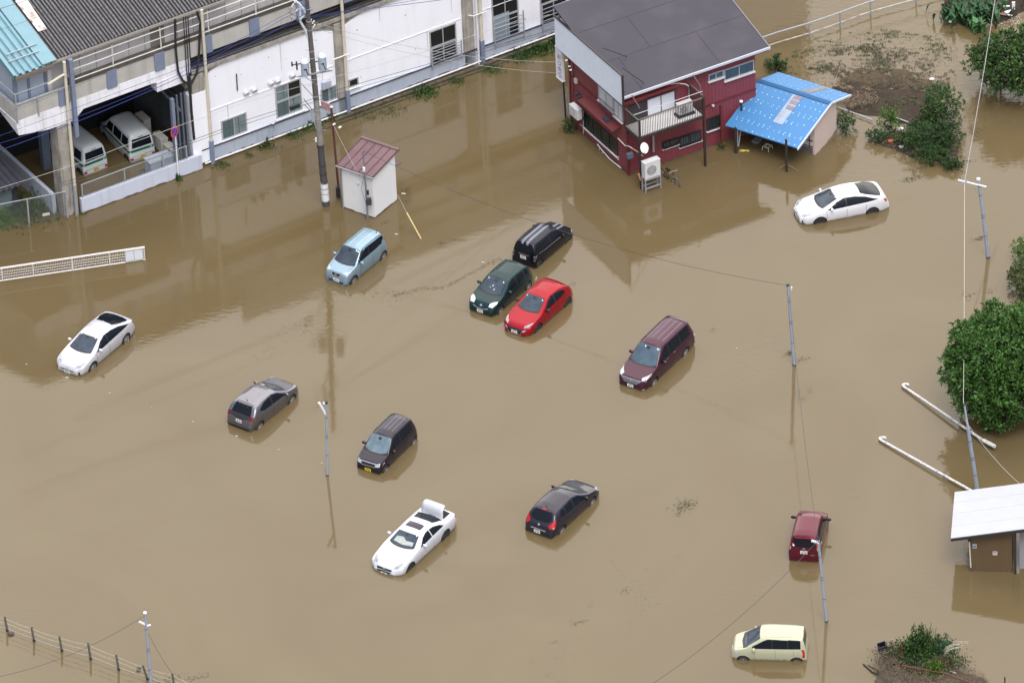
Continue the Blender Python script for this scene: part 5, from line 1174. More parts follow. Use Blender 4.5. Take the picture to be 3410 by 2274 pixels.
def rosettes(name, cc, nper, L, mt, parent, up=.55, spread=1.0):
    cc = np.asarray(cc); k = len(cc); d = rng.normal(size=(k*nper, 3)); d[:, 2] += up; d /= np.linalg.norm(d, axis=1, keepdims=True)
    c = np.repeat(cc, nper, 0); l = L*rng.uniform(.5, 1.25, k*nper)*np.repeat(rng.uniform(.7, 1.15, k), nper); p = c+d*(l*.62)[:, None]*spread
    return leaves(name, p, l, mt, parent, aspect=.36, updir=None if False else d*2.6, curl=.10)
def shell_points(c, Rr, n, jit=.16, low=.25, seed=0, a1=.30, a2=.22, f2=4.1):
    from mathutils import noise as NZ
    out = []
    while len(out) < n:
        d = rng.normal(size=3); d /= np.linalg.norm(d)
        if d[2] < 0 and rng.random() > low*2.2: continue
        f = 1+a1*NZ.noise(Vector(d*1.7)+Vector((seed, 0, 0)))+a2*NZ.noise(Vector(d*f2)+Vector((seed, 5, 0)))
        q = rng.uniform(.80, 1.0) if rng.random() < .8 else rng.uniform(.5, .8)
        p = np.array(c)+d*np.array(Rr)*f*q+rng.normal(size=3)*jit*.3
        if p[2] > .05: out.append(p)
    return np.array(out)
def trunk(parent, p, h, r, limbs, mt=M_bark):
    m = MB(); p = Vector(p); m.tube([p-Vector((0, 0, .6)), p+Vector((.05, 0, h*.5)), p+Vector((0, .05, h))], r, 9, r*.6)
    for (x, y, z) in limbs: m.tube([p+Vector((0, 0, h*.55)), p+Vector((x*.5, y*.5, h*.7+z*.3)), p+Vector((x, y, z))], r*.45, 6, r*.12)
    m.build('trunk', mt, parent, smooth=True)
def lobes_random(c, R_, n, lobe_r, nc):
    out = []
    for k in range(n):
        d = rng.normal(size=3); d /= np.linalg.norm(d); d[2] = abs(d[2])*.9-.15
        f = rng.uniform(.55, .95); out.append((np.array(c)+d*np.array(R_)*f, np.array([1, 1, .75])*lobe_r*rng.uniform(.7, 1.2), nc))
    return out
hash_ = lambda t: sum(ord(ch)*(i+1) for i, ch in enumerate(t))
# large round dark tree at the right
# silhouette in the photo: x 3130..3410+, y 1000..1450 ; foot near (3370,1460)
tb = G(3350, 1425); zt_ = HT(tb, 1010)
tr = empty('round_tree', tb, 'large dense dark green rounded tree at the right edge above the white poles', 'tree')
tg = G(3338, 1222, 2.8); tc_ = np.array([tg.x, tg.y, 2.8])
rosettes('crown', shell_points(tc_, (2.9, 2.8, 2.9), 2500, seed=3, a1=.10, a2=.17, f2=5.5), 15, .23, leafmat('leaf_round_tree', (.066, .150, .028), (.030, .080, .015), island=.5), tr)
inner = tc_+rng.normal(size=(9000, 3))*np.array([1.2, 1.15, 1.2]); inner = inner[(inner[:, 2] > .1) & ((((inner-tc_)/np.array([2.35, 2.25, 2.35]))**2).sum(1) < 1)]
leaves('inner_crown', inner, rng.uniform(.16, .26, len(inner)), leafmat('leaf_inner_shade', (.022, .055, .012), (.010, .03, .008)), tr, aspect=.5)  # inner leaves coloured darker, standing in for shade inside the crown
trunk(tr, tb, 2.4, .2, [(1.2, .3, 3.6), (-1.3, .2, 3.4), (.2, -1.1, 3.2), (.1, .9, 4.2), (-.6, -.5, 4.2)])
def tree(name, base, c, R_, n, lobe_r, nc, dens, mt, size, label, cat='tree', grp=None, th=None, asp=.45):
    r = empty(name, base, label, cat, grp)
    vol = R_[0]*R_[1]+R_[0]*R_[2]+R_[1]*R_[2]; nn = int(max(60, 95*vol)); lob = lobes_random(c, R_, 8, lobe_r, 1)
    sp = shell_points(c, np.array(R_)*1.08, nn, seed=(hash_(label) % 50)); rosettes('crown', sp, 13, size*1.25, mt, r)
    core = np.array(c)+rng.normal(size=(int(nn*3), 3))*np.array(R_)*.42; core = core[(core[:, 2] > .03) & ((((core-np.array(c))/np.array(R_))**2).sum(1) < .8)]
    leaves('inner_crown', core, rng.uniform(size*.8, size*1.4, len(core)), leafmat('leaf_inner_shade', (.022, .055, .012), (.010, .03, .008)), r, aspect=.5)  # darkened leaves paint the shade in the middle of these crowns too
    limbs = [tuple(np.array(l[0])-np.array([base[0], base[1], 0])) for l in lob[:7]]
    trunk(r, base, (th or c[2]*.6), max(.03, .05*R_[0]), limbs); return r
# tree at the top right corner
b = G(3450, 330); q_ = G(3395, 210, 2.0)
tree('spreading_tree', b, (q_.x, q_.y, 2.0), (2.3, 1.9, 1.5), 34, .6, 34, 14, M_l2, .17, 'spreading green tree with a ragged outline at the upper right corner')
b = G(3330, 300); q_ = G(3290, 195, 1.4); tree('light_branch_tree', b, (q_.x, q_.y, 1.4), (.95, .9, .7), 10, .42, 24, 10, M_l3, .13, 'thin tree with yellowish drooping leaves left of the spreading tree')
b = G(3425, 980); tree('edge_shrub', b, (b.x-.1, b.y, .9), (.9, 1.2, .9), 9, .45, 22, 11, M_l3, .12, 'pale olive shrub at the right edge above the round tree', 'shrub')
b = G(3425, 905); tree('edge_shrub', b, (b.x+.05, b.y+.8, .7), (.8, .8, .7), 6, .4, 18, 11, M_l4, .11, 'small bright shrub at the right edge near the cross arm pole', 'shrub')
# shrubs on the mud by the blue shed
for (px, py, rx, rz, n, mt, sz, lb) in (
    (2815, 440, .55, .8, 9, M_l2, .10, 'shrub against the pinkish gable wall of the blue-roofed shed'),
    (3135, 410, 1.0, 1.5, 18, M_l2, .12, 'tallest shrub on the flooded bank with light leaves on its left side'),
    (3090, 500, 1.25, .95, 18, M_l1, .11, 'broad dark shrub at the water edge above the white car'),
    (2960, 445, .55, 1.0, 9, M_l4, .10, 'bright green bush on the bank left of the broad dark shrub'),
    (2920, 470, .5, .5, 6, M_l1, .10, 'low dark bush on the bank left of the bright green bush'),
    (3010, 480, .6, .5, 7, M_l3, .10, 'dull olive bush between the bright green and broad dark shrubs'),
    (3060, 462, .7, .7, 8, M_l1, .10, 'dark bush filling the middle of the bank thicket'), (3155, 480, .75, .9, 10, M_l1, .11, 'dark bush at the right of the bank thicket below the tallest shrub'), (3110, 535, .8, .5, 8, M_l2, .10, 'ragged bush along the lower rim of the bank thicket'), (3085, 415, .5, .6, 6, M_l3, .10, 'dull bush between the mud and the tallest shrub'),
    (3170, 560, .5, .35, 5, M_l1, .10, 'small dark bush at the lower tip of the flooded bank'),
    (2590, 245, .42, .75, 8, M_l1, .12, 'small dark bushy tree behind the rust red roof and blue shed')):
    b = G(px, py); tree('bush', b, (b.x, b.y, rz*.55), (rx, rx*.8, rz*.8), int(n*1.6), .3*max(.7, rx), 20, 14, mt, sz, lb, 'bush', 'bushes on the flooded bank')
# bank weeds left of the house etc
def weedpatch(px, py, n, sp, h, mt, label, name='weed_clump', grp=None, asp=.18, zoff=0, flat=1.0):
    b = G(px, py); base = rng.normal(size=(n, 2))*np.array([sp, sp*.8*flat]); c = np.column_stack([b.x+base[:, 0], b.y+base[:, 1], np.abs(rng.normal(size=n))*h*.5+zoff+.02])
    m_ = int(n*(1+2.2*h)); base = rng.normal(size=(m_, 2))*np.array([sp, sp*.8*flat]); fall = np.exp(-(base**2).sum(1)/(2*(sp*1.3)**2))*np.clip(.75+.9*np.sin(base[:, 0]*9+py)*np.cos(base[:, 1]*11+px)+rng.normal(size=m_)*.12, .25, 1.5); c = np.column_stack([b.x+base[:, 0], b.y+base[:, 1], rng.random(m_)*h*fall+zoff+.02])
    o = leaves(name, c, rng.uniform(.07, .17, m_)*(1+.3*h), mt, aspect=asp, updir=np.array([0, 0, .7]) if flat == 1.0 else None, origin=tuple(b)); return tag(o, label, 'plant', grp, 'stuff')
# planting along the plinth of the railway building
for k, (px, py, n, sp, h, mt, lb) in enumerate((
    (1020, 420, 420, .35, .4, M_l2, 'bushy weeds left of the utility pole against the grey plinth'), (975, 455, 160, .25, .3, M_l2, 'low weeds at the plinth just left of the bushy clump'), (885, 490, 200, .16, .45, M_l3, 'brownish weed below the second facade window'),
    (740, 555, 150, .25, .25, M_l3, 'small weeds near the low end of the facade'), (830, 520, 60, .14, .2, M_l3, 'tiny weeds in the water by the facade'), (1090, 395, 260, .3, .4, M_l2, 'weeds just right of the utility pole'), (1215, 385, 220, .5, .22, M_l3, 'thin flat weeds right of the rusty sign pole'),
    (1410, 310, 420, .4, .32, M_l2, 'green weeds at the drain below the small dark window'), (1520, 275, 160, .25, .28, M_l2, 'weeds below the first guarded window'), (1640, 235, 220, .3, .3, M_l2, 'weeds by the third concrete column'),
    (1735, 190, 300, .35, .35, M_l2, 'tall weeds left of the tall shop sign'), (1800, 172, 380, .35, .35, M_l2, 'dense weeds behind the tall shop sign'), (1850, 150, 260, .3, .35, M_l2, 'weeds at the corner of the white fascia'), (1300, 372, 140, .4, .2, M_l3, 'sparse floating weeds off the facade'),
    (275, 712, 60, .12, .2, M_l3, 'sprig of weed at the foot of the corner column'), (596, 600, 110, .07, .45, M_l2, 'weed growing at the foot of the no parking sign'),
    (5, 740, 420, .35, .8, M_l4, 'bright bush overhanging the chain link fence at the left edge'), (70, 700, 600, .9, .8, M_l1, 'dark undergrowth behind the chain link fence'), (170, 690, 260, .6, .4, M_l3, 'dry weeds behind the chain link fence near the column'))):
    weedpatch(px, py, n, sp, h, mt, lb, grp='weeds along the railway building' if k < 14 else None, asp=.4 if h > .3 else .25)
b = G(1895, 440); tree('potted_shrub', b, (b.x, b.y, .35), (.42, .35, .35), 7, .2, 14, 10, M_l3, .08, 'small round shrub with pale flowers at the foot of the tall shop sign', 'shrub')
for px, py, lb in ((2405, 495, 'small weed at the foot of the red house right wall'), (2560, 220, 'slim weeds growing at the back corner of the red house')): weedpatch(px, py, 110, .13, .45, M_l3, lb)
# broad leaved plants at the top right
bn = empty('broad_leaf_clump', G(3235, 55), 'large clump of broad upright leaves standing in dark debris at the top right', 'plant')
def blades(name, c, n, sp, L, mt, parent, w=.16, spread=.5):
    m = MB(); c = Vector(c)
    for k in range(n):
        p = c+Vector((random.gauss(0, sp[0]), random.gauss(0, sp[1]), 0)); a = random.uniform(0, 6.28); l = L*random.uniform(.6, 1.15); s = Vector((math.cos(a), math.sin(a), 0)); t = s.cross(Vector((0, 0, 1))); W_ = w*random.uniform(.7, 1.2)*l
        o1 = p+s*(l*.08*spread)+Vector((0, 0, l*.35)); o2 = p+s*(l*.25*spread)+Vector((0, 0, l*.7)); o3 = p+s*(l*.65*spread)+Vector((0, 0, l*.95))
        m.quad(p-t*.01, p+t*.01, o1+t*W_*.7, o1-t*W_*.7); i = len(m.v)
        m.v += [tuple(o1-t*W_*.7), tuple(o1+t*W_*.7), tuple(o2+t*W_+s*.02), tuple(o2+s*-.05), tuple(o2-t*W_+s*.02), tuple(o3)]
        m.f += [(i, i+1, i+2, i+3), (i, i+3, i+4), (i+3, i+2, i+5), (i+4, i+3, i+5)]; m.m += [0]*4
    return m.build(name, mt, parent)
random.seed(31)
blades('leaf_mass', G(3235, 66), 260, (.72, .42), .85, M_l5, bn, .15, .6)
b2 = empty('broad_leaf_tuft', G(3258, 105), 'single tuft of broad pale green leaves standing in the water below the large leaf clump', 'plant')
blades('leaf_mass', G(3258, 108), 26, (.16, .12), .75, leafmat('leaf_pale_banana', (.07, .17, .06), (.04, .11, .035), rough=.45), b2, .2, .8)
# ------------------------------------------------------------------ mud banks and debris mats
def mound(name, outline, h, mt, n=46, seed=0, kind='structure', noise=.06):
    """low irregular bank: grid clipped to the outline, height falling to below the water at the rim"""
    P2 = [G(*p) for p in outline]; cx = sum(p.x for p in P2)/len(P2); cy = sum(p.y for p in P2)/len(P2); r_ = random.Random(seed)
    from mathutils import noise as NZ
    m = MB(); rings = 14; N = n
    def rim(t):
        f = t*len(P2); i = int(f) % len(P2); return P2[i].lerp(P2[(i+1) % len(P2)], f-int(f))
    for i in range(rings+1):
        for j in range(N):
            q = rim(j/N); s = i/rings; x = cx+(q.x-cx)*s*1.12; y = cy+(q.y-cy)*s*1.12
            z = h*(1-(s*1.12)**3)+NZ.noise(Vector((x*1.3, y*1.3, seed)))*noise*2.2+NZ.noise(Vector((x*4, y*4, seed)))*noise
            if i == rings: z = -.3
            m.v.append((x, y, z))
    for i in range(rings):
        for j in range(N): k = (j+1) % N; m.f.append((i*N+j, i*N+k, (i+1)*N+k, (i+1)*N+j)); m.m.append(0)
    o = m.build(name, mt, smooth=True); o['kind'] = kind; fixnormals(o); return o
M_mud = mat('dark_mud', (.034, .026, .021), .8, var=.6, scale=2.2, var2=(.060, .046, .035), spec=.06, bump=.5, bscale=7)
M_mudw = mat('wet_mud', (.055, .043, .03), .7, var=.5, scale=3, var2=(.10, .075, .045), spec=.08, bump=.4, bscale=9)
mound('mud_bank', [(2760, 330), (2780, 290), (2860, 270), (2960, 290), (3080, 300), (3130, 330), (3110, 400), (3060, 425), (2960, 410), (2880, 380), (2800, 360)], .13, M_mud, seed=3, noise=.05)
mound('mud_bank', [(2790, 270), (2800, 235), (2900, 225), (3010, 235), (3100, 260), (3120, 290), (3000, 300), (2880, 290)], .05, M_mudw, seed=5, noise=.045)
mound('mud_bank', [(2930, 480), (2960, 440), (3060, 440), (3180, 470), (3200, 560), (3120, 545), (3020, 520)], .12, M_mud, seed=6)
mound('mud_bank', [(3135, 30), (3160, -40), (3460, -60), (3460, 10), (3380, 60), (3330, 75), (3240, 88), (3170, 75)], .22, M_mud, seed=8)
bb = crop(2850, 2000, 4.2)
mound('mud_bank', [bb(250, 760), bb(480, 690), bb(900, 800), bb(1300, 930), bb(1700, 1060), bb(2000, 1250), bb(1900, 1500), bb(400, 1500), bb(270, 1050), bb(300, 900)], .38, mat('brown_bank', (.085, .060, .036), .8, var=.5, scale=2.0, var2=(.06, .045, .03), bump=.7, bscale=9), seed=9, noise=.10)
def stuffmat(n_pts, outline, size, mt, name, label, asp=.12, zz=.03, up=None, cut=None, dens_noise=True, zr=.04):
    P2 = [G(*p) for p in outline]; xs = [p.x for p in P2]; ys = [p.y for p in P2]; out = []
    from mathutils import noise as NZ
    while len(out) < n_pts:
        x = rng.uniform(min(xs), max(xs)); y = rng.uniform(min(ys), max(ys)); ins = False; j = len(P2)-1
        for i in range(len(P2)):
            if (ys[i] > y) != (ys[j] > y) and x < (xs[j]-xs[i])*(y-ys[i])/(ys[j]-ys[i])+xs[i]: ins = not ins
            j = i
        if not ins: continue
        if dens_noise and NZ.noise(Vector((x*.7, y*.9, 7)))*.8+.75*NZ.noise(Vector((x*3.1, y*5.1, 2))) < cut: continue
        out.append((x, y, zz+rng.uniform(0, zr)))
    c = np.array(out); o = leaves(name, c, rng.uniform(size*.5, size*1.4, len(c)), mt, aspect=asp, updir=(np.array(up, float) if up else None), droop=0, curl=.05, origin=(c[:, 0].mean(), c[:, 1].mean(), 0)); tag(o, label, name.replace('_', ' '), kind='stuff'); return o
stuffmat(4200, [(2540, 250), (2700, 130), (2900, 90), (3150, 130), (3180, 230), (3130, 340), (2900, 260), (2700, 250)], .09, M_l3, 'flooded_weeds', 'scattered flattened weeds showing through shallow water', asp=.3, cut=.22, zz=.01, zr=.03)
stuffmat(5200, [(2700, 230), (2780, 150), (3000, 160), (3180, 230), (3130, 330), (2900, 300)], .09, mat('dark_weed', (.055, .05, .035), .8, island=.5), 'flooded_weeds', 'darker flattened weeds nearer the mud', asp=.3, cut=-.10, zz=.01, zr=.05)
stuffmat(2600, [(2620, 320), (2560, 250), (2720, 140), (2950, 100), (3190, 150), (3190, 250), (3140, 400), (3000, 300), (2780, 300)], .07, mat('fine_weed', (.07, .06, .035), .85, island=.5), 'flooded_weeds', 'fine dark specks of drowned weeds over the flooded bank', asp=.4, cut=-.25, zz=.008, zr=.02)
stuffmat(1800, [(2780, 330), (2800, 280), (3100, 300), (3110, 410), (2900, 375)], .13, M_l3, 'bank_grass', 'dull green grass flattened on the mud bank', asp=.15, cut=.1, zz=.12, zr=.05)
stuffmat(2600, [(2770, 330), (2790, 260), (3000, 250), (3130, 300), (3110, 420), (2900, 380)], .22, M_twig, 'dead_grass', 'mat of dead grass and twigs on the mud bank', asp=.07, cut=.0, zz=.06, zr=.08)
stuffmat(700, [(2765, 345), (2790, 300), (2900, 300), (2930, 350), (2840, 370)], .38, mat('pale_straw', (.22, .165, .11), .9, island=.4), 'dead_grass', 'pale heap of dead stalks at the corner of the blue roof', asp=.05, cut=-.1, zz=.12, zr=.16)
stuffmat(1500, [(2935, 490), (2980, 440), (3180, 460), (3205, 570), (3100, 550)], .2, M_twig, 'dead_grass', 'twigs and grass caught under the bank shrubs', asp=.08, cut=-.1, zz=.14, zr=.12)
stuffmat(2600, [(3130, 40), (3150, -40), (3460, -60), (3460, 20), (3370, 70), (3200, 90)], .25, mat('dark_root', (.05, .04, .03), .9, island=.6), 'debris_heap', 'dark tangled debris around the broad leaved plants', asp=.12, cut=-.3, zz=.28, zr=.22)
stuffmat(5200, [bb(220, 800), bb(420, 720), bb(900, 820), bb(1300, 930), bb(1800, 1120), bb(1900, 1300), bb(500, 1300), bb(270, 1050)], .22, M_twig, 'dead_grass', 'brown dead grass covering the bank at the bottom right', asp=.06, cut=-.5, zz=.36, zr=.16)
# green plants on the bottom right bank
for (px, py, n, sp, h, mt, lb) in (((bb(900, 800)), 0, 900, .42, 1.2, M_l2, 'tall leafy green plant on the brown bank at the bottom right'), ((bb(1200, 770)), 0, 500, .35, .7, leafmat('leaf_bluegreen', (.06, .14, .06), (.03, .07, .03)), 'blue-green grass beside the tall leafy plant'),
    ((bb(620, 820)), 0, 420, .45, .5, M_l3, 'low mixed weeds left of the tall leafy plant'), ((bb(1100, 1080)), 0, 700, .28, .6, M_l4, 'yellow-green bush below the rusty rail'), ((bb(850, 950)), 0, 600, .5, .45, M_l1, 'dark low weeds in front of the tall leafy plant'), ((bb(1350, 960)), 0, 350, .4, .35, M_l3, 'low dull weeds right of the yellow-green bush')):
    b = G(*px); o = weedpatch(px[0], px[1], n, sp, h, mt, lb, name='weed_clump', asp=.35, zoff=.3)
def stalk_plant(px, py, n, h, mt, label, seedc=True):
    b = G(px, py); r = empty('seed_stalks', b, label, 'plant'); m = MB(); cs = []
    for k in range(n):
        p = b+Vector((random.gauss(0, .28), random.gauss(0, .2), .2)); t = p+Vector((random.uniform(-.05, .35), random.uniform(-.1, .1), h*random.uniform(.75, 1.1))); m.tube([p, p.lerp(t, .5)+Vector((.03, 0, .03)), t], .008, 4)
        for j in range(26): q = p.lerp(t, .25+.75*j/26); cs.append((q.x+random.gauss(0, .02), q.y, q.z))
    m.build('stem', mat('green_stem', (.09, .12, .04), .7), r); leaves('seed_head', np.array(cs), .06, mt, r, aspect=.5)
stalk_plant(*bb(960, 780), 14, 1.55, M_l3, 'thin upright seed stalks rising above the tall leafy plant')
r = empty('pampas_grass', G(*bb(1220, 820)), 'pale feathery pampas plumes curving right on the bottom right bank', 'grass'); m = MB(); b = G(*bb(1240, 800), .2)
for k in range(16):
    a = random.uniform(-.2, .9); l = random.uniform(.5, 1.1); m.tube([b+Vector((random.uniform(-.2, .2), 0, 0)), b+Vector((l*.25*a, 0, l*.6)), b+Vector((l*.6*(a+.3), 0, l*.85)), b+Vector((l*.95*(a+.3), -.05, l*.85))], .007, 4, .012)
m.build('plume', mat('pampas', (.46, .42, .33), .9), r)
# rusty rail with posts on the bank, steel bars, black crate
rr = empty('rusty_rail', G(*bb(1230, 930)), 'long thin rusty rail with posts running over the bottom right bank', 'rail')
MB().tube([G(*bb(640, 900), .75), G(*bb(1230, 1010), .55), G(*bb(1700, 1180), .55), G(*bb(2200, 1380), .55)], .03, 8).build('rail', M_rust, rr, smooth=True)
for x, y, z in ((1232, 1010, 1.0), (2085, 1300, .95), (640, 900, 1.15)): p = G(*bb(x, y)); MB().tube([p, p+Vector((0, 0, z))], .035, 8).build('post', M_rust, rr)
p = G(*bb(510, 750)); o = MB().tube([p, p+Vector((0, 0, .85))], .03, 8).build('stake', mat('grey_stake', (.22, .23, .26), .6)); tag(o, 'thin grey stake right of the black crate on the bank', 'stake')
o = MB().tube([G(*bb(950, 860), .3), G(*bb(1400, 1010), .3)], .03, 8).build('white_rail', mat('white_pipe', (.75, .75, .75), .4)); tag(o, 'pale pipe lying under the rusty rail on the bottom right bank', 'pipe')
o = MB().tube([G(*bb(105, 880), .04), G(*bb(230, 990), .05), G(*bb(440, 1070), .12)], .035, 7).tube([G(*bb(170, 890), .03), G(*bb(350, 1000), .08)], .02, 6).build('dead_branch', M_black); tag(o, 'dark bent branch lying in the water left of the brown bank', 'branch')
bx0 = G(*bb(380, 740), .15); cr_ = empty('black_crate', bx0, 'dark blue-black plastic crate tipped on end at the left tip of the brown bank', 'crate')
A_ = Vector((.9, .1, .25)).normalized(); B_ = Vector((-.1, .9, .3)).normalized(); Z_ = A_.cross(B_); M_cr = mat('navy_crate', (.015, .018, .035), .3)
for s, nm in ((-.19, 0), (.19, 0)): MB().box(bx0+A_*s+Vector((0, 0, .3)), .03, .3, .62, A_, B_, Z_).build('side_panel', M_cr, cr_)
MB().box(bx0+B_*.15+Vector((0, 0, .3)), .36, .03, .62, A_, B_, Z_).build('back_panel', M_cr, cr_)
m = MB()
for z in (-.28, -.1, .1, .28): m.box(bx0-B_*.14+Z_*z+Vector((0, 0, .3)), .36, .03, .06, A_, B_, Z_)
m.build('slat', M_cr, cr_)
MB().box(bx0-B_*.16-Z_*.05+Vector((0, 0, .3)), .14, .01, .08, A_, B_, Z_).build('label', mat('lamp_white', (.85, .86, .88), .35), cr_)
# kerb pipe of the bank by the blue shed
o = MB().tube([G(2790, 358, .1), G(2905, 400, .12), ], .035, 8).build('bank_pipe', M_galv); tag(o, 'grey pipe along the mud bank right of the blue-roofed shed', 'pipe', 'grey pipes on the mud bank')
o = MB().tube([G(2973, 388, .15), G(3035, 412, .15)], .035, 8).build('bank_pipe', M_galv); tag(o, 'grey pipe lying on the mud above the olive bush', 'pipe', 'grey pipes on the mud bank')
o = MB().box(G(2972, 470, .2), .42, .16, .06, (.95, -.2, 0), (.2, .95, 0)).build('orange_board', mat('orange_board2', (.50, .12, .03), .6)); tag(o, 'orange board caught at the foot of the bushes on the bank', 'board')
o = MB().tube([G(2955, 473, .12), G(3000, 490, .1)], .02, 6).build('stick', M_twig); tag(o, 'long pale stick below the orange board', 'stick')
for px, py, s, lb in ((3000, 430, .13, 'white round bucket lid among the bank bushes'), (3001, 489, .10, 'small white bottle at the water edge below the bank bushes'), (3103, 264, .11, 'white bottle on the weeds behind the tallest shrub'), (3147, 43, .13, 'white bag at the left foot of the broad leaf clump'), (3168, 72, .14, 'white foam piece at the lower left of the broad leaf clump')):
    b = G(px, py, .15); bm = bmesh.new(); bmesh.ops.create_icosphere(bm, subdivisions=2, radius=s)
    for v in bm.verts: v.co = Vector((v.co.x*1.3, v.co.y*.8, v.co.z*.6))*(1+random.uniform(-.1, .1))
    me = bpy.data.meshes.new('litter'); bm.to_mesh(me); bm.free(); me.shade_smooth(); me.materials.append(mat('white_plastic', (.8, .8, .8), .4)); o = bpy.data.objects.new('litter', me); C.objects.link(o); o.location = b; tag(o, lb, 'litter', 'white litter on the flooded bank')
# wrecked white frame at the top right
r = empty('wrecked_frame', G(3350, 45), 'tangle of broken white boards caught on the debris at the top right corner', 'debris')
wm = mat('white_plastic', (.8, .8, .8), .4)
MB().box(G(3340, 48, .3), 1.0, .06, .05, (.93, -.36, 0), (.36, .93, 0)).build('board', wm, r); MB().box(G(3358, 40, .4), .38, .2, .05, (.9, .4, 0), (-.4, .9, 0)).build('board', wm, r)
MB().box(G(3375, 20, .5), .16, .08, .42).build('board', wm, r); MB().box(G(3352, 22, .45), .32, .07, .05).build('board', wm, r); MB().box(G(3340, 44, .36), .14, .1, .05, (.9, .4, 0), (-.4, .9, 0)).build('board', mat('orange_board2', (.50, .12, .03), .6), r)
# foam of the little weir
stuffmat(500, [(3295, 62), (3400, 55), (3400, 92), (3290, 88)], .12, mat('foam', (.42, .36, .28), .6), 'foam', 'pale foam of rushing water at the top right', asp=.3, cut=-.2, zz=.005, zr=.01)
# ------------------------------------------------------------------ cars
from bisect import bisect_right
def PLf(pts):
    xs = [p[0] for p in pts]; ys = [p[1] for p in pts]
    def f(x):
        if x <= xs[0]: return ys[0]
        if x >= xs[-1]: return ys[-1]
        i = bisect_right(xs, x)-1; return ys[i]+(ys[i+1]-ys[i])*(x-xs[i])/(xs[i+1]-xs[i])
    return f
def smf(pts, w):
    f = PLf(pts)
    return lambda x: sum(f(x+w*k/4)*c for k, c in zip(range(-4, 5), (1, 2, 3, 4, 5, 4, 3, 2, 1)))/25
M_win = mat('car_glass', (.010, .013, .018), .05, spec=.16)
M_wsc = mat('windscreen_glass', (.06, .078, .10), .06, spec=.25, var=.4, scale=2.2)
M_tyre = mat('tyre', (.022, .022, .023), .7)
M_arch = mat('wheel_well', (.012, .012, .012), .9)
M_rim = mat('alloy_rim', (.55, .55, .57), .25, metal=.7)
M_rimd = mat('dark_rim', (.10, .10, .11), .3, metal=.6)
M_lens = mat('headlamp_lens', (.46, .49, .50), .06, spec=.8, var=.3, scale=14, var2=(.35, .38, .40))
M_lensd = mat('dark_lens', (.10, .11, .12), .08, var=.6, scale=20, var2=(.5, .52, .55))
M_tail = mat('tail_red', (.42, .010, .012), .12)
M_trim = mat('black_trim', (.018, .018, .02), .45)
M_chr = mat('chrome_trim', (.72, .73, .75), .15, metal=.85)
M_plw = mat('plate_white', (.80, .80, .78), .4); M_ply = mat('plate_yellow', (.75, .52, .03), .4); M_pli = mat('plate_ink', (.03, .10, .07), .5)
M_mark = mat('soft_white', (.75, .78, .78), .5)
def paint(name, col, rough=.36, metal=.0, coat=.35):
    m = mat(name, col, rough, metal=metal, coat=coat, spec=.25)
    if 'mud' in m: return m
    m['mud'] = 1; n = m.node_tree; L = n.links.new; p = n.nodes['Principled BSDF']      # thin film of silt left at the tide line
    g = n.nodes.new('ShaderNodeNewGeometry'); sx = n.nodes.new('ShaderNodeSeparateXYZ'); L(g.outputs['Position'], sx.inputs[0])
    z = n.nodes.new('ShaderNodeTexNoise'); z.inputs['Scale'].default_value = 5; L(g.outputs['Position'], z.inputs['Vector'])
    a = n.nodes.new('ShaderNodeMath'); a.operation = 'MULTIPLY_ADD'; L(z.outputs['Fac'], a.inputs[0]); a.inputs[1].default_value = -.12; L(sx.outputs['Z'], a.inputs[2])
    r = n.nodes.new('ShaderNodeMapRange'); r.inputs[1].default_value = -.04; r.inputs[2].default_value = .05; r.inputs[3].default_value = .75; r.inputs[4].default_value = 0; L(a.outputs[0], r.inputs[0])
    q = n.nodes.new('ShaderNodeMix'); q.data_type = 'RGBA'; q.inputs[6].default_value = (*col, 1); q.inputs[7].default_value = (.10, .07, .04, 1); L(r.outputs[0], q.inputs[0]); L(q.outputs[2], p.inputs['Base Color'])
    if metal:
        v = n.nodes.new('ShaderNodeMath'); v.operation = 'MULTIPLY_ADD'; L(r.outputs[0], v.inputs[0]); v.inputs[1].default_value = -metal; v.inputs[2].default_value = metal; L(v.outputs[0], p.inputs['Metallic'])
    return m
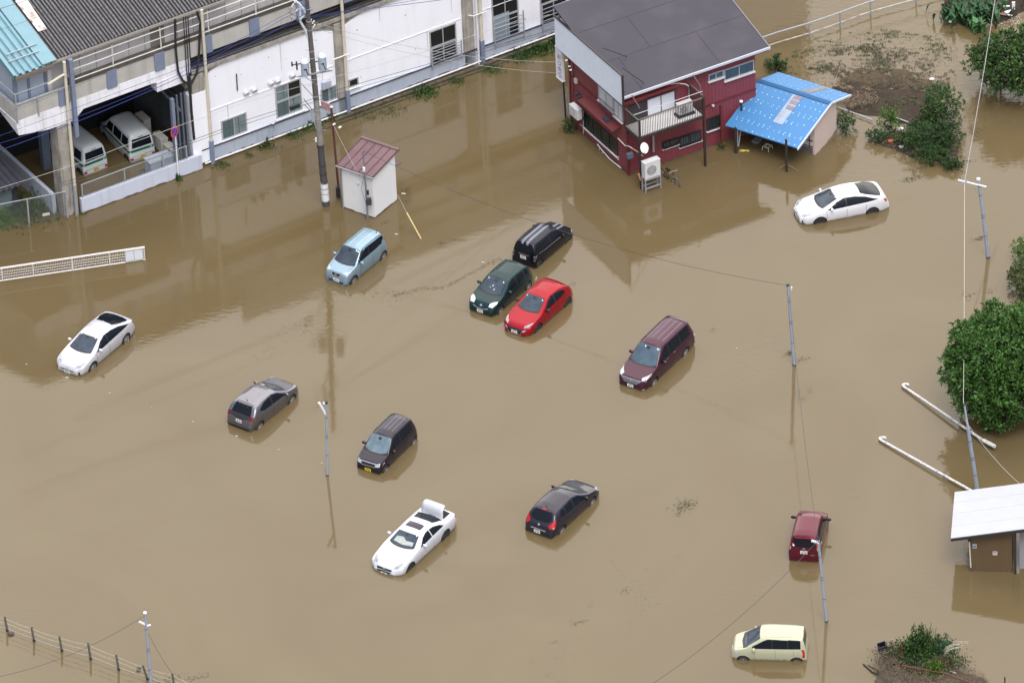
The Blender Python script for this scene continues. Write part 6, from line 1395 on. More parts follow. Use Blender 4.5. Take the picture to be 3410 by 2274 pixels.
class Car:
    def __init__(s, name, label, cat, pnt, L, W, Hh, wb, fo, top, belt, tum=.17, tyre=.30, plan=None, n=5.0, rim=M_rim, roofm=None, nose=.78, tailw=.86, zsill=.20, group='cars stranded in the flood water'):
        s.L, s.W, s.H, s.wb, s.fo, s.tyre, s.rimm = L, W, Hh, wb, fo, tyre, rim
        s.root = empty(name, (0, 0, 0), label, cat, group, rz=0); s.paint = pnt
        s.X = lambda q: wb/2+fo-q
        ft = smf(top, .05); fb = smf(belt, .06); hw = W/2
        pl = plan or [(0, nose), (.08, nose+.09), (.25, .94), (.6, .985), (1.2, 1), (L-.9, 1), (L-.35, .965), (L-.1, tailw+.06), (L, tailw)]
        fp = smf(pl, .05)
        st = sorted(set([0, .015, .04, .08, .13]+[.19+i*(L-.38)/46 for i in range(47)]+[L-.13, L-.08, L-.04, L-.015, L]))
        gf = [0, .2, .4, .58, .74, .85]; e = (1-.85**n)**(1/n); gr = [e*.93, e*.8, e*.62, e*.42, e*.2, 0]
        ring = []
        Hcab = max(.15, max(z for _, z in top)-fb(L*.5))
        for q in st:
            y = fp(q)*hw; zt = ft(q); zb = min(fb(q), zt-.035); x = s.X(q); half = []
            zl = zsill
            for (fy, z) in ((.80, zl-.06), (.88, zl), (.945, zl+.12), (.985, zl+(zb-zl)*.45), (1.0, zl+(zb-zl)*.70), (.985, zb-.05), (.958, zb)): half.append((y*fy, z))
            h = zt-zb; y0 = y*.958; tt = tum*min(1, h/Hcab)
            for f in gf[1:]:
                half.append(((y0-tt*f)*(1-f**n)**(1/n), zb+h*f))
            for g in gr:
                f = (1-g**n)**(1/n); yy = (y0-tt*f)*g; half.append((yy, zb+h*f-.035*min(1, h/.3)*(g*g)))
            ring.append([(x, yy, zz) for yy, zz in half]+[(x, -yy, zz) for yy, zz in reversed(half[:-1])])
        V = [p for r_ in ring for p in r_]; nr = len(ring[0]); F = []
        for i in range(len(ring)-1):
            for j in range(nr): k = (j+1) % nr; F.append((i*nr+j, i*nr+k, (i+1)*nr+k, (i+1)*nr+j))
        F.append(tuple(range(nr-1, -1, -1))); F.append(tuple((len(ring)-1)*nr+j for j in range(nr)))
        me = bpy.data.meshes.new('body'); me.from_pydata(V, [], F); bm = bmesh.new(); bm.from_mesh(me); bmesh.ops.recalc_face_normals(bm, faces=bm.faces); bm.to_mesh(me); bm.free()
        me.materials.append(pnt); me.materials.append(M_arch)
        s.bvh = BVHTree.FromPolygons([Vector(v) for v in V], F)
        bo = bpy.data.objects.new('body', me); C.objects.link(bo)
        # cut the wheel arches
        cm = MB(); ra = tyre+.055
        for xw in (wb/2, -wb/2):
            for sd in (1, -1): cm.tube([(xw, sd*(hw-.27), tyre), (xw, sd*(hw+.1), tyre)], ra, 26)
        cut = cm.build('cut', M_arch, origin=(0, 0, 0)); fixnormals(cut); cut.data.materials.clear(); cut.data.materials.append(pnt); cut.data.materials.append(M_arch)
        cut.data.polygons.foreach_set('material_index', [1]*len(cut.data.polygons))
        md = bo.modifiers.new('b', 'BOOLEAN'); md.operation = 'DIFFERENCE'; md.object = cut; md.solver = 'EXACT'
        dg = bpy.context.evaluated_depsgraph_get(); m2 = bpy.data.meshes.new_from_object(bo.evaluated_get(dg))
        bo.modifiers.clear(); bo.data = m2; m2.name = 'body'; bpy.data.objects.remove(cut)
        m2.shade_smooth(); m2.set_sharp_from_angle(angle=R(42)); bo.parent = s.root; s.body = bo
        for xw in (wb/2, -wb/2):
            for sd in (1, -1): s.wheel(xw, sd)
    def wheel(s, xw, sd):
        r = s.tyre; y1 = sd*(s.W/2-.025); y0 = sd*(s.W/2-.22)
        m = MB(); rr = r*.64; N = 26; V = []
        prof = [(y0, rr), (y0, r*.96), (y0+(y1-y0)*.12, r), (y0+(y1-y0)*.88, r), (y1, r*.955), (y1, rr)]
        for (y, q) in prof:
            for k in range(N): t = 2*math.pi*k/N; m.v.append((xw+q*math.cos(t), y, r+q*math.sin(t)))
        for i in range(len(prof)-1):
            for k in range(N): j = (k+1) % N; m.f.append((i*N+k, i*N+j, (i+1)*N+j, (i+1)*N+k)); m.m.append(0)
        w_ = m.build('wheel', M_tyre, s.root, smooth=True)
        m = MB(); m.tube([(xw, y1-sd*.10, r), (xw, y1-sd*.09, r)], rr, 24); m.build('disc', M_trim, w_)
        m = MB(); ns = 5
        for k in range(ns):
            t = 2*math.pi*k/ns+.3; d = Vector((math.cos(t), 0, math.sin(t))); q = Vector((-math.sin(t), 0, math.cos(t))); c_ = Vector((xw, y1-sd*.03, r))
            for u in (-.35, .35): m.box(c_+d*rr*.52+q*u*rr*.22, rr*.95, .05*rr*4, .02, d, q, (0, 1, 0))
        m.tube([(xw, y1-sd*.05, r), (xw, y1-sd*.01, r)], rr*.24, 12)
        i0 = len(m.v)
        for (y, q) in ((y1-sd*.06, rr*.98), (y1-.0*sd, rr*1.0), (y1, rr*.88), (y1-sd*.06, rr*.86)):
            for k in range(24): t = 2*math.pi*k/24; m.v.append((xw+q*math.cos(t), y, r+q*math.sin(t)))
        for i in range(3):
            for k in range(24): j = (k+1) % 24; m.f.append((i0+i*24+k, i0+i*24+j, i0+(i+1)*24+j, i0+(i+1)*24+k)); m.m.append(0)
        m.build('rim', s.rimm, w_)
    def patch(s, name, poly, view, mt, side=1, off=.006, parent=None, maxe=.10):
        """a panel laid on the body: poly in (q from nose, z) for 'side', (q, y) for 'top', (y, z) for 'front'/'rear'"""
        bm = bmesh.new()
        vs = [bm.verts.new((a, b, 0)) for a, b in poly]; f = bm.faces.new(vs); bmesh.ops.triangulate(bm, faces=bm.faces)
        for _ in range(6):
            es = [e for e in bm.edges if e.calc_length() > maxe]
            if not es: break
            bmesh.ops.subdivide_edges(bm, edges=es, cuts=1); bmesh.ops.triangulate(bm, faces=[f for f in bm.faces if len(f.verts) > 3])
        for v in bm.verts:
            a, b = v.co.x, v.co.y
            if view == 'side': o = Vector((s.X(a), side*3, b)); d = Vector((0, -side, 0))
            elif view == 'top': o = Vector((s.X(a), b, 4)); d = Vector((0, 0, -1))
            elif view == 'front': o = Vector((5, a, b)); d = Vector((-1, 0, 0))
            else: o = Vector((-5, a, b)); d = Vector((1, 0, 0))
            h, n_, _, _ = s.bvh.ray_cast(o, d)
            if h is None: h, n_, _, _ = s.bvh.find_nearest(Vector((o.x if view in ('side', 'top') else (s.X(0) if view == 'front' else s.X(s.L)), o.y if view != 'side' else side*s.W/2, o.z if view != 'top' else s.H)))
            if n_.dot(d) > 0: n_ = -n_
            v.co = h+n_*off
        bmesh.ops.recalc_face_normals(bm, faces=bm.faces)
        me = bpy.data.meshes.new(name); bm.to_mesh(me); bm.free(); me.shade_smooth(); me.materials.append(mt)
        o = bpy.data.objects.new(name, me); C.objects.link(o); o.parent = parent or s.root; return o
    def screen(s, qe, qc, yb, te, tc, yt, mt=None):
        n = 8; A = [(-1+2*k/n) for k in range(n+1)]
        s.patch('windscreen', [(qc+(qe-qc)*abs(u)**2.4, yb*u) for u in A]+[(tc+(te-tc)*u*u, yt*u) for u in reversed(A)], 'top', mt or M_wsc)
        s.patch('rear_view_mirror', [(tc-.16, -.07), (tc-.16, .07), (tc-.06, .09), (tc-.06, -.09)], 'top', M_trim, off=.010)
        for sd in (1, -1): s.patch('bonnet_seam', [(.22, sd*s.W*.33), (qe-.02, sd*s.W*.40), (qe-.02, sd*(s.W*.40+.012)), (.22, sd*(s.W*.33+.012))], 'top', mat('shut_line', (.03, .03, .035), .6), off=.004, maxe=.2)
        s.patch('cowl_panel', [(qc-.07+(qe-qc)*abs(u)**2.4, yb*u*.97) for u in A]+[(qc+.015+(qe-qc)*abs(u)**2.4, yb*u) for u in reversed(A)], 'top', M_trim, off=.009)
    def both(s, name, poly, mt, **k):
        return [s.patch(name, poly, 'side', mt, side=sd, **k) for sd in (1, -1)]
    def sym(s, name, poly, view, mt, **k):
        if view == 'top': return [s.patch(name, [(a, sd*b) for a, b in poly], view, mt, **k) for sd in (1, -1)]
        return [s.patch(name, [(sd*a, b) for a, b in poly], view, mt, **k) for sd in (1, -1)]
    def seam(s, q, z0, z1, mt=None):
        for sd in (1, -1):
            s.patch('door_seam', [(q-.008, z0), (q+.008, z0), (q+.008+(s.slant if hasattr(s, 'slant') else 0), z1), (q-.008, z1)], 'side', mt or M_trim, side=sd, off=.004, maxe=.15)
    def handle(s, q, z, mt=None):
        for sd in (1, -1):
            h, n_, _, _ = s.bvh.ray_cast(Vector((s.X(q), sd*3, z)), Vector((0, -sd, 0))); MB().box(h+n_*.015, .17, .03, .03).build('door_handle', mt or s.paint, s.root)
    def mirrors(s, q, z, mt=None, col=None, scale=1.0):
        for sd in (1, -1):
            h, n_, _, _ = s.bvh.ray_cast(Vector((s.X(q), sd*3, z)), Vector((0, -sd, 0))); c_ = h+Vector((-.02, sd*.13, .03))
            bm = bmesh.new(); bmesh.ops.create_icosphere(bm, subdivisions=2, radius=1)
            for v in bm.verts: v.co = Vector((v.co.x*.085*scale if v.co.x > 0 else v.co.x*.04, v.co.y*.125*scale, v.co.z*.085*scale))+c_
            me = bpy.data.meshes.new('door_mirror'); bm.to_mesh(me); bm.free(); me.shade_smooth(); me.materials.append(mt or s.paint); o = bpy.data.objects.new('door_mirror', me); C.objects.link(o); o.parent = s.root
            MB().tube([h-Vector((0, sd*.03, 0)), c_], .025, 6).build('stalk', M_trim, o)
    def plate(s, view, z, y=0, mt=None, digits='12-34', tilt=0):
        x0 = 5 if view == 'front' else -5; d = Vector((-1 if view == 'front' else 1, 0, 0))
        h, n_, _, _ = s.bvh.ray_cast(Vector((x0, y, z)), d)
        c_ = h-d*.02; p = MB().box(c_, .012, .33, .165).build('licence_plate', mt or M_plw, s.root)
        m = MB(); sg_ = -d.x
        for k, wd in enumerate((.04, .04, .0, .04, .04)):
            if wd: 
                u = -.10+k*.05; m.box(c_+Vector((sg_*.008, u, -.025)), .003, .028, .075); 
        m.box(c_+Vector((sg_*.008, 0, .05)), .003, .14, .03)
        m.build('plate_lettering', M_pli, p); return p
    def wipers(s, q, y0=-.35, ln=.55, view='top'):
        m = MB()
        for yy, l_ in ((y0, ln), (y0+.62, ln*.75)):
            pts = []
            for k in range(5):
                t = k/4; a = q+.10*t*1.2+.02; b = yy+l_*.9*t-.05; h, n_, _, _ = s.bvh.ray_cast(Vector((s.X(a), b, 4)), Vector((0, 0, -1))); pts.append(h+n_*.03)
            m.tube(pts, .011, 5)
        m.build('wiper', M_trim, s.root)
    def stickers(s, pts):
        for a, b, r_ in pts: s.patch('sticker', [(a+r_*math.cos(t), b+r_*math.sin(t)) for t in [2*math.pi*k/8 for k in range(8)]], 'top', M_mark, off=.010)
    def antenna(s, q, y=0, fin=True):
        h, n_, _, _ = s.bvh.ray_cast(Vector((s.X(q), y, 4)), Vector((0, 0, -1)))
        if fin: MB().prism([h+Vector((.09, 0, 0)), h+Vector((-.06, 0, .0)), h+Vector((-.06, 0, .06))], (0, .02, 0)).build('roof_antenna', s.paint, s.root)
        else: MB().tube([h, h+Vector((-.10, 0, .16))], .008, 5).tube([h, h+Vector((0, 0, .03))], .03, 8, .02).build('roof_antenna', M_trim, s.root)
    def ribs(s, q0, q1, ys, mt=None, w_=.012):
        for y in ys: s.patch('roof_rib', [(q0, y-w_), (q1, y-w_), (q1, y+w_), (q0, y+w_)], 'top', mt or M_trim, off=.004, maxe=.3)
    def place(s, fpx, rpx, side, df, dr, roll=0.0):
        """fpx / rpx: photo points of the visible-side front and rear wheel centres; df/dr water depth at the wheels"""
        df -= .05; dr -= .05; r = s.tyre; a = G(*fpx, r-df); b = G(*rpx, r-dr); d = (a-b); d.z = 0; d.normalize(); left = Vector((-d.y, d.x, 0))
        mid = (a+b)/2; mid.z = 0; c_ = mid-left*side*(s.W/2-.03)
        rz = math.atan2(d.y, d.x); pitch = math.atan2(df-dr, s.wb)
        s.root.location = (c_.x, c_.y, -(df+dr)/2); s.root.rotation_euler = Euler((roll, pitch, rz), 'XYZ')
P_w = paint('pearl_white', (.68, .69, .72)); 
# ---- the low fastback hybrids (white and silver white)
def fastback(name, label, pnt, rim):
    L = 4.54; top = [(0, .52), (.06, .66), (.35, .78), (.8, .90), (1.12, .985), (1.95, 1.40), (2.35, 1.47), (2.9, 1.45), (3.6, 1.29), (4.22, 1.07), (4.36, 1.05), (4.46, .9), (4.54, .6)]
    belt = [(0, .50), (.35, .72), (1.1, .88), (1.9, .90), (3.0, .97), (3.9, 1.04), (4.3, 1.02), (4.54, .6)]
    c = Car(name, label, 'car', pnt, L, 1.76, 1.47, 2.70, .93, top, belt, tum=.22, tyre=.315, n=4.0, rim=rim, nose=.62, tailw=.78)
    c.screen(1.18, 1.05, .64, 1.90, 1.86, .52)
    c.patch('rear_window', [(3.10, -.46), (3.12, 0), (3.10, .46), (3.55, .62), (3.95, .66), (4.12, .60), (4.20, .3), (4.22, 0), (4.20, -.3), (4.12, -.60), (3.95, -.66), (3.55, -.62)], 'top', M_win)
    c.both('side_window', [(1.30, .93), (1.5, 1.02), (1.85, 1.22), (2.2, 1.33), (2.28, 1.34), (2.28, .955), (1.7, .93)], M_win)
    c.both('side_window', [(2.34, 1.34), (2.8, 1.33), (3.3, 1.25), (3.75, 1.12), (3.95, 1.06), (3.4, 1.01), (2.34, .96)], M_win)
    c.both('door_pillar', [(2.28, .955), (2.34, .96), (2.34, 1.34), (2.28, 1.34)], M_trim)
    c.sym('headlight', [(.10, .40), (.16, .64), (.42, .74), (.62, .76), (.40, .62), (.28, .50)], 'top', M_lensd)
    c.sym('headlight_glass', [(.22, .50), (.34, .66), (.52, .72), (.36, .60)], 'top', M_lens, off=.010)
    c.patch('grille', [(-.42, .50), (.42, .50), (.30, .44), (-.30, .44)], 'front', M_trim); c.patch('lower_intake', [(-.50, .30), (.50, .30), (.42, .22), (-.42, .22)], 'front', M_trim)
    c.sym('fog_slit', [(.60, .50), (.66, .50), (.68, .28), (.62, .28)], 'front', M_trim)
    c.patch('emblem', [(-.05, .56), (.05, .56), (.05, .60), (-.05, .60)], 'front', M_chr, off=.012)
    c.both('taillight', [(4.20, 1.03), (4.36, 1.0), (4.42, .80), (4.36, .78), (4.25, .93)], M_tail)
    c.mirrors(1.52, .98); c.handle(2.05, .86); c.handle(3.05, .91); c.wipers(1.12); c.antenna(3.0); c.plate('front', .38)
    for q in (1.28, 2.31, 3.3): c.seam(q, .3, .9)
    c.stickers([(1.86, .40, .03), (1.86, -.44, .03)]); return c
c = fastback('fastback_sedan', 'silver white low fastback car alone at the left edge, nose pointing down left', paint('silver_white', (.62, .63, .67), metal=.35), M_rim); c.place((311.6, 1224), (420.8, 1131.6), 1, .30, .24)
c = fastback('fastback_sedan', 'pure white low fastback car on the right below the blue-roofed shed', P_w, M_rimd); c.place((2731.8, 742.3), (2904.8, 710.2), 1, .33, .36)
# ---- grey hatchback seen from behind
def hatch(name, label, pnt, L, W, Hh, wb, fo, top, belt, ws, rw, sw, tum=.2, tyre=.30, rim=M_rim, **k):
    c = Car(name, label, 'car', pnt, L, W, Hh, wb, fo, top, belt, tum=tum, tyre=tyre, rim=rim, **k); c.screen(ws[0][0], ws[1][0], abs(ws[0][1]), ws[3][0], ws[3][0]-.04, abs(ws[3][1]))
    c.patch('rear_window', rw[1], rw[0], M_win)
    for poly in sw: c.both('side_window', poly, M_win)
    for i in range(len(sw)-1):
        x0 = max(p[0] for p in sw[i]); x1 = min(p[0] for p in sw[i+1]); c.both('door_pillar', [(x0, 1.0), (x1, 1.0), (x1, 1.36), (x0, 1.36)], M_trim)
    return c
c = hatch('hatchback', 'grey metallic hatchback seen from behind in the left half, black tailgate band', paint('grey_metal', (.215, .21, .23), metal=.85, coat=.6), 3.94, 1.70, 1.50, 2.55, .80,
    [(0, .50), (.05, .68), (.3, .84), (.85, .95), (1.02, 1.0), (1.75, 1.41), (2.1, 1.50), (2.8, 1.50), (3.3, 1.42), (3.42, 1.36), (3.72, 1.0), (3.86, .88), (3.94, .55)],
    [(0, .5), (.3, .76), (1.0, .90), (2.0, .95), (3.0, 1.02), (3.5, 1.05), (3.8, .9), (3.94, .52)],
    [(1.10, -.60), (.99, 0), (1.10, .60), (1.74, .52), (1.66, 0), (1.74, -.52)], ('rear', [(-.56, 1.02), (-.47, 1.37), (.47, 1.37), (.56, 1.02)]),
    [[(1.22, .95), (1.75, 1.27), (2.1, 1.37), (2.22, 1.38), (2.22, .98)], [(2.30, 1.38), (2.75, 1.35), (3.1, 1.24), (3.18, 1.12), (2.9, 1.03), (2.30, .985)]], nose=.66, tailw=.80)
c.patch('tail_band', [(-.74, 1.02), (.74, 1.02), (.72, .90), (.2, .84), (-.2, .84), (-.72, .90)], 'rear', M_trim, off=.007); c.sym('taillight', [(.50, .98), (.76, .98), (.76, .86), (.55, .86)], 'rear', mat('deep_tail_red', (.14, .006, .008), .12), off=.012)
c.both('taillight', [(3.70, .98), (3.88, .93), (3.90, .86), (3.72, .9)], mat('deep_tail_red', (.14, .006, .008), .12), off=.01); c.patch('lower_bumper', [(-.6, .42), (.6, .42), (.55, .24), (-.55, .24)], 'rear', M_trim); c.plate('rear', .72)
c.patch('spoiler_seam', [(3.28, -.50), (3.28, .50), (3.30, .50), (3.30, -.50)], 'top', M_trim); c.antenna(3.15, 0, False); c.ribs(1.9, 3.2, (-.2, .2), mat('grey_crease', (.24, .235, .25), .4), .014)
c.mirrors(1.30, .98, scale=1.05); c.handle(2.08, .86); c.handle(3.02, .92); c.wipers(1.02); c.sym('headlight', [(.18, .52), (.5, .66), (.42, .74), (.14, .66)], 'top', M_lensd)
c.patch('dash_card', [(1.52, .15), (1.66, .15), (1.66, .40), (1.52, .40)], 'top', mat('cream_card', (.62, .62, .50), .6), off=.009)
for q in (1.22, 2.26, 3.1): c.seam(q, .3, .9)
c.place((971.4, 1335.4), (869, 1421), -1, .30, .34)
# ---- tall kei wagons and minivan
def tall(name, label, pnt, L, W, Hh, wb, fo, hood, cowl, hdr, rear, belt, tum, tyre, rim, mt_ws=None, nose=.80, tailw=.90, cat='car', pillar=None, n=5.5, tilt=.10, split=(.47,), beltz=None, roofdip=.0):
    hz0, hz1 = hood
    top = [(0, .50), (.04, hz0-.08), (.12, hz0), (cowl-.12, hz1), (cowl, hz1+.02), (hdr, Hh-.07), (hdr+.35, Hh), (rear-.4, Hh-roofdip), (rear, Hh-.05-roofdip), (rear+tilt*.5, Hh-.25-roofdip), (L-.05, belt[1]-.05), (L, .5)]
    bl = [(0, .48), (.12, hz0-.08), (cowl, belt[0]), (L*.6, (belt[0]+belt[1])/2), (L-.25, belt[1]), (L-.05, belt[1]-.2), (L, .46)]
    c = Car(name, label, cat, pnt, L, W, Hh, wb, fo, top, bl, tum=tum, tyre=tyre, rim=rim, n=n, nose=nose, tailw=tailw)
    hw = W/2; ws0 = hw-.14; ws1 = hw-tum-.06
    c.screen(cowl+.07, cowl-.05, ws0, hdr+.01, hdr-.03, ws1, mt_ws)
    zb0 = belt[0]+.05; zt = Hh-.15; xs = [cowl+.28]+[cowl+.28+(rear-.22-cowl-.28)*q for q in split]+[rear-.18]
    for i in range(len(xs)-1):
        a, b = xs[i]+.02, xs[i+1]-.02; zf = belt[0]+(belt[1]-belt[0])*(a/L)+.04; zg = belt[0]+(belt[1]-belt[0])*(b/L)+.04
        if i == 0: poly = [(a, zf), (a+.02, zf+.08), (hdr+.18, zt-.06), (hdr+.35, zt), (b, zt), (b, zg)]
        else: poly = [(a, zf), (a, zt), (b, zt-.02), (b, zg)]
        c.both('side_window', poly, M_win)
        if i: c.both('door_pillar', [(a-.04, zf), (a-.04, zt-.01), (a, zt-.01), (a, zf)], M_trim)
    zr0 = belt[1]+.04; c.patch('rear_window', [(-(hw-.22), zr0), (-(hw-tum-.10), Hh-.16-roofdip), (hw-tum-.10, Hh-.16-roofdip), (hw-.22, zr0)], 'rear', M_win)
    c.xs = xs; return c
# pale blue kei wagon
P_lb = paint('pale_blue', (.27, .39, .47), metal=.5)
c = tall('kei_wagon', 'pale blue tall kei car below the white pump shed', P_lb, 3.395, 1.475, 1.64, 2.495, .55, (.86, .98), .78, 1.42, 3.18, (.98, 1.10), .16, .285, M_rim)
c.both('side_window', [(2.95, 1.18), (2.95, 1.46), (3.10, 1.46), (3.22, 1.35)], M_win)
c.both('pillar_cover', [(.90, 1.03), (1.1, 1.06), (1.62, 1.46), (1.52, 1.49), (1.38, 1.45)], M_trim, off=.004)
c.sym('headlight', [(.12, .36), (.10, .62), (.34, .68), (.46, .66), (.30, .50)], 'top', M_lens); c.patch('grille', [(-.30, .80), (.30, .80), (.20, .66), (-.20, .66)], 'front', M_trim); c.patch('grille_chrome', [(-.34, .80), (-.28, .80), (-.16, .66), (.16, .66), (.28, .80), (.34, .80), (.20, .62), (-.20, .62)], 'front', M_chr, off=.009)
c.patch('emblem', [(-.06, .70), (.06, .70), (.06, .76), (-.06, .76)], 'front', M_chr, off=.014); c.patch('lower_intake', [(-.48, .42), (.48, .42), (.40, .32), (-.40, .32)], 'front', M_trim); c.plate('front', .46, .05)
c.both('taillight', [(3.26, 1.42), (3.31, 1.38), (3.36, 1.02), (3.28, 1.02)], M_tail); c.mirrors(1.10, 1.05, M_lb if False else P_lb); c.handle(1.9, .94); c.handle(2.75, 1.0, P_lb); c.wipers(.74); c.antenna(3.0, .35, False)
c.ribs(1.5, 3.1, (-.52, .52), M_trim, .010); c.ribs(1.6, 3.05, (-.2, .2), mat('blue_crease', (.45, .62, .70), .3), .015); c.stickers([(1.36, .34, .03), (1.36, .42, .03), (1.36, .48, .03)])
for q in (1.12, 2.12, 2.9): c.seam(q, .3, .95)
c.place((1180.2, 936.5), (1278.5, 855.8), 1, .28, .26)
# dark violet kei wagon
P_dv = paint('dark_violet', (.018, .014, .022), metal=.3, coat=.6)
c = tall('kei_wagon', 'dark violet kei wagon with a yellow plate in the lower middle', P_dv, 3.395, 1.475, 1.66, 2.52, .50, (.84, .98), .72, 1.36, 3.16, (.98, 1.04), .15, .275, M_rim, mt_ws=mat('windscreen_pale', (.15, .21, .25), .1, spec=.2, var=.3, scale=2.5))
c.sym('headlight', [(.38, .66), (.68, .72), (.70, .82), (.52, .84), (.36, .78)], 'front', M_lens); c.patch('grille', [(-.38, .78), (.38, .78), (.36, .64), (-.36, .64)], 'front', M_trim); c.patch('grille_chrome', [(-.42, .82), (.42, .82), (.40, .785), (-.40, .785)], 'front', M_chr, off=.01); c.patch('grille_chrome', [(-.38, .66), (.38, .66), (.36, .63), (-.36, .63)], 'front', M_chr, off=.01)
c.plate('front', .44, .0, M_ply); c.mirrors(1.05, 1.03); c.handle(1.85, .9); c.handle(2.7, .93); c.wipers(.70, -.25, .5); c.ribs(1.75, 2.95, (-.33, -.11, .11, .33), mat('violet_crease', (.12, .11, .15), .3), .018)
for q in (1.1, 2.1, 2.85): c.seam(q, .3, .95)
c.both('taillight', [(3.2, 1.3), (3.3, 1.25), (3.36, .85), (3.28, .85)], M_tail); c.place((1288.6, 1566), (1379, 1475.6), 1, .36, .33)
# purple minivan
P_pu = paint('aubergine', (.062, .018, .034), metal=.4, coat=.5)
c = tall('minivan', 'aubergine purple minivan right of centre, nose pointing down left', P_pu, 4.62, 1.695, 1.79, 2.855, .84, (.84, 1.02), 1.10, 1.85, 4.36, (1.02, 1.10), .19, .315, M_rim, mt_ws=mat('windscreen_blue', (.085, .125, .16), .1, spec=.2, var=.3, scale=2), split=(.34, .70), nose=.72)
c.sym('headlight', [(.10, .56), (.20, .74), (.62, .80), (.72, .78), (.46, .64), (.28, .50)], 'top', M_lens); c.patch('grille', [(-.52, .80), (.52, .80), (.38, .60), (-.38, .60)], 'front', M_trim)
for z, wd in ((.79, .56), (.735, .52), (.68, .46), (.62, .38)): c.patch('grille_bar', [(-wd, z+.014), (wd, z+.014), (wd-.02, z-.014), (-wd+.02, z-.014)], 'front', M_chr, off=.012)
c.patch('emblem', [(-.07, .68), (.07, .68), (.07, .77), (-.07, .77)], 'front', M_chr, off=.018); c.plate('front', .45); c.sym('fog_lamp', [(.62, .34), (.70, .34), (.70, .40), (.62, .40)], 'front', M_lens)
c.mirrors(1.62, 1.08, scale=1.15); c.handle(2.1, 1.0, M_chr); c.handle(2.7, 1.02, M_chr); c.wipers(1.08, -.45, .7); c.ribs(2.3, 4.1, (-.42, -.15, .15, .42), mat('purple_crease', (.20, .13, .17), .3), .016); c.stickers([(1.74, -.17, .035), (1.78, .48, .035)])
c.both('door_rail', [(3.15, 1.045), (4.2, 1.085), (4.2, 1.06), (3.15, 1.02)], M_trim); c.both('taillight', [(4.48, 1.3), (4.55, 1.2), (4.60, .9), (4.5, .9)], M_lens)
c.patch('spoiler', [(4.16, -.55), (4.13, 0), (4.16, .55), (4.33, .53), (4.33, -.53)], 'top', paint('aubergine_light', (.085, .035, .055), metal=.4, coat=.5), off=.022)
c.patch('spoiler_seam', [(4.145, -.56), (4.115, 0), (4.145, .56), (4.16, .56), (4.13, 0), (4.16, -.56)], 'top', M_trim, off=.006)
for q in (1.5, 2.45, 3.4): c.seam(q, .3, 1.0)
c.place((2181, 1275.7), (2282.9, 1177.5), 1, .34, .30)
# yellow-green kei wagon (side on, bottom right)
P_yg = paint('pale_lime', (.47, .48, .33), metal=.1)
c = tall('kei_wagon', 'pale lime green kei wagon seen side on near the bottom edge', P_yg, 3.395, 1.475, 1.60, 2.42, .52, (.84, .95), .62, 1.28, 3.22, (.98, 1.00), .14, .275, M_rim, split=(.44, .78), mt_ws=M_wsc, nose=.78)
c.both('window_band', [(1.05, 1.0), (1.08, 1.06), (1.5, 1.40), (1.7, 1.44), (3.1, 1.42), (3.12, 1.03), (1.1, 1.0)], M_win, off=.004); c.both('taillight', [(3.14, 1.0), (3.26, 1.0), (3.33, .78), (3.30, .58), (3.19, .58), (3.22, .8)], M_tail)
c.both('headlight', [(.08, .78), (.12, .84), (.38, .80), (.36, .68), (.14, .64)], M_lens); c.mirrors(1.0, 1.0); c.handle(1.85, .92); c.handle(2.65, .92); c.wipers(.60); c.plate('front', .45); c.ribs(1.5, 3.05, (-.48, .48), mat('lime_crease', (.35, .36, .22), .4), .010)
c.patch('cowl', [(.52, -.60), (.44, 0), (.52, .60), (.66, .60), (.58, 0), (.66, -.60)], 'top', M_trim, off=.008)
for q in (1.02, 1.98, 2.8): c.seam(q, .3, .95, mat('lime_seam', (.20, .21, .13), .5))
c.place((2477.4, 2201), (2649.6, 2207), 1, .39, .43)
# maroon kei wagon seen from behind
P_ma = paint('maroon', (.115, .012, .026), metal=.5, coat=.45)
c = tall('kei_wagon', 'maroon kei wagon seen from behind with a lamp pole in front of it', P_ma, 3.395, 1.475, 1.63, 2.46, .52, (.84, .97), .66, 1.30, 3.20, (.98, 1.02), .13, .275, M_rim, tilt=.06, tailw=.93)
c.sym('taillight', [(.56, 1.42), (.66, 1.36), (.72, 1.05), (.58, 1.05)], 'rear', M_tail, off=.01); c.sym('reversing_light', [(.60, 1.04), (.72, 1.04), (.72, .90), (.62, .90)], 'rear', M_lens, off=.01)
c.plate('rear', .80); c.patch('emblem', [(-.06, .95), (.06, .95), (.06, 1.0), (-.06, 1.0)], 'rear', M_chr, off=.012); c.patch('brake_light', [(-.42, 1.50), (.42, 1.50), (.42, 1.47), (-.42, 1.47)], 'rear', M_tail, off=.012)
c.mirrors(1.0, 1.02, M_trim); c.handle(1.85, .93, M_chr); c.handle(2.65, .95, M_chr); c.antenna(1.5, .40, False); c.ribs(1.45, 3.1, (-.50, .50), mat('maroon_crease', (.09, .012, .022), .4), .010); c.patch('roof_seam', [(3.08, -.5), (3.08, .5), (3.10, .5), (3.10, -.5)], 'top', M_trim); c.both('headlight', [(.06, .70), (.10, .84), (.40, .84), (.3, .70)], M_lens)
c.patch('sticker', [(.44, 1.08), (.52, 1.08), (.52, 1.20), (.44, 1.14)], 'rear', M_mark, off=.01); c.patch('sticker', [(-.5, .66), (-.3, .66), (-.3, .68), (-.5, .68)], 'rear', M_chr, off=.01)
for q in (1.05, 2.0, 2.8): c.seam(q, .3, .95)
rzm = R(90-11.5); rb_ = G(2678, 1868); dd = Vector((math.cos(rzm), math.sin(rzm), 0)); cc_ = rb_+dd*(3.395-.52-2.46/2-0.06); c.root.location = (cc_.x, cc_.y, -.27); c.root.rotation_euler = (0, 0, rzm)
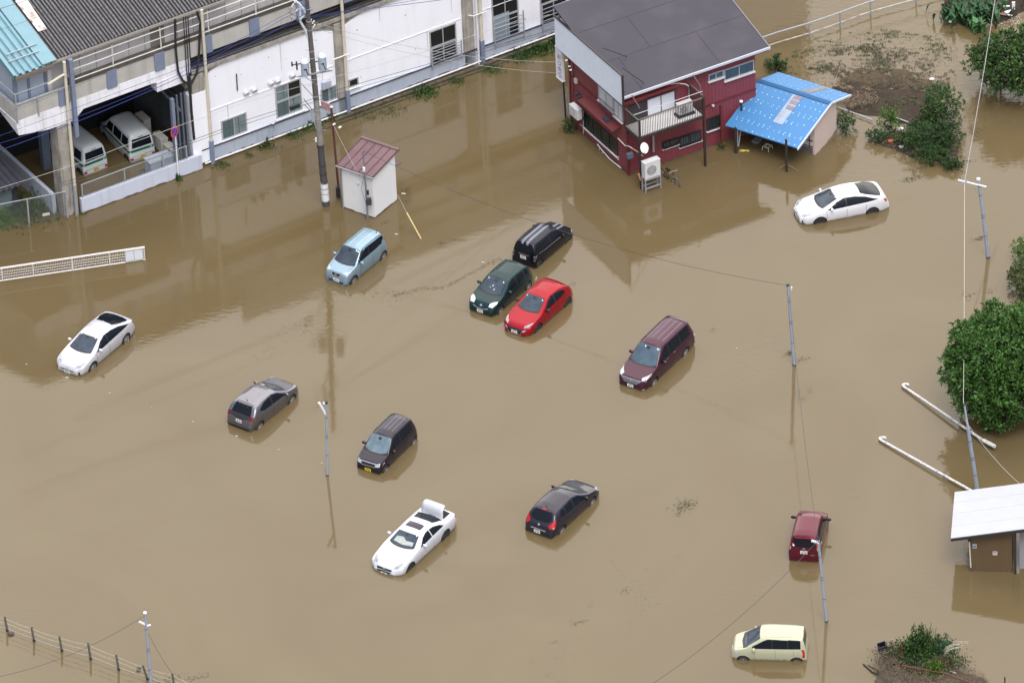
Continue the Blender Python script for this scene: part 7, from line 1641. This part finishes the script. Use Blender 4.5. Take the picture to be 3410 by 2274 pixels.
# dark green compact
P_dg = paint('dark_green', (.010, .034, .034), metal=.4, coat=.5)
c = hatch('compact_car', 'dark green compact car with a pale headlight pair, between the black and red cars', P_dg, 3.60, 1.665, 1.53, 2.44, .62,
    [(0, .50), (.05, .68), (.25, .84), (.72, .96), (.86, 1.0), (1.62, 1.45), (2.0, 1.53), (2.9, 1.52), (3.2, 1.46), (3.34, 1.32), (3.52, .98), (3.60, .55)],
    [(0, .5), (.25, .78), (.9, .92), (2.0, .98), (3.2, 1.02), (3.5, .86), (3.60, .5)],
    [(.95, -.58), (.83, 0), (.95, .58), (1.60, .50), (1.52, 0), (1.60, -.50)], ('rear', [(-.52, 1.05), (-.46, 1.38), (.46, 1.38), (.52, 1.05)]),
    [[(1.15, .98), (1.68, 1.33), (1.95, 1.38), (2.08, 1.38), (2.08, 1.0)], [(2.15, 1.39), (2.75, 1.37), (2.75, 1.03), (2.15, 1.0)], [(2.82, 1.36), (3.08, 1.33), (3.16, 1.08), (2.82, 1.05)]], tum=.17, tyre=.285, nose=.74, tailw=.84, n=4.5)
c.sym('headlight', [(.12, .42), (.14, .64), (.36, .74), (.52, .72), (.42, .56), (.26, .42)], 'top', mat('frosted_lens', (.72, .76, .74), .2)); c.patch('grille_chrome', [(-.42, .66), (-.2, .60), (.2, .60), (.42, .66), (.42, .63), (.2, .565), (-.2, .565), (-.42, .63)], 'front', M_chr, off=.01); c.patch('emblem', [(-.06, .69), (.06, .69), (.06, .75), (-.06, .75)], 'front', M_chr, off=.014)
c.plate('front', .44); c.mirrors(1.30, 1.02); c.handle(1.95, .90); c.handle(2.72, .93); c.wipers(.84); c.both('taillight', [(3.36, 1.15), (3.45, 1.08), (3.52, .85), (3.42, .85)], M_tail); c.stickers([(1.50, .42, .03), (1.50, -.42, .03), (1.2, .0, .03), (1.05, .15, .03), (1.1, -.1, .02)])
for q in (1.15, 2.11, 2.8): c.seam(q, .3, .9)
c.place((1668.8, 1038.7), (1761.9, 955.8), 1, .30, .28)
# red hatchback
P_rd = paint('bright_red', (.33, .006, .014), metal=.4, coat=.4)
c = hatch('hatchback', 'bright red hatchback below the dark green compact car', P_rd, 4.06, 1.695, 1.52, 2.57, .85,
    [(0, .48), (.05, .62), (.3, .76), (.95, .93), (1.18, .99), (1.95, 1.42), (2.3, 1.51), (3.0, 1.50), (3.42, 1.42), (3.6, 1.30), (3.92, .95), (4.06, .52)],
    [(0, .46), (.3, .70), (1.1, .90), (2.2, .96), (3.3, 1.06), (3.7, 1.02), (3.95, .82), (4.06, .48)],
    [(1.28, -.60), (1.15, 0), (1.28, .60), (1.94, .50), (1.86, 0), (1.94, -.50)], ('rear', [(-.54, 1.04), (-.44, 1.36), (.44, 1.36), (.54, 1.04)]),
    [[(1.45, .95), (1.95, 1.27), (2.25, 1.37), (2.36, 1.38), (2.36, 1.0)], [(2.44, 1.38), (2.85, 1.36), (3.18, 1.26), (3.24, 1.14), (2.95, 1.05), (2.44, 1.01)]], tyre=.31, rim=M_rimd, nose=.62, tailw=.78, n=4.3)
c.sym('headlight', [(.14, .46), (.24, .66), (.52, .74), (.60, .73), (.40, .60), (.24, .45)], 'top', M_lensd); c.patch('grille', [(-.44, .60), (.44, .60), (.34, .36), (-.34, .36)], 'front', M_trim); c.patch('grille_chrome', [(-.58, .60), (-.44, .56), (-.34, .36), (.34, .36), (.44, .56), (.58, .60), (.58, .56), (.42, .50), (.36, .32), (-.36, .32), (-.42, .50), (-.58, .56)], 'front', M_chr, off=.012)
c.plate('front', .42); c.mirrors(1.58, 1.0, M_trim); c.handle(2.2, .90); c.wipers(1.14); c.both('taillight', [(3.78, 1.05), (3.9, 1.0), (3.98, .85), (3.85, .85)], M_tail); c.stickers([(1.82, .44, .03), (1.82, -.44, .03)])
c.patch('spoiler', [(3.38, -.46), (3.36, 0), (3.38, .46), (3.52, .44), (3.53, 0), (3.52, -.44)], 'top', P_rd, off=.02)
for q in (1.4, 2.40, 3.2): c.seam(q, .3, .9, mat('red_seam', (.12, .004, .006), .5))
c.place((1793.8, 1097.3), (1892, 1013.2), 1, .31, .31)
# black retro kei with white stripes, seen from behind
P_bk = paint('black_blue', (.005, .006, .010), metal=.2, coat=.5)
c = tall('retro_kei_car', 'black retro kei car with two pale stripes over roof and bonnet, seen from behind', P_bk, 3.395, 1.475, 1.60, 2.52, .48, (.86, .97), .82, 1.28, 3.24, (.98, 1.00), .15, .285, M_rimd, tilt=.05, n=4.0, nose=.82)
M_str = mat('pale_stripe', (.17, .19, .235), .5)
for y in (.06, -.22): c.patch('stripe', [(1.40, y), (3.26, y), (3.26, y+.14), (1.40, y+.14)], 'top', M_str, off=.005); c.patch('stripe', [(.16, y), (.72, y), (.72, y+.14), (.16, y+.14)], 'top', M_str, off=.005)
c.patch('rear_seam', [(3.06, -.5), (3.06, .5), (3.075, .5), (3.075, -.5)], 'top', M_trim, off=.009)
c.sym('taillight', [(.56, .98), (.68, .98), (.68, .70), (.58, .70)], 'rear', M_chr, off=.008); c.sym('taillight_lens', [(.58, .95), (.66, .95), (.66, .73), (.60, .73)], 'rear', mat('smoked_lens', (.05, .04, .045), .1), off=.012)
c.plate('rear', .76, .02); c.patch('garnish', [(-.32, .92), (.30, .92), (.30, .895), (-.32, .895)], 'rear', M_chr, off=.01); c.mirrors(1.15, 1.02); c.handle(1.75, .92); c.handle(2.55, .94); c.both('belt_moulding', [(.9, .97), (3.0, 1.0), (3.0, .985), (.9, .955)], M_chr, off=.006)
c.both('headlight', [(.05, .64), (.05, .80), (.22, .82), (.22, .64)], M_lens)
for q in (1.05, 2.02, 2.8): c.seam(q, .3, .95)
c.place((1895.9, 804), (1797.7, 886.9), -1, .36, .34)
# dark hatchback seen from behind with red lamps
P_dk = paint('dark_slate_violet', (.028, .026, .038), metal=.4, coat=.6)
c = hatch('hatchback', 'dark slate hatchback seen from behind with large red tail lamps, lower middle', P_dk, 4.25, 1.695, 1.53, 2.60, .86,
    [(0, .50), (.06, .66), (.3, .80), (.9, .95), (1.08, 1.0), (1.85, 1.44), (2.3, 1.53), (3.2, 1.51), (3.62, 1.43), (3.74, 1.36), (4.02, 1.02), (4.16, .90), (4.25, .55)],
    [(0, .48), (.3, .74), (1.0, .91), (2.2, .97), (3.4, 1.02), (3.9, .98), (4.15, .82), (4.25, .50)],
    [(1.18, -.60), (1.05, 0), (1.18, .60), (1.84, .52), (1.75, 0), (1.84, -.52)], ('rear', [(-.50, 1.04), (-.56, 1.16), (-.46, 1.38), (.46, 1.38), (.56, 1.16), (.50, 1.04), (.3, 1.0), (-.3, 1.0)]),
    [[(1.35, .97), (1.85, 1.30), (2.2, 1.39), (2.32, 1.40), (2.32, 1.01)], [(2.39, 1.40), (3.0, 1.37), (3.0, 1.05), (2.39, 1.02)], [(3.06, 1.37), (3.35, 1.33), (3.45, 1.12), (3.06, 1.06)]], tyre=.305, tailw=.84, nose=.68, n=4.3)
c.sym('taillight', [(.50, .92), (.66, 1.10), (.72, 1.08), (.78, .86), (.62, .80)], 'rear', M_tail, off=.012); c.both('taillight', [(3.80, 1.16), (3.88, 1.14), (4.12, .84), (4.10, .78), (3.98, .84)], M_tail, off=.010); c.both('indicator', [(4.0, .90), (4.10, .88), (4.13, .82), (4.02, .83)], M_lens, off=.014)
c.plate('rear', .52, .05); c.patch('garnish', [(-.42, .68), (.42, .68), (.40, .63), (-.40, .63)], 'rear', M_chr, off=.01); c.patch('emblem', [(-.05, .84), (.05, .84), (.05, .92), (-.05, .92)], 'rear', M_chr, off=.012); c.patch('brake_light', [(-.12, 1.43), (.12, 1.43), (.10, 1.40), (-.10, 1.40)], 'rear', M_tail, off=.012)
c.mirrors(1.50, 1.0); c.handle(2.15, .92); c.handle(2.95, .95); c.wipers(1.04); c.antenna(3.45, .0, False); c.patch('roof_seam', [(3.55, -.5), (3.55, .5), (3.565, .5), (3.565, -.5)], 'top', M_trim)
c.both('headlight', [(.14, .74), (.22, .84), (.50, .88), (.44, .74), (.22, .66)], M_lens); c.sym('headlight', [(.14, .52), (.16, .66), (.46, .74), (.34, .60)], 'top', M_lens)
for q in (1.35, 2.355, 3.2): c.seam(q, .3, .92)
c.place((1971.9, 1676.8), (1875.2, 1767.7), -1, .33, .36)
# white four-door coupe with open boot
P_co = paint('coupe_white', (.60, .62, .66), metal=.15)
L = 4.94; c = Car('coupe', 'white four-door coupe with its boot lid open and a dark sunroof', 'car', P_co, L, 1.88, 1.40, 2.874, .87,
    [(0, .48), (.06, .64), (.35, .78), (1.2, .93), (1.48, .98), (2.2, 1.33), (2.6, 1.40), (3.1, 1.38), (3.7, 1.18), (4.15, 1.01), (4.55, .97), (4.82, .93), (4.94, .6)],
    [(0, .46), (.35, .72), (1.4, .90), (2.5, .94), (3.6, .95), (4.3, .93), (4.8, .88), (4.94, .55)], tum=.24, tyre=.335, n=3.6, rim=M_rimd, nose=.58, tailw=.74)
c.screen(1.58, 1.42, .68, 2.16, 2.12, .55); c.patch('dashboard_sheet', [(1.60, -.50), (1.52, 0), (1.60, .55), (1.78, .50), (1.74, .1), (1.88, -.1), (1.85, -.45)], 'top', mat('pale_sheet', (.40, .45, .42), .5, var=.3, scale=5), off=.011)
c.patch('rear_window', [(3.28, -.50), (3.25, 0), (3.28, .50), (3.88, .66), (3.95, .3), (3.96, 0), (3.95, -.3), (3.88, -.66)], 'top', M_win); c.patch('sunroof', [(2.45, -.38), (2.45, .38), (2.50, .42), (2.78, .42), (2.83, .38), (2.83, -.38), (2.78, -.42), (2.50, -.42)], 'top', mat('sunroof_glass', (.025, .022, .035), .1), off=.008)
c.both('side_window', [(1.78, .95), (2.2, 1.18), (2.5, 1.26), (2.72, 1.27), (2.72, .985)], M_win); c.both('side_window', [(2.78, 1.27), (3.1, 1.24), (3.5, 1.12), (3.68, 1.01), (3.5, .995), (2.78, .99)], M_win)
c.sym('headlight', [(.14, .46), (.20, .66), (.48, .76), (.62, .76), (.46, .64), (.28, .48)], 'top', M_lensd); c.patch('grille', [(-.42, .62), (.42, .62), (.34, .42), (-.34, .42)], 'front', M_trim); c.patch('grille_bar', [(-.40, .54), (.40, .54), (.38, .50), (-.38, .50)], 'front', M_chr, off=.012)
c.patch('emblem', [(.09*math.cos(t), .52+.09*math.sin(t)) for t in [2*math.pi*k/12 for k in range(12)]], 'front', M_chr, off=.018); c.patch('emblem_core', [(.065*math.cos(t), .52+.065*math.sin(t)) for t in [2*math.pi*k/12 for k in range(12)]], 'front', M_trim, off=.022)
for t in (90, 210, 330): c.patch('emblem_spoke', [(.065*math.cos(R(t)), .52+.065*math.sin(R(t))), (.012*math.cos(R(t+90)), .52+.012*math.sin(R(t+90))), (.012*math.cos(R(t-90)), .52+.012*math.sin(R(t-90)))], 'front', M_chr, off=.026)
c.plate('front', .33); c.mirrors(1.95, .98); c.handle(2.55, .86, M_chr); c.handle(3.45, .88, M_chr); c.wipers(1.46, -.5, .6); c.both('taillight', [(4.60, .90), (4.72, .92), (4.86, .80), (4.84, .70), (4.70, .76)], M_tail); c.stickers([(2.12, .46, .03)])
c.patch('boot_opening', [(4.02, -.62), (3.98, 0), (4.02, .62), (4.66, .58), (4.72, 0), (4.66, -.58)], 'top', M_arch, off=.005)
# boot lid standing open: curved panel hinged at q=4.0
m = MB(); hinge = Vector((c.X(4.02), 0, .99)); up1 = Vector((-.12, 0, 1)).normalized(); bk1 = Vector((-1, 0, .25)).normalized(); P3 = []
for i, (u, v) in enumerate(((0, 0), (.15, 0), (.32, .01), (.43, .04), (.485, .10), (.50, .22), (.475, .32))):
    for j in range(9):
        y = (-1+j/4)*(.60-.05*(i/6)**2)*(1-.06*(i == 6)); cur = .035*(1-(y/.6)**2); P3.append(hinge+up1*(u+(.03*(1-(y/.6)**2) if i > 3 else 0))+bk1*v-bk1*cur*.5+Vector((0, y, 0)))
for i in range(6):
    for j in range(8): a = i*9+j; m.quad(P3[a], P3[a+1], P3[a+10], P3[a+9])
o = m.build('boot_lid', P_co, c.root, smooth=False); sm = o.modifiers.new('s', 'SOLIDIFY'); sm.thickness = .035; sm.offset = 0
bm = bmesh.new(); bm.from_mesh(o.data); bmesh.ops.remove_doubles(bm, verts=bm.verts, dist=.001); bm.to_mesh(o.data); bm.free(); o.data.shade_smooth(); o.data.set_sharp_from_angle(angle=R(50))
for q in (1.72, 2.75, 3.55): c.seam(q, .3, .88, mat('white_seam', (.30, .30, .32), .5))
c.place((1373.5, 1890.5), (1480.8, 1788.7), 1, .38, .28)
# ---- the two vans in the undercroft
P_va = paint('van_white', (.56, .60, .61), rough=.5, coat=.2); M_gr = mat('van_green', (.0, .115, .055), .4)
def van(label):
    L, W, Hh = 3.395, 1.475, 1.88; top = [(0, .55), (.03, .80), (.10, .98), (.35, 1.06), (.45, 1.12), (1.00, 1.76), (1.2, 1.85), (3.05, 1.86), (3.24, 1.80), (3.33, 1.45), (3.375, .9), (3.395, .55)]
    belt = [(0, .5), (.1, .9), (.4, 1.04), (3.2, 1.06), (3.34, 1.0), (3.395, .5)]
    c = Car('parcel_van', label, 'van', P_va, L, W, Hh, 2.40, .55, top, belt, tum=.13, tyre=.28, n=6.5, nose=.86, tailw=.93, rim=M_rimd, group='white vans parked under the railway building')
    c.screen(.54, .44, .60, .96, .94, .52, M_win); c.patch('rear_window', [(-.55, 1.08), (-.50, 1.56), (.50, 1.56), (.55, 1.08)], 'rear', M_win)
    c.both('side_window', [(.78, 1.10), (1.05, 1.58), (1.50, 1.60), (1.50, 1.10)], M_win); c.both('side_window', [(1.60, 1.10), (1.60, 1.60), (2.42, 1.60), (2.42, 1.10)], M_win); c.both('side_window', [(2.50, 1.10), (2.50, 1.60), (3.10, 1.58), (3.16, 1.10)], M_win)
    for sd in (1, -1): c.patch('stripe', [(.15, .86), (.15, .98), (3.36, .98), (3.36, .86)], 'side', M_gr, side=sd)
    st = c.patch('stripe', [(-.70, .86), (-.70, .99), (.70, .99), (.70, .86)], 'rear', M_gr)
    h, n_, _, _ = c.bvh.ray_cast(Vector((-5, -.5, .925)), Vector((1, 0, 0)))
    mt = Matrix(((0, 0, -1, h.x-.022), (-1, 0, 0, -.50), (0, 1, 0, .925), (0, 0, 0, 1))); text_mesh('JR', .13, M_mark, 'lettering', st, mt, .003)
    c.plate('rear', .50, 0, M_ply); c.sym('taillight', [(.52, .56), (.68, .56), (.68, .42), (.52, .42)], 'rear', M_tail, off=.012); c.patch('bumper_seam', [(-.7, .62), (.7, .62), (.7, .605), (-.7, .605)], 'rear', M_trim)
    c.patch('tailgate_handle', [(-.14, 1.63), (.14, 1.63), (.14, 1.60), (-.14, 1.60)], 'rear', M_trim, off=.015); c.patch('rear_wiper', [(.1, 1.06), (.13, 1.06), (-.02, 1.12), (-.04, 1.11)], 'rear', M_trim, off=.02); c.mirrors(.85, 1.12, M_trim); c.handle(1.45, .95); c.handle(2.3, .95)
    c.seam(1.55, .3, 1.05); c.seam(2.46, .3, 1.05); return c
def vplace(c, l, r_, dz):
    a = G(*l); b = G(*r_); mid = (a+b)/2; wd = (b-a).normalized(); d = Vector((-wd.y, wd.x, 0)); rz = math.atan2(d.y, d.x)
    cc = mid+d*(3.395-.55-2.40/2); c.root.location = (cc.x, cc.y, dz); c.root.rotation_euler = (0, 0, rz)
c = van('right hand white van with a green band, fully seen under the railway building'); vplace(c, (438, 544.5), (515.6, 518.7), -.30)
c = van('left hand white van with a green band, partly hidden by the concrete column'); vplace(c, (281.5, 590), (359.9, 559), -.30)
# ------------------------------------------------------------------ floating bits
M_deb = mat('floating_weed', (.040, .044, .020), .8, island=.5)
def bits(px, py, n, sx, sy, size, mt, label, name='floating_weed', asp=.25, z=.012, grp='weed rafts floating on the water'):
    b = G(px, py); k = rng.normal(size=(n, 2))*np.array([sx, sy]); c_ = np.column_stack([b.x+k[:, 0], b.y+k[:, 1]+k[:, 0]*.3, np.full(n, z)+rng.random(n)*.02])
    o = leaves(name, c_, rng.uniform(size*.6, size*1.3, n), mt, aspect=asp, droop=0, curl=.05, updir=None, origin=tuple(b))
    for v in o.data.vertices: v.co.z = max(.003, v.co.z*.25)
    tag(o, label, 'floating weed', grp)
for px, py, n, sx, sy, sz, lb in (
    (2283, 1682, 230, .26, .26, .12, 'longest raft of floating weed in the lower right middle'), (2262, 1710, 20, .12, .1, .1, 'small weed scrap just below the longest raft'), (2660, 1325, 60, .28, .35, .09, 'loose weed scraps below the bare pole'), (2700, 1300, 22, .15, .3, .09, 'thin weed scraps right of those below the bare pole'),
    (2630, 1176, 110, .13, .12, .12, 'grassy ball of debris beside the foot of the bare pole'), (2675, 1198, 60, .3, .12, .1, 'trail of grass right of the foot of the bare pole'), (2375, 1100, 22, .12, .12, .08, 'faint weed scrap right of the purple minivan'), (1470, 812, 30, .10, .12, .1, 'weed scrap below the yellow guy guard'), (1510, 800, 14, .08, .08, .09, 'tiny weed scrap left of the black retro car'),
    (1648, 870, 55, .20, .14, .1, 'weed scrap with a stem left of the black retro car'), (1350, 640, 110, .16, .30, .12, 'loose weeds beside the right corner of the white shed'), (1345, 675, 60, .22, .18, .1, 'lower weeds beside the right corner of the white shed'), (1282, 742, 24, .1, .07, .09, 'small weed scrap at the foot of the white shed'), (1900, 948, 30, .15, .1, .09, 'weed scrap between the red and black cars, right side'),
    (2170, 1289, 24, .25, .05, .08, 'scum at the front wheel of the purple minivan'), (3035, 597, 90, .25, .12, .13, 'weed clump right of the white fastback car'), (3015, 600, 20, .1, .1, .1, 'small scrap beside the clump right of the white fastback'), (3010, 660, 20, .25, .12, .07, 'specks right of the tail of the white fastback'), (3065, 560, 50, .3, .08, .13, 'long green scrap above the white fastback car'), (3262, 795, 60, .16, .1, .12, 'weed scrap beside the cross arm pole'),
    (3225, 985, 40, .15, .25, .12, 'vertical weed scrap above the round tree'), (3300, 970, 25, .12, .14, .1, 'weed scrap right of the vertical one above the round tree'), (3130, 515, 60, .35, .2, .13, 'dark scrap right of the bank bushes'), (3200, 545, 60, .5, .1, .16, 'branchy scrap trailing right from the bank bushes'), (3250, 440, 40, .2, .2, .12, 'scrap in the current under the light branch tree'),
    (2085, 1968, 35, .12, .15, .09, 'weed scrap left of the lime kei wagon, highest'), (1968, 2015, 16, .08, .12, .08, 'faint weed scrap at the bottom middle, upper one'), (1925, 2072, 40, .2, .12, .1, 'weed scrap at the bottom middle near the edge'), (1845, 2138, 20, .12, .05, .08, 'flat weed scrap at the bottom middle'), (1768, 2200, 14, .1, .2, .07, 'weed specks low in the bottom middle'), (1852, 2190, 10, .08, .1, .07, 'few specks at the bottom edge middle'), (1820, 2250, 12, .12, .06, .07, 'dark specks at the very bottom edge'),
    (2858, 1655, 10, .08, .05, .07, 'small dark speck left of the hut roof, lower'), (2845, 1625, 6, .05, .04, .06, 'small dark speck left of the hut roof, upper'), (2450, 1615, 8, .04, .12, .06, 'faint speck above the maroon wagon left'), (2750, 1720, 8, .04, .04, .05, 'speck right of the maroon wagon'), (2262, 1850, 12, .1, .1, .07, 'speck cluster left of the maroon wagon'), (2760, 2090, 16, .05, .12, .07, 'scrap at the foot of the lamp pole by the maroon wagon'),
    (655, 2255, 60, .3, .12, .11, 'grass caught at the bottom edge rope fence'), (560, 2262, 80, .35, .18, .12, 'grass caught on the ropes right of the bottom left lamp pole'), (462, 2230, 70, .05, .1, .13, 'grass tuft left of the leaning fence post'), (2740, 370, 30, .2, .1, .1, 'scraps by the ridge of the blue roof'), (2850, 300, 60, .3, .2, .14, 'weeds at the near edge of the mud bank'), (3175, 110, 60, .5, .12, .16, 'weed streak below the broad leaf clump'), (880, 645, 20, .2, .1, .09, 'faint scraps left of the utility pole foot'), (930, 490, 45, .18, .2, .11, 'dark scraps off the facade left of the utility pole')):
    bits(px, py, n, sx, sy, sz, M_deb, lb, grp='weed scraps floating on the flood')
def scum(pts, n, w, label):
    P_s = smoothpts([tuple(G(*p, .006)) for p in pts], 8); out = []
    for _ in range(n):
        i = rng.integers(0, len(P_s)-1); t = rng.random(); a = Vector(P_s[i]).lerp(Vector(P_s[i+1]), t); out.append((a.x+rng.normal()*w, a.y+rng.normal()*w*1.4, .006+rng.random()*.006))
    c_ = np.array(out); o = leaves('scum', c_, rng.uniform(.03, .09, n), mat('scum_bits', (.10, .07, .03), .9, island=.5), aspect=.5, droop=0, curl=.02, origin=tuple(c_.mean(0)))
    for v in o.data.vertices: v.co.z = max(.0, v.co.z*.2)
    tag(o, label, 'scum', kind='stuff')
scum([(1310, 985), (1400, 962), (1480, 955), (1560, 915), (1640, 872)], 420, .06, 'thin winding line of scum between the pale blue and dark green cars')
scum([(1150, 1000), (1250, 975), (1330, 990), (1420, 940)], 160, .22, 'scattered scum flecks right of the pale blue kei wagon')
scum([(860, 1190), (960, 1110), (1020, 1090)], 120, .25, 'faint scum flecks in the building reflection')
scum([(2050, 1900), (2150, 1960), (2080, 2080), (1900, 2200)], 90, .5, 'sparse specks drifting in the lower middle')
M_foam = mat('litter_white', (.60, .57, .50), .6)
for k, (px, py, l, lb) in enumerate(((1320, 780, .22, 'white litter scrap right of the pale blue kei wagon'), (1608, 873, .20, 'white litter card left of the dark green car'), (1344, 645, .30, 'white bottle floating right of the white shed'), (88, 1213, .12, 'cream litter speck at the left edge'), (223, 1257, .22, 'cream litter in front of the silver white fastback'), (788, 1452, .18, 'cream litter left of the grey hatchback rear'), (365, 1308, .12, 'cream litter speck right of the silver white fastback'), (505, 1357, .08, 'tiny cream speck in the left middle'), (642, 1404, .12, 'cream speck left of the grey hatchback'), (1072, 1542, .12, 'cream speck left of the lamp pole foot'), (929, 1497, .12, 'cream speck left of the lamp pole'), (2310, 1114, .22, 'pale stick right of the purple minivan rear'), (2453, 1159, .12, 'pale speck right of the purple minivan'), (2920, 1468, .05, 'tiny white speck beside the lower white pole'), (3257, 597, .1, 'white scrap by the cross arm pole top'))):
    b = G(px, py, .015); a = random.uniform(-.7, -.2); o = MB().box(b, l*.7, l*.22, .02, (math.cos(a), math.sin(a), 0), (-math.sin(a), math.cos(a), 0)).build('litter', M_foam); tag(o, lb, 'litter', 'litter scraps on the open water')
print('things', len(bpy.data.objects))
